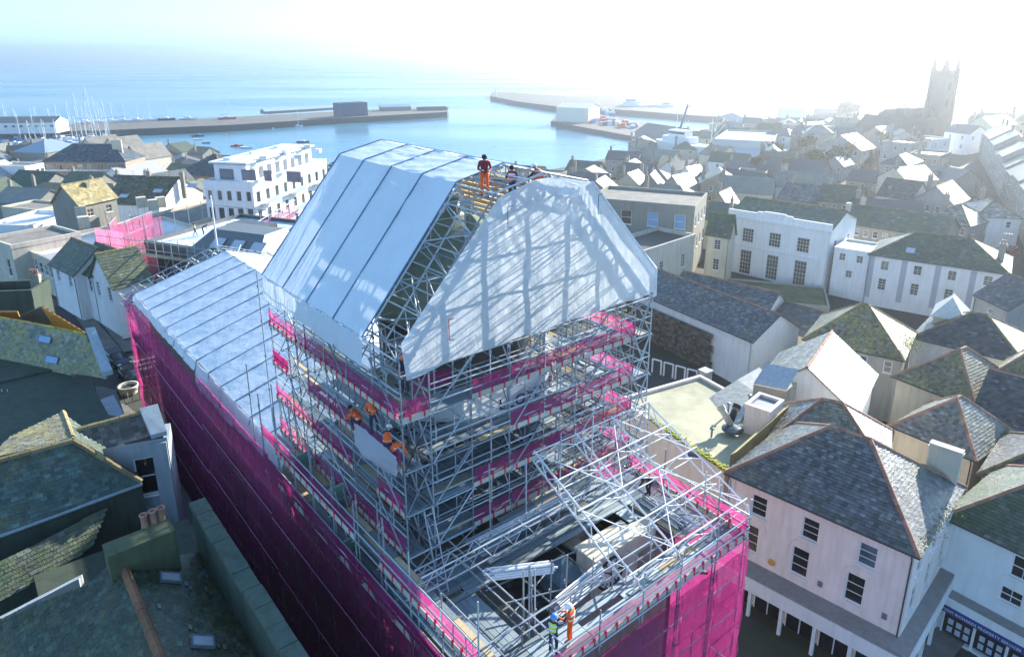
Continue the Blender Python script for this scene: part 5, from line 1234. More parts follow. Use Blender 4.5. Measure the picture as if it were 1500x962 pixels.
# ------------------------------------------------------------------ roofs at the lower left, seen from above
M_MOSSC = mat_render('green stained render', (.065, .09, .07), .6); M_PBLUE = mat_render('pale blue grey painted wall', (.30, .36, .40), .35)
def plane_px(pts, ref):                                # project pixels to the plane through three pixel+height points
    a, b, c = [at(*q) for q in ref]; n = (b - a).cross(c - a).normalized(); return [on_plane(x, y, a, n) for x, y in pts], n
nl = thing('slate_roofed_house', W(32, -9, 2), 'large slate roofed building beside the alley at the left, with a gabled wing and window', 'building')
def nroof(root, pts, ref, mat, sl=(.30, .21), lb=None):
    P_, n = plane_px(pts, ref); return roof_plane(root, P_, mat, sl, label=lb), P_
M_SL6 = mat_slate('near blue green slate', (.05, .095, .088), (.24, .21, .06), .45, .45, (.04, .065, .03), .45)
M_SLN = mat_slate('near green black slate', (.038, .068, .055), (.17, .15, .03), .6, .45, (.022, .038, .012), .6)
# main slope: ridge z17, eave z14
_, Pm = nroof(nl, [(-90, 697), (107, 644), (208, 706), (-90, 815)], [(0, 673, 17), (107, 644, 17), (208, 706, 14)], M_SL6)
r_, Ph = nroof(nl, [(107, 644), (93, 606), (140, 640), (208, 700)], [(107, 644, 17), (93, 606, 16.0), (208, 704, 14)], M_SL4)
r_, Pq = nroof(nl, [(107, 642), (92, 603), (15, 640), (-20, 672)], [(107, 642, 17), (92, 603, 16.2), (0, 671, 17)], M_SL2)
ridge_caps(nl, at(-90, 697, 17.05), at(107, 644, 17.05), M_RIDGEG, .16); ridge_caps(nl, at(107, 644, 17.05), at(208, 704, 14.1), M_RIDGEG, .15); ridge_caps(nl, at(107, 644, 17.05), at(92, 603, 16.2), M_RIDGEG, .15)
r_, Pw = nroof(nl, [(110, 629), (205, 603), (222, 636), (158, 656)], [(110, 629, 17.3), (205, 603, 17.3), (222, 637, 15.8)], M_SL1)
ridge_caps(nl, at(112, 629, 17.35), at(205, 603, 17.35), M_RIDGEG, .14)
# wing parapet, wall, pilaster and window
c0, c1, c2 = at(207, 603, 17.5), at(232, 597, 17.5), at(245, 636, 16.2); 
m = MB(); m.prism([at(205, 604, 17.3), at(232, 597, 17.3), at(245, 637, 16.2) , at(222, 643, 16.2)], Z * .25); m.build('coping', mat_plain('lead grey coping', (.30, .36, .40), .5), nl)
wb = [at(150, 657, 15.9), at(244, 640, 15.9)]; dwn = 9.0
m = MB(); d = wb[1] - wb[0]; d.z = 0; n = Vector((d.y, -d.x, 0)).normalized(); Lw = d.length; dd = d / Lw
op = [(Lw * .42, 12.6, 1.1, 2.3)]; wall_face(m, Vector((wb[0].x, wb[0].y, 0)), dd, n, Lw, 3, 15.9, op); m.box(Vector((wb[1].x, wb[1].y, 3)) - n * .02 - dd * .32, dd * .3, -n * 3, Z * 12.2); m.build('wall', M_PBLUE, nl)
window(nl, Vector((wb[0].x, wb[0].y, 0)), dd, n, op[0][0], op[0][1], 1.1, 2.3, 1, 2, glass=G_)
m = MB(); m.box(Vector((wb[1].x, wb[1].y, 3)) + n * .01 - dd * .8, dd * .75, n * .18, Z * 12.7); m.build('pilaster', M_PBLUE, nl)
# eaves gutter and wall under it
e0, e1 = Pm[3], Pm[2]; m = MB(); m.tube(e0 - Z * .1, e1 - Z * .1, .10, 8); m.build('gutter', mat_plain('pale gutter', (.25, .32, .36), .5), nl)
d = (e1 - e0).normalized(); d.z = 0; n = Vector((d.y, -d.x, 0)).normalized(); m = MB(); m.box(Vector((e0.x, e0.y, 3)) - n * .35, e1 - e0, -n * 6, Z * 10.7); m.build('wall', M_MOSSC, nl)
# lower mossy roofs
lw = thing('mossy_roofed_house', W(18, -9, 2), 'mossy dark slate roofs with brown ridge and two rooflights at the bottom left corner', 'building')
nroof(lw, [(-90, 870), (158, 742), (135, 800), (0, 880), (-90, 920)], [(0, 815, 13.2), (150, 745, 13.2), (0, 880, 11.6)], M_SL4)
A_, _n = plane_px([(175, 812), (270, 812), (330, 800), (470, 1010), (255, 1010)], [(175, 812, 14.6), (250, 1000, 14.6), (400, 900, 12.2)]); r1_ = roof_plane(lw, A_, M_SLN, (.30, .21))
B_, nb_ = plane_px([(175, 812), (255, 1010), (-60, 1010), (-60, 930), (130, 855)], [(175, 812, 14.6), (250, 1000, 14.6), (0, 920, 12.4)]); roof_plane(lw, B_, M_SLN, (.30, .21))
ridge_caps(lw, at(175, 812, 14.65), at(255, 1010, 14.65), mat_island('brown ridge tile', (.22, .11, .06), .85, 0, .8, 1.2), .18)
for x0, y0 in ((232, 840), (278, 932)):
    P_, n = plane_px([(x0, y0), (x0 + 28, y0 + 2), (x0 + 10, y0 + 21)], [(175, 812, 14.6), (250, 1000, 14.6), (400, 900, 12.2)]); e = (P_[1] - P_[0]).normalized(); f = n.cross(e) * (1 if n.z > 0 else -1); f = f if (P_[2] - P_[0]).dot(f) > 0 else -f
    n = n if n.z > 0 else -n; skylight(r1_, P_[0] + n * .04, e, f, n, .9, .75)
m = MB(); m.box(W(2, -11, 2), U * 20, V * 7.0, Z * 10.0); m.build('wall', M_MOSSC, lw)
m = MB(); q0, q1 = at(-60, 930, 12), at(120, 838, 12.6); m.box(q0 - Z * 1.6, q1 - q0, Vector((0, -.3, 0)), Z * 1.5); ww = m.build('wall', mat_render('pale painted gable', (.50, .55, .58), .3), lw); ww['label'] = 'pale painted gable wall'
d = (q1 - q0).normalized(); n = Vector((d.y, -d.x, 0)).normalized(); window(lw, q0 + d * ((q1 - q0).length * .33) - Z * 1.5, d, n, 0, 0, 1.0, 1.2, 2, 1, recess=-.32, glass=G_)
for i in range(26):                                   # lime streaks and slipped slates on the mossy planes
    x_, y_ = rnd.uniform(190, 380), rnd.uniform(815, 950)
    if x_ < 185 + (y_ - 812) * .45 or x_ > 300 + (y_ - 800) * .9: continue
    P_, n = plane_px([(x_, y_), (x_ + 5, y_ + 1), (x_ + 6, y_ + 7), (x_ + 1, y_ + 6)], [(175, 812, 14.6), (250, 1000, 14.6), (400, 900, 12.2)]); n = n if n.z > 0 else -n
    m = MB(); m.prism([p + n * .05 for p in P_], n * .03); m.build('loose_slate', M_SL1 if i % 3 else M_SL5, lw)
# chimney with three pots
cs = thing('chimney_stack', at(195, 800, 14), 'weathered sloping chimney stack with three terracotta pots at the lower left', 'chimney')
p0, p1 = at(150, 800, 15.6), at(248, 762, 15.6); d = p1 - p0; m = MB(); nn_ = Vector((d.y, -d.x, 0)).normalized() * .9
m.box(p0 - Z * 3.2, d, nn_, Z * 3.1); m.prism([p0 - Z * .1 - nn_ * .08, p1 - Z * .1 - nn_ * .08, p1 - Z * .1 + nn_ * 1.08, p0 - Z * .1 + nn_ * 1.08][::-1], Z * .16)
m.build('stack', mat_render('lime stained stone', (.12, .14, .08), .8), cs)
for x, y in ((213, 772), (226, 766), (238, 761)):
    p = at(x, y, 15.6); m = MB(); m.lathe(p, [(.17, 0), (.15, .1), (.14, .55), (.18, .6), (.18, .68), (.13, .68), (.12, .4)], 12); m.build('chimney_pot', M_TERRA, cs, True)
# green coped parapet wall above the alley
pw_ = thing('parapet_wall', W(10, -4.2, 2), 'long green stained coped parapet wall above the alley beside the netting', 'wall'); m = MB(); m.box(W(.5, -4.6, 2), U * 17.2, V * .55, Z * 13.4); m.build('wall', M_MOSSC, pw_)
for i in range(14):
    m = MB(); m.box(W(.5 + i * 1.23, -4.68 + rnd.uniform(-.03, .03), 15.4), U * 1.19, V * .72, Z * rnd.uniform(.20, .26)); m.build('coping_stone', mat_render('green coping stone', (.11, .15, .12), .7), pw_)
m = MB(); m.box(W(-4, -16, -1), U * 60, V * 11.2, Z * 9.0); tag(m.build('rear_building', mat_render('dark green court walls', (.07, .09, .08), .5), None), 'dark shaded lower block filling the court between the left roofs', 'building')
M_PUD2 = mat_plain('standing rain water', (0, 0, 0))
m = MB(); m.prism([at(x, y, 8.05) for x, y in ((118, 600), (140, 588), (166, 578), (178, 600), (184, 612), (150, 606))][::-1], Z * .01); tag(m.build('puddle', M_PUD2, None), 'pale blue puddle on the shaded flat roof at the left', 'puddle')
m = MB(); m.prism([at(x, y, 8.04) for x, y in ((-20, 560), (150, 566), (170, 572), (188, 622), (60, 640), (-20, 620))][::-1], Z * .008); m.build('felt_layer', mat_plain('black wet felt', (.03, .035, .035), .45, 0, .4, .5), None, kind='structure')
lt_ = thing('roof_ladder', at(12, 620, 8), 'grey aluminium ladder lying up the dark court wall at the left edge', 'ladder'); K4 = Kit(lt_); q0, q1 = at(2, 570, 10.5), at(22, 650, 8.2)
for off in (0, .45): K4.tube('stile', q0 + Vector((off, 0, 0)), q1 + Vector((off, 0, 0)), .035)
for i in range(9): t = (i + .5) / 9; K4.tube('rung', q0.lerp(q1, t), q0.lerp(q1, t) + Vector((.45, 0, 0)), .02)
K4.flush()
ar_ = thing('aerial', at(141, 575, 8), 'thin television aerial standing on the shaded flat roof', 'aerial'); p = at(141, 577, 8.0); m = MB(); m.tube(p, p + Z * 3.6, .03, 6); m.build('mast', M_LEAD, ar_)
for i in range(5): m = MB(); q = p + Z * (3.3) + V * (i * .22 - .4); m.tube(q - U * .3, q + U * .3, .012, 4); m.build('element', M_LEAD, ar_)
for i in range(5):
    m = MB(); q = at(20 + i * 27, 578 + i * 3, 8.05); m.cbox(q, .9, .7, .5 + .2 * (i % 2), .3); tag(m.build('roof_box', M_LEAD, None), ('roof box nearest the grey ladder on the shaded court roof', 'second roof box from the ladder on the shaded court roof', 'middle roof box on the shaded court roof', 'roof box left of the thin aerial', 'roof box beside the pale blue puddle')[i], 'roof box')
# yellow lit slate roof in the far left
yl = thing('yellow_roofed_house', W(48, -9, 2), 'long slate roof washed yellow by lichen with two blue rooflights beside the street', 'building')
ZY = 12.6
A_, n = plane_px([(-60, 455), (125, 490), (158, 553), (-60, 530)], [(0, 470, 13.4), (125, 492, 13.4), (155, 552, 10.8)]); ry = roof_plane(yl, A_, mat_slate('yellow lichened slate', (.13, .15, .13), (.42, .36, .06), .9, .5, (.08, .13, .08), .35), (.34, .26))
for x0, y0 in ((56, 500), (66, 530)):
    P_, n = plane_px([(x0, y0), (x0 + 24, y0 + 5), (x0 + 2, y0 + 5)], [(0, 470, 13.4), (125, 492, 13.4), (155, 552, 10.8)]); e = (P_[1] - P_[0]).normalized(); n = n if n.z > 0 else -n; f = n.cross(e); skylight(ry, P_[0] + n * .04, e, f, n, 1.5, .6, mat_plain('blue rooflight glass', (.20, .38, .60), .15))
m = MB(); pa, pb_, pc_ = at(130, 487, 13.8), at(165, 548, 11.2), at(148, 556, 11.2)
m.prism([at(126, 487, 13.5), at(140, 485, 13.5), at(166, 548, 11.3), at(150, 552, 11.0)], Z * .4); m.build('coping', mat_plain('lead grey coping', (0, 0, 0)), yl)
m = MB(); m.box(W(38, -15, 1), U * 16, V * 10.5, Z * 9.4); m.build('wall', M_MOSSC, yl)
ridge_caps(yl, at(-60, 453, 13.5), at(126, 489, 13.5), mat_island('yellow lichened ridge', (.45, .33, .06), .85), .16)
M_OR = mat_slate('orange lichened slate', (.42, .22, .05), (.55, .28, .04), .6, .6)
orr = thing('orange_roofed_house', at(90, 470, 8), 'roof with a steep bright orange lichened triangular slope behind the yellow slate roof', 'building')
for pts, ref, mt in (([(62, 448), (127, 487), (108, 493), (84, 484)], [(62, 448, 14.2), (127, 487, 12.0), (84, 484, 11.4)], M_OR), ([(62, 448), (84, 484), (30, 474), (20, 466)], [(62, 448, 14.2), (84, 484, 11.4), (20, 466, 11.4)], M_SL3), ([(0, 455), (26, 455), (32, 469), (-30, 455)], [(0, 455, 13.6), (26, 455, 13.6), (32, 469, 12.0)], M_OR)):
    P_, n = plane_px(pts, ref); roof_plane(orr, P_, mt, (.34, .26))
m = MB(); m.box(W(52, -17, 1), U * 12, V * 12, Z * 9.6); m.build('wall', M_MOSSC, orr)
hp('stepped dark parapet building with chimney stubs at the left edge', (-30, 440), (48, 437), 8.6, 3.5, 'flat', wall=M_MOSSC, roof=M_FELT, parapet=.9, slate=None, chim=[(4, 3, 1.6, 3)])
False and hp('blue grey coped long parapet building curving down to the street at the left', (62, 440), (104, 470), 9.0, 9, 'flat', wall=M_OFF, roof=M_SL3, parapet=.8, slate=None)
# ------------------------------------------------------------------ left street: white cottages, car, planter
hp('white rendered cottage with a blue shop band and mossy slate roof at the left street', (74, 384), (109, 400), 6.2, 6, 'gable', 2.6, wall=M_RWHITE, roof=M_SL4, wins=[('f', 2, [(-2.2, 1.5)], 1.0, 2, 2)], slate=(.5, .4))
hp('white cottage with two upstairs windows between the blue banded one and the gabled one', (110, 392), (136, 402), 6.4, 6, 'gable', 2.6, wall=M_RWHITE, roof=M_SL4, wins=[('f', 2, [(-2.4, 1.6)], .9, 2, 2)], slate=(.5, .4))
hp('white cottage with its steep gable end facing the left street', (133, 404), (167, 420), 6.4, 4.2, 'gablef', 3.4, wall=M_RWHITE, roof=M_SL4, wins=[('f', 2, [(-2.2, 1.8)], 1.0, 2, 4)], slate=(.5, .4))
hp('cream flat roofed shop with a long strip of windows and a white patched roof', (18, 358), (76, 384), 5.2, 22, 'flat', wall=M_RCREAM, roof=mat_plain('white patched felt', (.55, .56, .56), .45, 0, .35, .12), parapet=.25, slate=None, wins=[('f', 8, [(-2.4, 1.5)], 1.3, 1, 2)])
hp('brick corner building with a tall window at the left edge beside the cream shop', (-20, 350), (16, 362), 6.5, 9, 'flat', wall=M_LSTONE, roof=M_FELT, parapet=.3, slate=None, wins=[('f', 2, [(-4.5, 2.5)], 1.0, 1, 2)])
def car(label, p, hd, col, group=None, scale=1.):
    t = thing('parked_car', p, label, 'car', group); R = Matrix.Rotation(hd, 3, 'Z')
    def T(v): return Vector(p) + R @ (Vector(v) * scale)
    sec = [(-2.15, .78, .30, .62), (-2.05, .84, .24, .85), (-1.2, .88, .22, .92), (.7, .88, .22, .92), (1.5, .86, .22, .82), (2.05, .80, .26, .66), (2.18, .70, .32, .55)]
    m = MB(); g = []
    for x, wd, zb, zt in sec: g.append(m.pt([T((x, -wd, zb)), T((x, -wd * 1.02, (zb + zt) / 2)), T((x, -wd * .93, zt)), T((x, -wd * .45, zt + .03)), T((x, wd * .45, zt + .03)), T((x, wd * .93, zt)), T((x, wd * 1.02, (zb + zt) / 2)), T((x, wd, zb))]))
    for a, b in zip(g, g[1:]):
        for k in range(8): m.f.append((a + k, a + (k + 1) % 8, b + (k + 1) % 8, b + k))
    m.f.append(tuple(range(g[0], g[0] + 8))); m.f.append(tuple(range(g[-1] + 7, g[-1] - 1, -1))); m.build('body', col, t, True)
    m = MB(); g = []
    for x, wd, zt in ((-1.95, .72, .93), (-1.35, .64, 1.38), (-.2, .66, 1.45), (.45, .64, 1.38), (1.25, .74, .90)): g.append(m.pt([T((x, -wd - .08 * (zt > 1), .9 if zt > 1 else zt - .1)), T((x, -wd, zt)), T((x, wd, zt)), T((x, wd + .08 * (zt > 1), .9 if zt > 1 else zt - .1))]))
    for a, b in zip(g, g[1:]):
        for k in range(3): m.f.append((a + k, a + k + 1, b + k + 1, b + k))
    m.build('windows', M_GLASS, t, True)
    m = MB(); m.prism([T((-1.3, -.62, 1.39)), T((.40, -.62, 1.39)), T((.40, .62, 1.39)), T((-1.3, .62, 1.39))], Z * .07 * scale); m.build('roof', col, t)
    for x in (-1.35, 1.35):
        for y in (-.86, .86): m = MB(); m.tube(T((x, y - .09, .32)), T((x, y + .09, .32)), .32 * scale, 12); wq = m.build('wheel', M_BOOT, t); m = MB(); sg_ = 1 if y > 0 else -1; m.tube(T((x, y + sg_ * .085, .32)), T((x, y + sg_ * .10, .32)), .19 * scale, 8); m.build('rim', M_LEAD, wq)
    for y in (-.6, .6): m = MB(); m.cbox(T((2.12, y, .55)), .12, .3, .14, hd); m.build('headlight', M_WHITE, t)
    return t
def gp(x, y, dz=.12):
    z = 0
    for _ in range(12): p = at(x, y, z); z = ground_bi(p.x, p.y) + dz if abs(p.x) < 700 and p.y < 1000 else -16.5
    return Vector((p.x, p.y, z))
M_CARD = mat_plain('dark blue car paint', (.03, .045, .07), .25, .4, .05, 3, .001, .7)
car('dark blue hatchback parked beside the long yellow roofed building', gp(172, 532), hu + 3.35, M_CARD)
car('dark car half hidden behind the round planter', gp(192, 556), hu + 3.2, mat_plain('black car paint', (.02, .02, .022), .25, .3), None, .95)
pl_ = thing('planter', gp(189, 575), 'round cream planter on the pavement by the end of the netting', 'planter'); m = MB(); m.lathe(pl_.location, [(.8, 0), (.95, .7), (1.0, .72), (1.0, .85), (.82, .85), (.80, .6)], 20); m.build('pot', M_LSTONE, pl_, True); m = MB(); m.lathe(pl_.location + Z * .6, [(.78, 0), (.001, .05)], 12); m.build('soil', M_DARK, pl_)
bf = thing('bike_rack', gp(196, 592), 'short curved black and white railing on the pavement near the netting', 'railing')
for i in range(9):
    p = gp(183, 590) + V * (.35 * i) + U * (.03 * i * i * .3); m = MB(); m.tube(p, p + Z * .95, .03, 6); m.build('upright', M_WHITE if i % 2 else M_DARK, bf)
m = MB(); p = gp(183, 590); m.tube(p + Z * .95, p + Z * .95 + V * 2.8 + U * .6, .035, 6); m.build('rail', M_DARK, bf)
for x, y, lb, c_ in ((141, 462, 'person in dark clothes walking on the pavement below the gabled cottage', M_NAVY), (137, 450, 'person in grey coat near the blue banded cottage', M_BOOT), (168, 482, 'person in black crossing by the scaffold corner', M_BOOT)):
    person(lb, gp(x, y, .1), rnd.uniform(0, 6), 'stride', c_, c_)
# ------------------------------------------------------------------ left middle distance
M_SHEET2 = mat_plain('white flat roofing sheet', (.72, .76, .80), .5, 0, .18, .4)
hp('broad flat felt roofed store with lit upstands behind the pink netted site', (158, 334), (240, 342), 5.5, 34, 'flat', wall=M_LSTONE, roof=M_FELT, parapet=.35, slate=None, cat='store', name='flat_roofed_store')
for i, (x, y) in enumerate(((208, 302), (225, 306), (157, 296), (119, 316), (124, 332), (200, 330), (236, 302))):
    p = at(x, y, at_h((158, 334), (240, 342), 5.5)); m = MB(); m.cbox(p - Z * .2, 1.6, 1.3, 1.9, .6); tag(m.build('roof_vent_box', M_LSTONE, None), ('cream roof box standing on the flat felt roof', 'small cream roof box near the brown slate roof', 'cream roof box beside the yellow gabled house', 'cream roof box beside the tall brick chimney of the yellow gabled house', 'cream upstand at the front left of the flat felt roof', 'cream upstand by the white handrail', 'dark sided roof box at the back of the flat felt roof')[i], 'roof box')
hp('brown gable ended house with a yellow lichened roof and lit side wall', (76, 296), (116, 300), 8.5, 7.5, 'gablef', 3.2, wall=M_OFF, roof=mat_slate('bright yellow lichened slate', (.26, .22, .12), (.42, .32, .08), .9, .6), slate=(.6, .5), wins=[('r', 2, [(-2.4, 1.3)], 1.2, 2, 2)], chim=[(4, 4, 3.0, 0)])
hp('tall square brick chimney block in front of the yellow lichened house', (77, 292), (90, 291), 8.5, 3, 'flat', wall=M_RCREAM, roof=M_FELT, parapet=.1, slate=None, cat='chimney block', name='chimney_block')
hp('dark green roofed brown hall with white cooling units on its wall', (6, 272), (61, 276), 6.0, 12, 'gable', 4.0, wall=M_OFF, roof=mat_slate('dark green roof', (.04, .07, .045), (.06, .10, .03), .4), slate=(.6, .5))
for i in range(3):
    p = gp(26 + i * 9, 294, 2.0); m = MB(); m.cbox(p, 1.7, .9, 1.9, -.2); tag(m.build('cooling_unit', M_WHITE, None), ('left white cooling unit under the dark green roof', 'middle white cooling unit of three under the dark green roof', 'right white cooling unit under the dark green roof, nearest the gable')[i], 'cooling unit', 'cooling units on the brown hall')
hp('small cream block with plant on its wall at the left, before the green roofed hall', (2, 304), (54, 309), 4.5, 8, 'flat', wall=M_RCREAM, roof=M_FELT, parapet=.3, slate=None, wins=[('r', 1, [(-2.0, 1.2)], 1.2, 2, 2)])
hp('white walled flat roofed store at the left edge with pale roof', (-20, 332), (42, 334), 4.2, 12, 'flat', wall=M_RWHITE, roof=M_SHEET2, parapet=.5, slate=None)
hp('long brown slate roof with three pale skylights and two chimneys', (150, 297), (232, 300), 6.2, 16, 'gable', 4.5, wall=M_RWHITE, roof=mat_slate('brown mossy slate', (.11, .095, .05), (.16, .13, .04), .5), slate=(.6, .5), lights=[(0, 3, 2, 2.2, 1.3), (0, 10, 4, 2.2, 1.3), (0, 17, 6, 2.2, 1.3)], chim=[(6, 8, 5.6, 1), (14, 8, 5.6, 1)])
M_HB = mat_render('brown hotel brick', (.34, .26, .20), .2)
rh_, PH, sh_, th_, LH = hp('long three storey brown hotel with a dark mansard roof facing the harbour', (63, 236), (183, 236), 12.5, 14, 'hip', 5.0, wall=M_HB, roof=mat_slate('dark hotel slate', (.06, .075, .09), amt=.05, mossamt=.1), slate=(.9, .7),
    wins=[('f', 8, [(-3.1, 1.9)], 2.0, 2, 1), ('f', 6, [(-6.6, 1.9)], 3.0, 3, 1), ('f', 6, [(-10.2, 1.9)], 3.0, 3, 1)], chim=[(24, 5, 6.6, 1, 0, 3.4, M_RCREAM)], cat='hotel', name='hotel')
m = MB(); zt = PH(0, 0, 0).z; m.box(PH(0, -.12, at_h((63, 236), (183, 236), 12.5) - 3.5), sh_ * LH, th_ * .1, Z * .5); m.build('band', M_RWHITE, rh_)
hp('white gabled building with dark windows left of the brown hotel', (-10, 262), (38, 252), 9, 14, 'gable', 4, wall=M_RWHITE, roof=mat_plain('grey sheet roof', (.34, .34, .34), .7), slate=None, wins=[('f', 5, [(-3, 1.6), (-6.4, 1.6)], 1.4, 2, 1)])
hp('white four storey block squeezed between the gabled building and the hotel', (36, 245), (64, 240), 12, 12, 'flat', wall=M_RWHITE, roof=M_FELT, parapet=.3, slate=None, wins=[('f', 4, [(-3, 1.7), (-6.2, 1.7), (-9.4, 1.7)], 1.4, 2, 1)])
hp('pavilion with a blue grey hipped metal roof above the marina', (18, 222), (66, 224), 9, 22, 'hip', 4.5, wall=M_OFF, roof=mat_plain('blue grey metal roof', (.30, .38, .46), .4, .3), slate=None, cat='pavilion', name='pavilion')
for k, (x0, x1, y) in enumerate(((118, 138, 217), (150, 172, 218), (180, 206, 232))):
    hp(('small pale gable behind the hotel roof near the marina', 'second pale gable behind the hotel roof', 'pale harbour gable with dark barge boards right of the hotel')[k], (x0, y), (x1, y + 2), (11, 11, 12)[k], 14, 'gablef', 5, wall=M_LSTONE, roof=M_FELT, slate=None)
hp('cream roofed long building beside the bare tree and the brown dormitory', (186, 262), (245, 250), 7.5, 12, 'gable', 3.5, wall=M_RWHITE, roof=mat_plain('grey sheet roof', (0, 0, 0)), slate=None, wins=[('r', 2, [(-2.5, 1.5)], 1.2, 2, 1)])
hp('dark roofed brown brick dormitory with paired windows facing the harbour', (259, 253), (322, 258), 9.0, 17, 'hip', 5.5, wall=M_HB, roof=M_SL3, slate=(.9, .7), wins=[('f', 5, [(-2.6, 1.4), (-5.8, 1.4)], 1.6, 2, 1)], cat='dormitory', name='dormitory')
hp('low dark roofed sheds beyond the white apartment block', (446, 262), (520, 262), 7.5, 18, 'hip', 4.5, wall=M_HB, roof=M_SL3, slate=(.9, .7), wins=[('f', 6, [(-2.6, 1.4)], 1.6, 2, 1)])
hp('row of dark flat roofed garages below the white apartment block', (395, 300), (455, 296), 4.5, 16, 'flat', wall=M_STONE, roof=M_FELT, parapet=.4, slate=None)
DPA = 27.; M_TW = mat_plain('grey top storey glass', (.16, .19, .22), .15, 0, .2, 1, .001, .6); M_BALG = mat_plain('pale balcony glass', (.35, .42, .48), .15, 0, .1)
# white apartment block
ZA = at_h((299, 272), (370, 275), 12.5)
ra_, PAp, sa_, ta_, LAp = house('new white apartment block with balconies and a set back glazed top storey', (299, 272), (370, 275), ZA, DPA, 'flat', 0, wall=M_RWHITE, roof=M_SHEET2, parapet=.9, slate=None,
    wins=[('f', 5, [(-2.4, 1.7)], .9, 1, 1), ('f', 5, [(-5.6, 2.0)], 1.1, 1, 1), ('f', 5, [(-9.0, 1.8)], 1.1, 1, 1), ('r', 9, [(-2.8, 1.9), (-6.0, 1.9), (-9.2, 1.9)], 1.2, 1, 1)], glass=M_GRG, cat='apartment block', name='apartment_block')
m = MB(); m.box(PAp(1.2, 1.5, ZA + .02), sa_ * (LAp - 3), ta_ * (DPA - 4), Z * 3.4); m.build('top_storey', M_RWHITE, ra_)
m = MB(); m.box(PAp(.7, .9, ZA + 3.62), sa_ * (LAp - 2), ta_ * (DPA - 2.8), Z * .3); tr_ = m.build('top_roof', M_SHEET2, ra_)
for i in range(4): m = MB(); m.box(PAp(2.2 + i * 4.1, 1.44, ZA + .9), sa_ * (2.6 if i != 2 else 1.4), ta_ * .05, Z * 1.8); m.build('top_window', M_TW, ra_)
for i in range(8): m = MB(); m.box(PAp(LAp - 1.78, 2.6 + i * (DPA - 5) / 8, ZA + .7), sa_ * .04, ta_ * 1.3, Z * 1.9); m.build('top_window', M_TW, ra_)
for i in range(8): m = MB(); m.cbox(PAp(3 + (i % 3) * 5, 3 + i * (DPA - 6) / 8, ZA + 3.72), 1.2, .9, .7, .3 * i); m.build('roof_box', M_WHITE, ra_)
for fl_ in range(3):
    for i in range(3):
        m = MB(); y0 = 2 + i * (DPA - 6) / 2.2; z0 = ZA - 3.3 - fl_ * 3.2; m.box(PAp(LAp, y0, z0), sa_ * 1.5, ta_ * 3.8, Z * .2); b_ = m.build('balcony', M_RWHITE, ra_)
        m = MB(); m.box(PAp(LAp + 1.45, y0, z0 + .2), sa_ * .05, ta_ * 3.8, Z * 1.0); m.build('balcony_glass', M_BALG, b_)
m = MB(); m.box(PAp(LAp + .02, .3, ZA - 13), sa_ * 2.2, ta_ * (DPA - 1), Z * 3.2); m.build('terrace', mat_render('warm sand render', (.62, .44, .28), .2), ra_)
# pink netted smaller site
ZP = at_h((205, 352), (332, 372), 9.5)
rp_, PP_, sp_, tp_, LP_ = house('flat roofed building under repair, white membrane roof and pink netted scaffold round it', (212, 356), (330, 372), ZP, 17, 'flat', 0, wall=M_SL3, roof=mat_plain('wet white membrane', (.60, .70, .80), .35, 0, .3, .25), parapet=.35, slate=None, cat='building', name='building_under_repair')
M_ZINC = mat_plain('zinc mansard', (.16, .18, .18), .5, .3)
m = MB(); m.prism([PP_(LP_ * .60, -1, ZP - 1), PP_(LP_ + 6, -1, ZP - 1), PP_(LP_ + 6, 8, ZP - 1), PP_(LP_ * .60, 8, ZP - 1)], Z * 1.0)
q = [PP_(LP_ * .60, -1, ZP), PP_(LP_ + 6, -1, ZP), PP_(LP_ + 4.4, 2.2, ZP + 2.3), PP_(LP_ * .60 + 1.6, 2.2, ZP + 2.3)]; m.face(q); m.face([PP_(LP_ + 6, -1, ZP), PP_(LP_ + 6, 8, ZP), PP_(LP_ + 4.4, 6, ZP + 2.3), PP_(LP_ + 4.4, 2.2, ZP + 2.3)]); m.face([q[3], q[2], PP_(LP_ + 4.4, 6, ZP + 2.3), PP_(LP_ * .60 + 1.6, 6, ZP + 2.3)]); m.face([PP_(LP_ * .60, 8, ZP), PP_(LP_ * .60, -1, ZP), q[3], PP_(LP_ * .60 + 1.6, 6, ZP + 2.3)])
mz = m.build('mansard_roof', M_ZINC, rp_); e = (q[1] - q[0]).normalized(); f = (q[3] - q[0]); f = (f - e * f.dot(e)).normalized(); n = e.cross(f)
for i in range(3): skylight(mz, q[0] + e * (3 + i * 3.0) + f * .9 + n * .03, e, f, n, 1.9, 1.8)
m = MB(); m.box(PP_(7, 7, ZP), sp_ * 6, tp_ * 3, Z * 1.6); m.build('roof_hatch_house', M_SL3, rp_)
for x, y, lb, c_ in ((286, 345, 'person in yellow green vest working on the white membrane roof', M_YEL), (298, 344, 'person in dark jacket bending on the white membrane roof', None)):
    p = at(x, y, ZP - .1); person(lb, p, .5, 'stride' if c_ else 'bend', M_NAVY, M_NAVY, None, c_)
ssx = thing('netted_scaffold', at(200, 400, 0), 'small scaffold with pink netting round the building under repair beyond the long hall', 'scaffolding'); K2_ = Kit(ssx)
def net2(p, q, z0, z1, root, n=5):
    p, q = Vector(p), Vector(q); m = MB(); d = q - p; nn = Vector((-d.y, d.x, 0)).normalized(); g = []
    for j in range(5): g.append(m.pt([p + d * i / n + Z * (z0 + (z1 - z0) * j / 4 - p.z) + nn * .15 * mnoise.noise(Vector((i * .7 + p.x, j, p.y))) for i in range(n + 1)]))
    for j in range(4):
        for i in range(n): m.f.append((g[j] + i, g[j] + i + 1, g[j + 1] + i + 1, g[j + 1] + i))
    return m.build('net_panel', M_PINK2, root, True)
M_PINK2 = mat_net('pale pink debris net', (.85, .22, .38), .45)
fx = [PP_(-6 + i * 2.6, -2.2, 0) for i in range(5)]
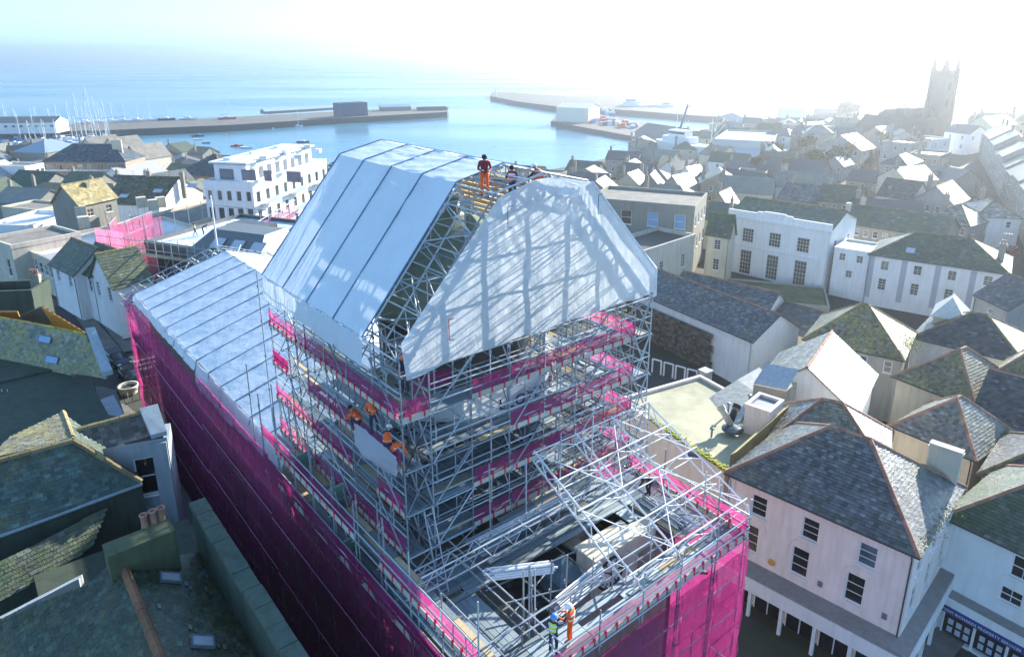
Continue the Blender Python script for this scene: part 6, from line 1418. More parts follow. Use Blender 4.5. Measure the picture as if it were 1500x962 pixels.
for i in range(4):
    for k in range(4): net2(fx[i], fx[i + 1], ZP - 9 + k * 2.7, ZP - 6.2 + k * 2.7, ssx) if k < 3 or i in (0, 1) else None
    net2(PP_(-6, -2.2 + i * 2.6, 0), PP_(-6, .4 + i * 2.6, 0), ZP - 5 + (i % 2), ZP + .5 + (i % 2) * .8, ssx)
for i in range(5): net2(PP_(LP_ + 8, 2 + i * 3.6, 0), PP_(LP_ + 8, 5.6 + i * 3.6, 0), ZP - 4, ZP + .8 + (i > 2) * .8, ssx)
for i in range(16):
    x = -6 + i * 2.6
    if x > LP_ + 8: break
    for y in (-2.2, -1.1): K2_.tube('standard', PP_(x, y, ZP - 9), PP_(x, y, ZP + 1.4), .05)
    for z in (-6, -4, -2, 0, 1): K2_.tube('ledger', PP_(x, -2.2, ZP + z), PP_(x + 2.6, -2.2, ZP + z), .05)
    if i % 2 == 0: K2_.tube('brace', PP_(x, -2.2, ZP - 4), PP_(x + 2.6, -2.2, ZP), .045)
    K2_.box('deck_board', PP_(x, -2.2, ZP - .9), sp_ * 2.6, tp_ * 1.0, Z * .06, M_WOODB)
for i in range(8): K2_.tube('standard', PP_(LP_ + 8, i * 2.6, ZP - 5), PP_(LP_ + 8, i * 2.6, ZP + 1.6), .05); K2_.tube('ledger', PP_(LP_ + 8, i * 2.6, ZP + 1), PP_(LP_ + 8, i * 2.6 + 2.6, ZP + 1), .05); K2_.tube('standard', PP_(-6, i * 2.6, ZP - 6), PP_(-6, i * 2.6, ZP + 2), .05)
for i in range(14): K2_.tube('handrail', PP_(-6 + i * 3.2, 17.5, ZP + 1.1), PP_(-2.8 + i * 3.2, 17.5, ZP + 1.1), .06); K2_.tube('standard', PP_(-6 + i * 3.2, 17.5, ZP - 1), PP_(-6 + i * 3.2, 17.5, ZP + 1.3), .05)
for (x0_, y0_), (x1_, y1_), hh_, nn3 in (((178, 440), (188, 424), 10.5, 2), ((176, 438), (170, 405), 9.5, 4), ((188, 424), (236, 398), 9.5, 5)):
    a_, b_ = gp(x0_, y0_), gp(x1_, y1_)
    for i in range(nn3):
        p_, q_ = a_.lerp(b_, i / nn3), a_.lerp(b_, (i + 1) / nn3)
        for k in range(4): net2(p_, q_, p_.z + hh_ * k / 4, p_.z + hh_ * (k + 1) / 4 - .05, ssx)
        K2_.tube('standard', p_, p_ + Z * (hh_ + 1.2), .05)
        for k in range(1, 6): K2_.tube('ledger', p_ + Z * hh_ * k / 5, q_ + Z * hh_ * k / 5, .05)
K2_.flush()
zn_ = ZP - 4; a_, b_ = at(376, 378, zn_), at(436, 336, zn_)
for i in range(6):
    p_, q_ = a_.lerp(b_, i / 6), a_.lerp(b_, (i + 1) / 6); net2(p_, q_, zn_, zn_ + 2.2, ssx); net2(p_, q_, zn_ + 2.2, zn_ + 4.4, ssx)
    for k in (0, 1.1, 2.2, 3.3, 4.8): K2_.tube('ledger', p_ + Z * k, q_ + Z * k, .06)
    K2_.tube('standard', p_ - Z * 3, p_ + Z * 5.6, .06); K2_.tube('brace', p_, q_ + Z * 4.4, .05); K2_.box('deck_board', p_ + Z * 2.0, q_ - p_, Vector((.4, .9, 0)), Z * .08, M_WOODB)
K2_.flush()
# flagpole and tower crane mast seen beyond the hall
fp = at(319, 368, 16); m = MB(); m.tube(fp, fp + Z * 5.9, .12, 8, .08); tag(m.build('pole', M_WHITE, None), 'tall white pole rising from the far end of the long hall roof', 'pole')
cr = thing('crane', at_dist(358, 300, 150), 'slim blue grey crane with a long horizontal lattice jib beside the white apartments', 'crane'); K3 = Kit(cr); M_CR = mat_plain('blue grey crane steel', (.25, .30, .36), .5, .3)
b0 = at_dist(360, 315, 150); t0 = at_dist(358, 268, 150)
for dx, dy in ((0, 0), (.7, 0), (0, .7), (.7, .7)): K3.tube('mast_leg', b0 + Vector((dx, dy, -8)), t0 + Vector((dx, dy, 0)), .12, M_CR)
j0, j1 = t0, at_dist(520, 240, 175); n = 20
for k in range(n):
    a_, b_ = j0.lerp(j1, k / n), j0.lerp(j1, (k + 1) / n); K3.tube('jib_chord', a_, b_, .09, M_CR); K3.tube('jib_chord', a_ + Z * .9, b_ + Z * .9, .07, M_CR); K3.tube('jib_lacing', a_, b_ + Z * .9, .05, M_CR); K3.tube('jib_lacing', a_ + Z * .9, b_, .05, M_CR)
K3.tube('jib_stay', t0 + Z * 0, at_dist(342, 242, 152), .09, M_CR); K3.flush()
m = MB(); m.box(j0.lerp(j1, .2) - Z * .2, Vector((3.0, .4, 0)), Vector((0, .3, 0)), Z * 1.2); m.build('blue_sign', mat_plain('blue banner', (.05, .2, .7), .5), cr)

# ------------------------------------------------------------------ harbour
QZ = -17.0
M_QUAY = mat_island('quay stone', (.11, .11, .10), .9, 0, .7, 1.2); M_CONC = mat_plain('quay top', (.13, .125, .115), .9, 0, .3, .2)
def quay(label, pts, z=QZ, name='quay', h=4.5):
    P_ = [at(x, y, z) for x, y in pts]; a = sum(P_[i].x * P_[(i + 1) % len(P_)].y - P_[(i + 1) % len(P_)].x * P_[i].y for i in range(len(P_)))
    if a < 0: P_ = P_[::-1]
    c = sum(P_, Vector()) / len(P_); t = thing(name, (c.x, c.y, z - h), label, 'quay'); m = MB(); m.prism([p - Z * h for p in P_], Z * (h - .4)); m.build('wall', M_QUAY, t)
    m = MB(); m.prism([c + (p - c) * 1.003 - Z * .4 for p in P_], Z * .4); m.build('quay_top', M_CONC, t); return t
quay('long stone pier with sheds reaching out from the marina on the left', [(-60, 195), (150, 191), (340, 183), (480, 174), (655, 164), (657, 157), (560, 160), (480, 164), (330, 172), (150, 181), (-60, 186)], -15.5, 'pier', 6)
quay('far curved breakwater running right from the light post to the dock', [(718, 141), (760, 149), (815, 156), (900, 160), (1000, 168), (1080, 173), (1150, 170), (1150, 159), (1060, 152), (950, 148), (830, 141), (745, 135), (720, 135)], -15.5, 'breakwater', 6)
quay('broad wharf crowded with fishing gear between the two basins', [(807, 178), (880, 191), (950, 204), (990, 213), (1008, 200), (1000, 188), (930, 178), (880, 168), (820, 164)], QZ, 'wharf', 5)
quay('low slipway quay curving up to the road bridge below the wharf', [(790, 256), (850, 250), (905, 236), (962, 216), (1000, 216), (1010, 226), (960, 246), (880, 262), (800, 268)], QZ + .3, 'quay', 5)
def shed(label, L, R, z, h, depth, col, roofc, kind='gable', rh=3, name='harbour_shed', cat='shed', wins=()):
    return house(label, L, R, z + h, depth, kind, rh, wall=col, roof=roofc, zg=z - .2, slate=None, cat=cat, name=name, wins=wins)
M_BLUES = mat_plain('blue black boarding', (.05, .08, .14), .7); M_GLZ = mat_plain('pale glazed roof', (.34, .44, .52), .3); M_CREAMR = mat_render('cream sheeting', (.74, .70, .58), .2); M_GREYS = mat_plain('pale grey cladding', (.40, .46, .50), .6)
shed('long low glazed shed along the left pier', (388, 163.5), (497, 157), -15.3, 2.2, 9, M_STONE, M_GLZ, rh=2)
shed('tall dark blue boarded building standing on the left pier', (497, 153), (538, 151), -15.3, 10, 12, M_BLUES, mat_plain('dark flat roof', (.12, .15, .18), .6), 'flat', 0)
shed('short arched roof shed near the end of the left pier', (557, 157), (602, 156), -15.3, 3.4, 10, M_STONE, M_GLZ, rh=2)
shed('low stone building at the tip of the left pier', (612, 158.5), (655, 157.5), -15.3, 2.2, 7, M_QUAY, M_CONC, 'flat', 0)
shed('long brown roofed boat shed with white lower wall at the marina', (-10, 180), (80, 179), -15.3, 7, 18, M_RWHITE, M_SL3, wins=[('f', 8, [(-3.2, 1.4)], 2.0, 2, 1)])
shed('bright cream fish market hall at the end of the wharf', (815, 157), (862, 159), QZ, 11, 22, M_CREAMR, M_CREAMR, 'gable', 3, 'market_hall', 'hall')
shed('dark slate roofed boat store in the middle of the wharf', (930, 193), (990, 203), QZ, 6, 18, M_STONE, M_SL3, rh=5)
shed('white gabled cottage against the dark boat store', (962, 204), (994, 210), QZ, 6.5, 9, M_RWHITE, M_SL1, 'gable', 3.5, 'harbour_cottage', 'cottage', [('f', 3, [(-2.6, 1.4)], 1.2, 2, 1)])
M_PALEW = mat_render('pale blue warehouse cladding', (.42, .48, .50), .12)
shed('long pale blue grey stepped warehouse above the dry dock, upper block', (1046, 205), (1130, 209), -12, 12, 40, M_PALEW, M_PALEW, 'flat', 0, 'warehouse', 'warehouse')
shed('lower wing of the pale blue grey warehouse with four roof lights', (1033, 226), (1150, 232), -12, 7, 18, M_PALEW, M_GREYS, 'gable', 2.5, 'warehouse', 'warehouse', [('f', 4, [(-4, 2.2)], 2.6, 1, 1, 10, 26)])
shed('green roofed shed before the far breakwater', (1096, 176), (1145, 172), -14, 6, 26, M_GREYS, mat_plain('pale green sheet', (.30, .38, .32), .6), 'gable', 4)
shed('white arched shed left of the church hill', (1142, 172), (1180, 173), -13, 8, 26, M_CREAMR, M_CREAMR, 'gable', 5)
def hull(m, L, B, D, T, zs=0, n=10, sheer=.25, bow=1.6):
    g = []
    for i in range(n + 1):
        t = i / n; x = -L / 2 + L * t; k = math.sin(math.pi * min(1, .28 + t * .72)) ** .6 if t < 1 else 0
        wd = B / 2 * (1 if t < .4 else max(.02, math.cos((t - .4) / .6 * math.pi / 2) ** .7)) * (.8 + .2 * min(1, t * 4)); zt = D * (1 + sheer * (2 * t - .8) ** 2)
        g.append(m.pt([(x, -wd, zt), (x, -wd * .8, 0), (x + 0, 0, -T), (x, wd * .8, 0), (x, wd, zt)]))
    for a, b in zip(g, g[1:]):
        for k in range(4): m.f.append((a + k, b + k, b + k + 1, a + k + 1))
        m.f.append((a + 4, b + 4, b, a))
    m.f.append((g[0], g[0] + 1, g[0] + 2, g[0] + 3, g[0] + 4))
def place(m, p, hd, s=1.): R = Matrix.Rotation(hd, 3, 'Z'); m.v = [tuple(Vector(p) + R @ (Vector(v) * s)) for v in m.v]
BM = {k: mat_plain(k + ' boat paint', c, .35, 0, .08) for k, c in dict(white=(.75, .77, .78), navy=(.03, .06, .14), blue=(.08, .25, .50), red=(.55, .06, .04), dark=(.05, .06, .07), orange=(.70, .15, .03)).items()}
def boat(label, p, hd, L, col='white', kind='motor', cabin='white', group=None, mast=0, cat='boat', lean=0.):
    t = thing('sailing_boat' if kind == 'sail' else ('rowing_boat' if kind == 'row' else 'motor_boat'), p, label, cat, group)
    m = MB(); hull(m, L, L * .30, L * .10, L * .03); place(m, p, hd); m.build('hull', BM[col], t)
    R = Matrix.Rotation(hd, 3, 'Z'); T = lambda v: Vector(p) + R @ Vector(v)
    if kind != 'row':
        m = MB(); hh = L * .10; w_ = L * .19
        m.v = []; a = m.pt([(-L * .20, -w_ / 2, L * .095), (L * .18, -w_ / 2, L * .095), (L * .18, w_ / 2, L * .095), (-L * .20, w_ / 2, L * .095), (-L * .18, -w_ * .4, L * .1 + hh), (L * .08, -w_ * .4, L * .1 + hh), (L * .08, w_ * .4, L * .1 + hh), (-L * .18, w_ * .4, L * .1 + hh)])
        m.f = [(0, 1, 5, 4), (1, 2, 6, 5), (2, 3, 7, 6), (3, 0, 4, 7), (4, 5, 6, 7)]; place(m, p, hd); cb = m.build('cabin', BM[cabin], t)
        m = MB(); m.box((L * .175, -w_ * .35, L * .13), (-.02 * L, 0, L * .04), (0, w_ * .7, 0), (.01 * L, 0, .01)); place(m, p, hd); m.build('windscreen', M_GLASS, cb)
    if mast:
        m = MB(); m.tube(T((L * .08, 0, L * .1)), T((L * .08 + lean * mast, 0, mast)), .2, 6, .15); ms = m.build('mast', M_WHITE, t)
        m = MB(); m.tube(T((L * .08, 0, L * .28)), T((-L * .36, 0, L * .26)), .16, 6); m.build('boom', BM['blue'] if rnd.random() < .5 else M_WHITE, ms)
        for a_ in ((L * .48, 0), (-L * .45, 0)): m = MB(); m.tube(T((a_[0], 0, L * .14)), T((L * .08 + lean * mast, 0, mast * .98)), .035, 4); m.build('stay', M_LEAD, ms)
        m = MB(); m.tube(T((L * .08 + lean * mast * .6, -.9, mast * .6)), T((L * .08 + lean * mast * .6, .9, mast * .6)), .05, 4); m.build('spreader', M_WHITE, ms)
    return t
sw_p = lambda x, y: at(x, y, SEA + .05)
for x, y, L, hd, c_, k_, cb, ms, lb in ((259, 220, 9, .3, 'dark', 'motor', 'dark', 0, 'dark working boat moored left of the small grey dinghy'), (270, 223.5, 4.5, .2, 'white', 'row', 'white', 0, 'small grey dinghy tied behind the dark working boat'), (290, 200, 8, .1, 'navy', 'motor', 'dark', 0, 'navy motor boat moored farthest out near the left pier'),
        (291, 205, 6, 0, 'white', 'row', 'white', 0, 'white open boat just below the navy motor boat'), (302, 210, 5, 0, 'dark', 'row', 'white', 0, 'small dark open boat between the moored pairs'), (347, 214.5, 7, .1, 'red', 'motor', 'red', 0, 'red motor boat rafted beside a white skiff'), (361, 217, 7.5, 0, 'white', 'row', 'white', 0, 'long white skiff beside the red motor boat'),
        (444, 209, 8, 0, 'navy', 'motor', 'white', 0, 'navy boat with a white cabin nearest the big roof'), (436, 185.5, 8, .1, 'white', 'sail', 'white', 13, 'white yacht with a bare mast anchored below the left pier'), (495, 172.5, 11, 0, 'blue', 'motor', 'white', 0, 'blue fishing boat alongside the dark pier building'), (541, 170.5, 9, .1, 'blue', 'motor', 'white', 0, 'smaller blue boat moored just right of the dark pier building')):
    boat(lb, sw_p(x, y), hd, L, c_, k_, cb, None, ms)
# yachts laid up along the pier, then the crowded marina
for i, x in enumerate((126, 144, 163, 181, 201, 218, 244, 276, 333)):
    boat(('white', 'pale', 'slim', 'blue trimmed', 'tall', 'raked', 'dark hulled', 'low', 'red decked')[i] + ' yacht laid up on the left pier, ' + ('first', 'second', 'third', 'fourth', 'fifth', 'sixth', 'seventh', 'eighth', 'last')[i] + ' from the marina', at(x, 181 - i * .8, -15.4), .15 + rnd.uniform(-.2, .2), 13, 'navy' if i == 6 else ('red' if i == 8 else 'white'), 'sail', 'white', 'yachts laid up on the left pier', (16, 15, 15, 14, 13, 15, 12, 0, 14)[i], lean=.02)
spots = [(x, y) for y in (192, 197, 203, 210, 217) for x in range(2, 165, 9) if x < 175 - (y - 192) * .6]
rnd.shuffle(spots); spots = sorted(spots[:70], key=lambda q: (q[1], q[0])); cnt = {}
ROWN = {192: 'farthest', 197: 'second', 203: 'middle', 210: 'fourth', 217: 'nearest'}
def nth(k): return ['', 'first', 'second', 'third', 'fourth', 'fifth', 'sixth', 'seventh', 'eighth', 'ninth', 'tenth', 'eleventh', 'twelfth', 'thirteenth', 'fourteenth', 'fifteenth', 'sixteenth', 'seventeenth', 'eighteenth', 'nineteenth'][k]
for i, (x, y) in enumerate(spots):
    sail = rnd.random() < .38; col = rnd.choice(['white', 'white', 'white', 'blue', 'navy', 'white', 'red' if rnd.random() < .3 else 'white'])
    cnt[y] = cnt.get(y, 0) + 1
    boat(f"{col} {'sailing' if sail else 'motor'} boat, {nth(cnt[y])} from the left in the {ROWN[y]} marina row", sw_p(x + rnd.uniform(-3, 3), y + rnd.uniform(-1.5, 1.5)), rnd.choice([.2, .3, 1.8, 1.7, 3.3]), rnd.uniform(8, 13), col, 'sail' if sail else 'motor', rnd.choice(['white', 'blue', 'white']), 'boats berthed in the marina', rnd.uniform(14, 20) if sail else 0, lean=rnd.uniform(-.03, .04))
for i, (x, y, h, ln) in enumerate(((128, 214, 31, -.22), (106, 210, 27, -.12), (91, 208, 22, -.08), (134, 216, 26, -.16), (112, 212, 20, -.05), (148, 216, 24, -.2))):
    boat(('tallest masted yacht at the marina end, stays spread wide', 'tall white yacht second in height at the marina', 'white yacht left of the tall marina masts', 'raked mast yacht beside the tallest one', 'shorter masted yacht among the tall marina masts', 'raked yacht nearest the open harbour at the marina')[i], sw_p(x + 14, y), .1, 16, 'white', 'sail', 'white', 'tall masted yachts at the marina end', h * 1.15, lean=-ln * .4 * -1)
m = MB()
for i in range(7): p, q = sw_p(0, 195 + i * 4), sw_p(165 - i * 3, 193.5 + i * 4); d = q - p; m.box(p, d, Vector((0, 2.0, 0)), Z * .5)
tag(m.build('pontoons', M_CONC, None), 'floating pontoons the marina boats are tied to', 'pontoon').__setitem__('kind', 'structure')
# ships and gear in the docks
def ship(label, p, hd, L, col, sup='white', masts=2):
    t = thing('ship', p, label, 'ship'); m = MB(); hull(m, L, L * .22, L * .13, L * .03); place(m, p, hd); m.build('hull', BM[col], t); R = Matrix.Rotation(hd, 3, 'Z'); T = lambda v: Vector(p) + R @ Vector(v)
    m = MB(); ex, ey = R @ Vector((1, 0, 0)), R @ Vector((0, 1, 0))
    m.box(T((-L * .42, -L * .08, L * .13)), ex * L * .35, ey * L * .16, Z * L * .07); m.box(T((-L * .36, -L * .06, L * .20)), ex * L * .22, ey * L * .12, Z * L * .06); w2 = m.build('superstructure', BM[sup], t)
    m = MB(); m.box(T((-L * .355, -L * .061, L * .225)), ex * L * .21, ey * L * .122, Z * L * .02); m.build('bridge_windows', M_GLASS, w2)
    for k in range(masts): x = -L * .3 + k * L * .45; m = MB(); m.tube(T((x, 0, L * .15)), T((x, 0, L * .48)), .25, 6, .12); m.tube(T((x, 0, L * .2)), T((x + L * .15, 0, L * .36)), .15, 5); m.build('mast', M_WHITE, t)
    return t
ship('white ferry moored under the far breakwater', sw_p(940, 163), -.1, 44, 'white'); ship('white coaster moored right of the ferry at the breakwater', sw_p(988, 164), .05, 34, 'white', masts=1); ship('orange lifeboat between the two white ships', sw_p(958, 168), 0, 15, 'orange', 'orange', 0)
ship('large white ship standing in the dry dock with its bow to the quay', gp(1022, 232, 2) * 1, 2.2 + math.pi, 44, 'white', masts=2)
for i, (x, y) in enumerate(((873, 160), (881, 160), (888, 161), (896, 163), (1050, 205), (1064, 196), (1076, 190), (1040, 212))):
    ship(('trawler with tall gear behind the cream market hall, first', 'trawler with tall gear behind the cream market hall, second', 'trawler with tall gear behind the cream market hall, third', 'blue trawler at the inner side of the wharf', 'fishing boat right behind the dry dock ship', 'fishing boat farther up the dock side', 'fishing boat at the top of the dock side', 'small white trawler beside the dry dock ship')[i], sw_p(x, y + 6) if i < 4 else gp(x, y, 1), rnd.uniform(1.3, 1.9), 17, ('dark', 'blue', 'white', 'blue', 'white', 'blue', 'white', 'white')[i])
GEAR = ['white', 'blue', 'red', 'dark', 'orange', 'white', 'white']
gear = thing('fishing_gear', at(890, 180, QZ), 'heaps of crates, nets and boxes piled on the wharf', 'fishing gear')
for i in range(90):
    x = rnd.uniform(818, 935); y = 166 + (x - 818) * .155 + rnd.uniform(-1.5, 7); p = at(x, y, QZ); m = MB(); m.cbox(p, rnd.uniform(1.5, 5), rnd.uniform(1.5, 4), rnd.uniform(1, 3.6), rnd.random() * 3); m.build('crate', BM[rnd.choice(GEAR)], gear)
# blue boom crane on the quay
cn = thing('mobile_crane', at(985, 222, QZ + .3), 'blue mobile crane with a long dark boom raised by the dry dock', 'crane'); p = at(987, 221, QZ + .4); q = at_dist(1008, 153, p.y + 6)
m = MB(); m.tube(p + Z * 2, q, .9, 6, .35); m.build('boom', BM['navy'], cn); m = MB(); m.cbox(p - Z * .1, 9, 3.5, 2.2, .5); m.cbox(p + Z * 2.1, 4, 3, 2.2, .5); m.build('chassis', BM['blue'], cn)
lt = thing('light_post', at(726, 140, -15.3), 'slim light post at the tip of the far breakwater', 'light post'); m = MB(); m.tube(at(726, 139.5, -15.4), at(726, 139.5, -15.4) + Z * 13, .5, 8, .25); m.build('post', M_STONE, lt); m = MB(); m.lathe(at(726, 139.5, -2.6), [(.8, 0), (.8, 1.5), (.1, 2.3)], 8); m.build('lamp', M_WHITE, lt)
for i in range(9):
    x, y = 905 + (i % 5) * 16, 238 - (i % 5) * 3.2 + (i // 5) * 4; car(('white', 'silver', 'blue', 'dark', 'red', 'white', 'grey', 'blue', 'white')[i] + ' car parked on the slipway quay, ' + ('first', 'second', 'third', 'fourth', 'fifth', 'sixth', 'seventh', 'eighth', 'ninth')[i] + ' along the rows', at(x, y, QZ + .32), .6, [BM['white'], M_LEAD, BM['blue'], BM['dark'], BM['red']][i % 5], 'cars parked by the dock', 1.15)
lo_ = thing('lorry', at(962, 228, QZ + .3), 'white lorry with a red badge on the slipway quay', 'lorry'); p = at(968, 228, QZ + .4); ex = Vector((math.cos(.6), math.sin(.6), 0)); ey = Vector((-ex.y, ex.x, 0))
m = MB(); m.box(p + Z * .9, ex * 13, ey * 2.6, Z * 3.2); m.build('box_body', BM['white'], lo_); m = MB(); m.box(p + Z * .7 - ex * 2.3, ex * 2.2, ey * 2.5, Z * 2.4); m.build('cab', BM['white'], lo_); m = MB(); m.box(p + Z * 1.8 + ex * 2 - ey * .05, ex * 2.4, ey * .04, Z * 1.4); m.build('badge', BM['red'], lo_)
for i in range(4): m = MB(); m.tube(p + ex * (-1.2 + i * 4) + Z * .5 - ey * .1, p + ex * (-1.2 + i * 4) + Z * .5 + ey * .3, .5, 10); m.build('wheel', M_BOOT, lo_)
# ------------------------------------------------------------------ church on the hill
M_CH = mat_render('church granite', (.10, .10, .095), .3)
ch = thing('church', (176, 300, 4), 'granite church with a tall pinnacled square tower on the hill', 'church')
c = at_dist(1377, 150, 300); cx, cy = c.x, c.y; hw = 3.1; rzc = .35; ex = Vector((math.cos(rzc), math.sin(rzc), 0)); ey = Vector((-ex.y, ex.x, 0))
m = MB(); m.box(Vector((cx, cy, -4)) - ex * hw - ey * hw, ex * hw * 2, ey * hw * 2, Z * 31.5)
for sx in (-1, 1):
    for sy in (-1, 1): m.cbox(Vector((cx, cy, -4)) + ex * hw * sx + ey * hw * sy, 1.3, 1.3, 30.0, rzc)
tw_ = m.build('tower', M_CH, ch)
for sx in (-1, 1):
    for sy in (-1, 1):
        q = Vector((cx, cy, 26)) + ex * (hw - .1) * sx + ey * (hw - .1) * sy; m = MB(); m.cbox(q, 1.5, 1.5, 3.2, rzc); m.tube(q + Z * 3.2, q + Z * 8.4, .85, 6, .05); m.build('pinnacle', M_CH, tw_)
m = MB()
for i in range(6):
    for a_, b_ in ((ex, ey), (ey, ex)):
        for sg in (-1, 1): m.cbox(Vector((cx, cy, 27.5)) + a_ * (-hw + .7 + i * 1.2) + b_ * sg * (hw - .2), .6, .5, .9, rzc)
m.build('battlement', M_CH, tw_, kind='stuff')
for zz_ in (14, 20.5):
    m = MB(); q = Vector((cx, cy, zz_)) - ey * (hw + .03) - ex * .8; m.box(q, ex * 1.6, ey * .1, Z * 2.8); m.build('louvre', M_DARK, tw_)
n0 = Vector((cx, cy, -4)) - ex * hw - ey * 4.5
m = MB(); m.box(n0 - ex * 26, ex * 26, ey * 9, Z * 14); m.prism([n0 - ex * 26 + Z * 14, n0 - ex * 26 + ey * 9 + Z * 14, n0 - ex * 26 + ey * 4.5 + Z * 17.6], ex * 26); m.build('nave', M_CH, ch)
m = MB(); m.box(n0 - ex * 30 - ey * 6, ex * 8, ey * 20, Z * 11); m.prism([n0 - ex * 30 - ey * 6 + Z * 11, n0 - ex * 22 - ey * 6 + Z * 11, n0 - ex * 26 - ey * 6 + Z * 15][::-1], ey * 20); m.build('transept', M_CH, ch)
for i in range(6):
    q = n0 - ex * (2 + i * 4.6) + Z * 14; m = MB(); m.cbox(q, .8, .8, 1.6, rzc); m.tube(q + Z * 1.6, q + Z * 4.2, .4, 5, .03); m.build('pinnacle', M_CH, ch)
for i in range(5): m = MB(); m.box(n0 - ex * (5 + i * 4.6) + Z * 5 - ey * .06, ex * 1.8, ey * .1, Z * 5); m.build('window', M_DARK, ch)
for i in range(6): m = MB(); m.cbox(Vector((cx, cy, 0)) + ex * (8 + i * .1) + ey * i, .1, .1, .1) if False else None

# ------------------------------------------------------------------ trees
def tree(label, p, h, r, leaf, bare=False, name='tree', n=900, flat=.8, group=None, cat='tree', tw=1.):
    t = thing(name, p, label, cat, group); m = MB(); p = Vector(p); rr = random.Random(hash((round(p.x, 2), round(p.y, 2))) % 99991); tips = []
    def limb(a, d, L, rad, k):
        b = a + d * L; m.tube(a, b, rad, 5, rad * .65)
        if k == 0: tips.append(b); return
        for _ in range(3 if k > 1 else (4 if bare else 3)):
            e = (d + Vector((rr.uniform(-1, 1), rr.uniform(-1, 1), rr.uniform(-.2, .7))) * .75).normalized(); limb(b, e, L * rr.uniform(.55, .8), rad * .6, k - 1)
    limb(p - Z * .3, Vector((rr.uniform(-.1, .1), rr.uniform(-.1, .1), 1)).normalized(), h * .36, r * .06 + .05, 4 if bare else 3); m.build('trunk', M_BARK, t)
    m = MB()
    for i in range(n):
        c = rr.choice(tips) + Vector((rr.gauss(0, 1), rr.gauss(0, 1), rr.gauss(0, 1) * flat)) * r * (.18 if not bare else .10); sz = rr.uniform(.10, .26) * (r / 3) ** .5 * tw * (.5 if bare else 1); d = Vector((rr.gauss(0, 1), rr.gauss(0, 1), rr.gauss(0, 1))).normalized(); e = d.cross(Vector((rr.random(), rr.random(), rr.random()))).normalized()
        if bare: d = d * 3.0; e = e * .18
        m.face([c - d * sz, c + e * sz, c + d * sz, c - e * sz])
    o = m.build('crown', leaf, t, kind='stuff') if False else m.build('crown', leaf, t); return t
M_BARK = mat_plain('bark', (.10, .08, .06), .9, 0, .3); M_LEAFO = mat_island('olive twigs and leaves', (.13, .13, .05), .8, 0, .5, 1.6); M_LEAFG = mat_island('green foliage', (.07, .10, .04), .8, 0, .4, 1.7); M_TWIG = mat_island('bare brown twigs', (.22, .15, .08), .9, 0, .6, 1.4)
tree('leafy ivy grown tree beside the long brown slate roof', gp(232, 272), 12, 7, M_LEAFG, n=2600, tw=1.5); tree('bare olive twigged tree left of the ivy grown tree', gp(205, 262), 11, 6, M_LEAFO, True, n=2200, tw=1.8); tree('bare bushy tree between the hotel and the yellow gabled house', gp(86, 262), 8, 6, M_LEAFO, True, n=1800, tw=1.6); tree('low bare tree between the yellow gabled house and the hotel', gp(150, 268), 8, 5, M_TWIG, True, n=1500, tw=1.6)
tree('orange brown bare winter tree behind the white hall', gp(1115, 268), 9, 5.5, M_TWIG, True, n=2600, tw=1.6); tree('small green tree by the dock houses', gp(938, 250), 8, 5, M_LEAFG, n=1600, tw=1.5); tree('bare tree standing before the pale warehouse', gp(1070, 240), 9, 5, M_TWIG, True, n=1500, tw=1.4); tree('tall olive tree near the smoking chimney', gp(1196, 262), 9, 4.5, M_LEAFO, n=1400, tw=1.4)

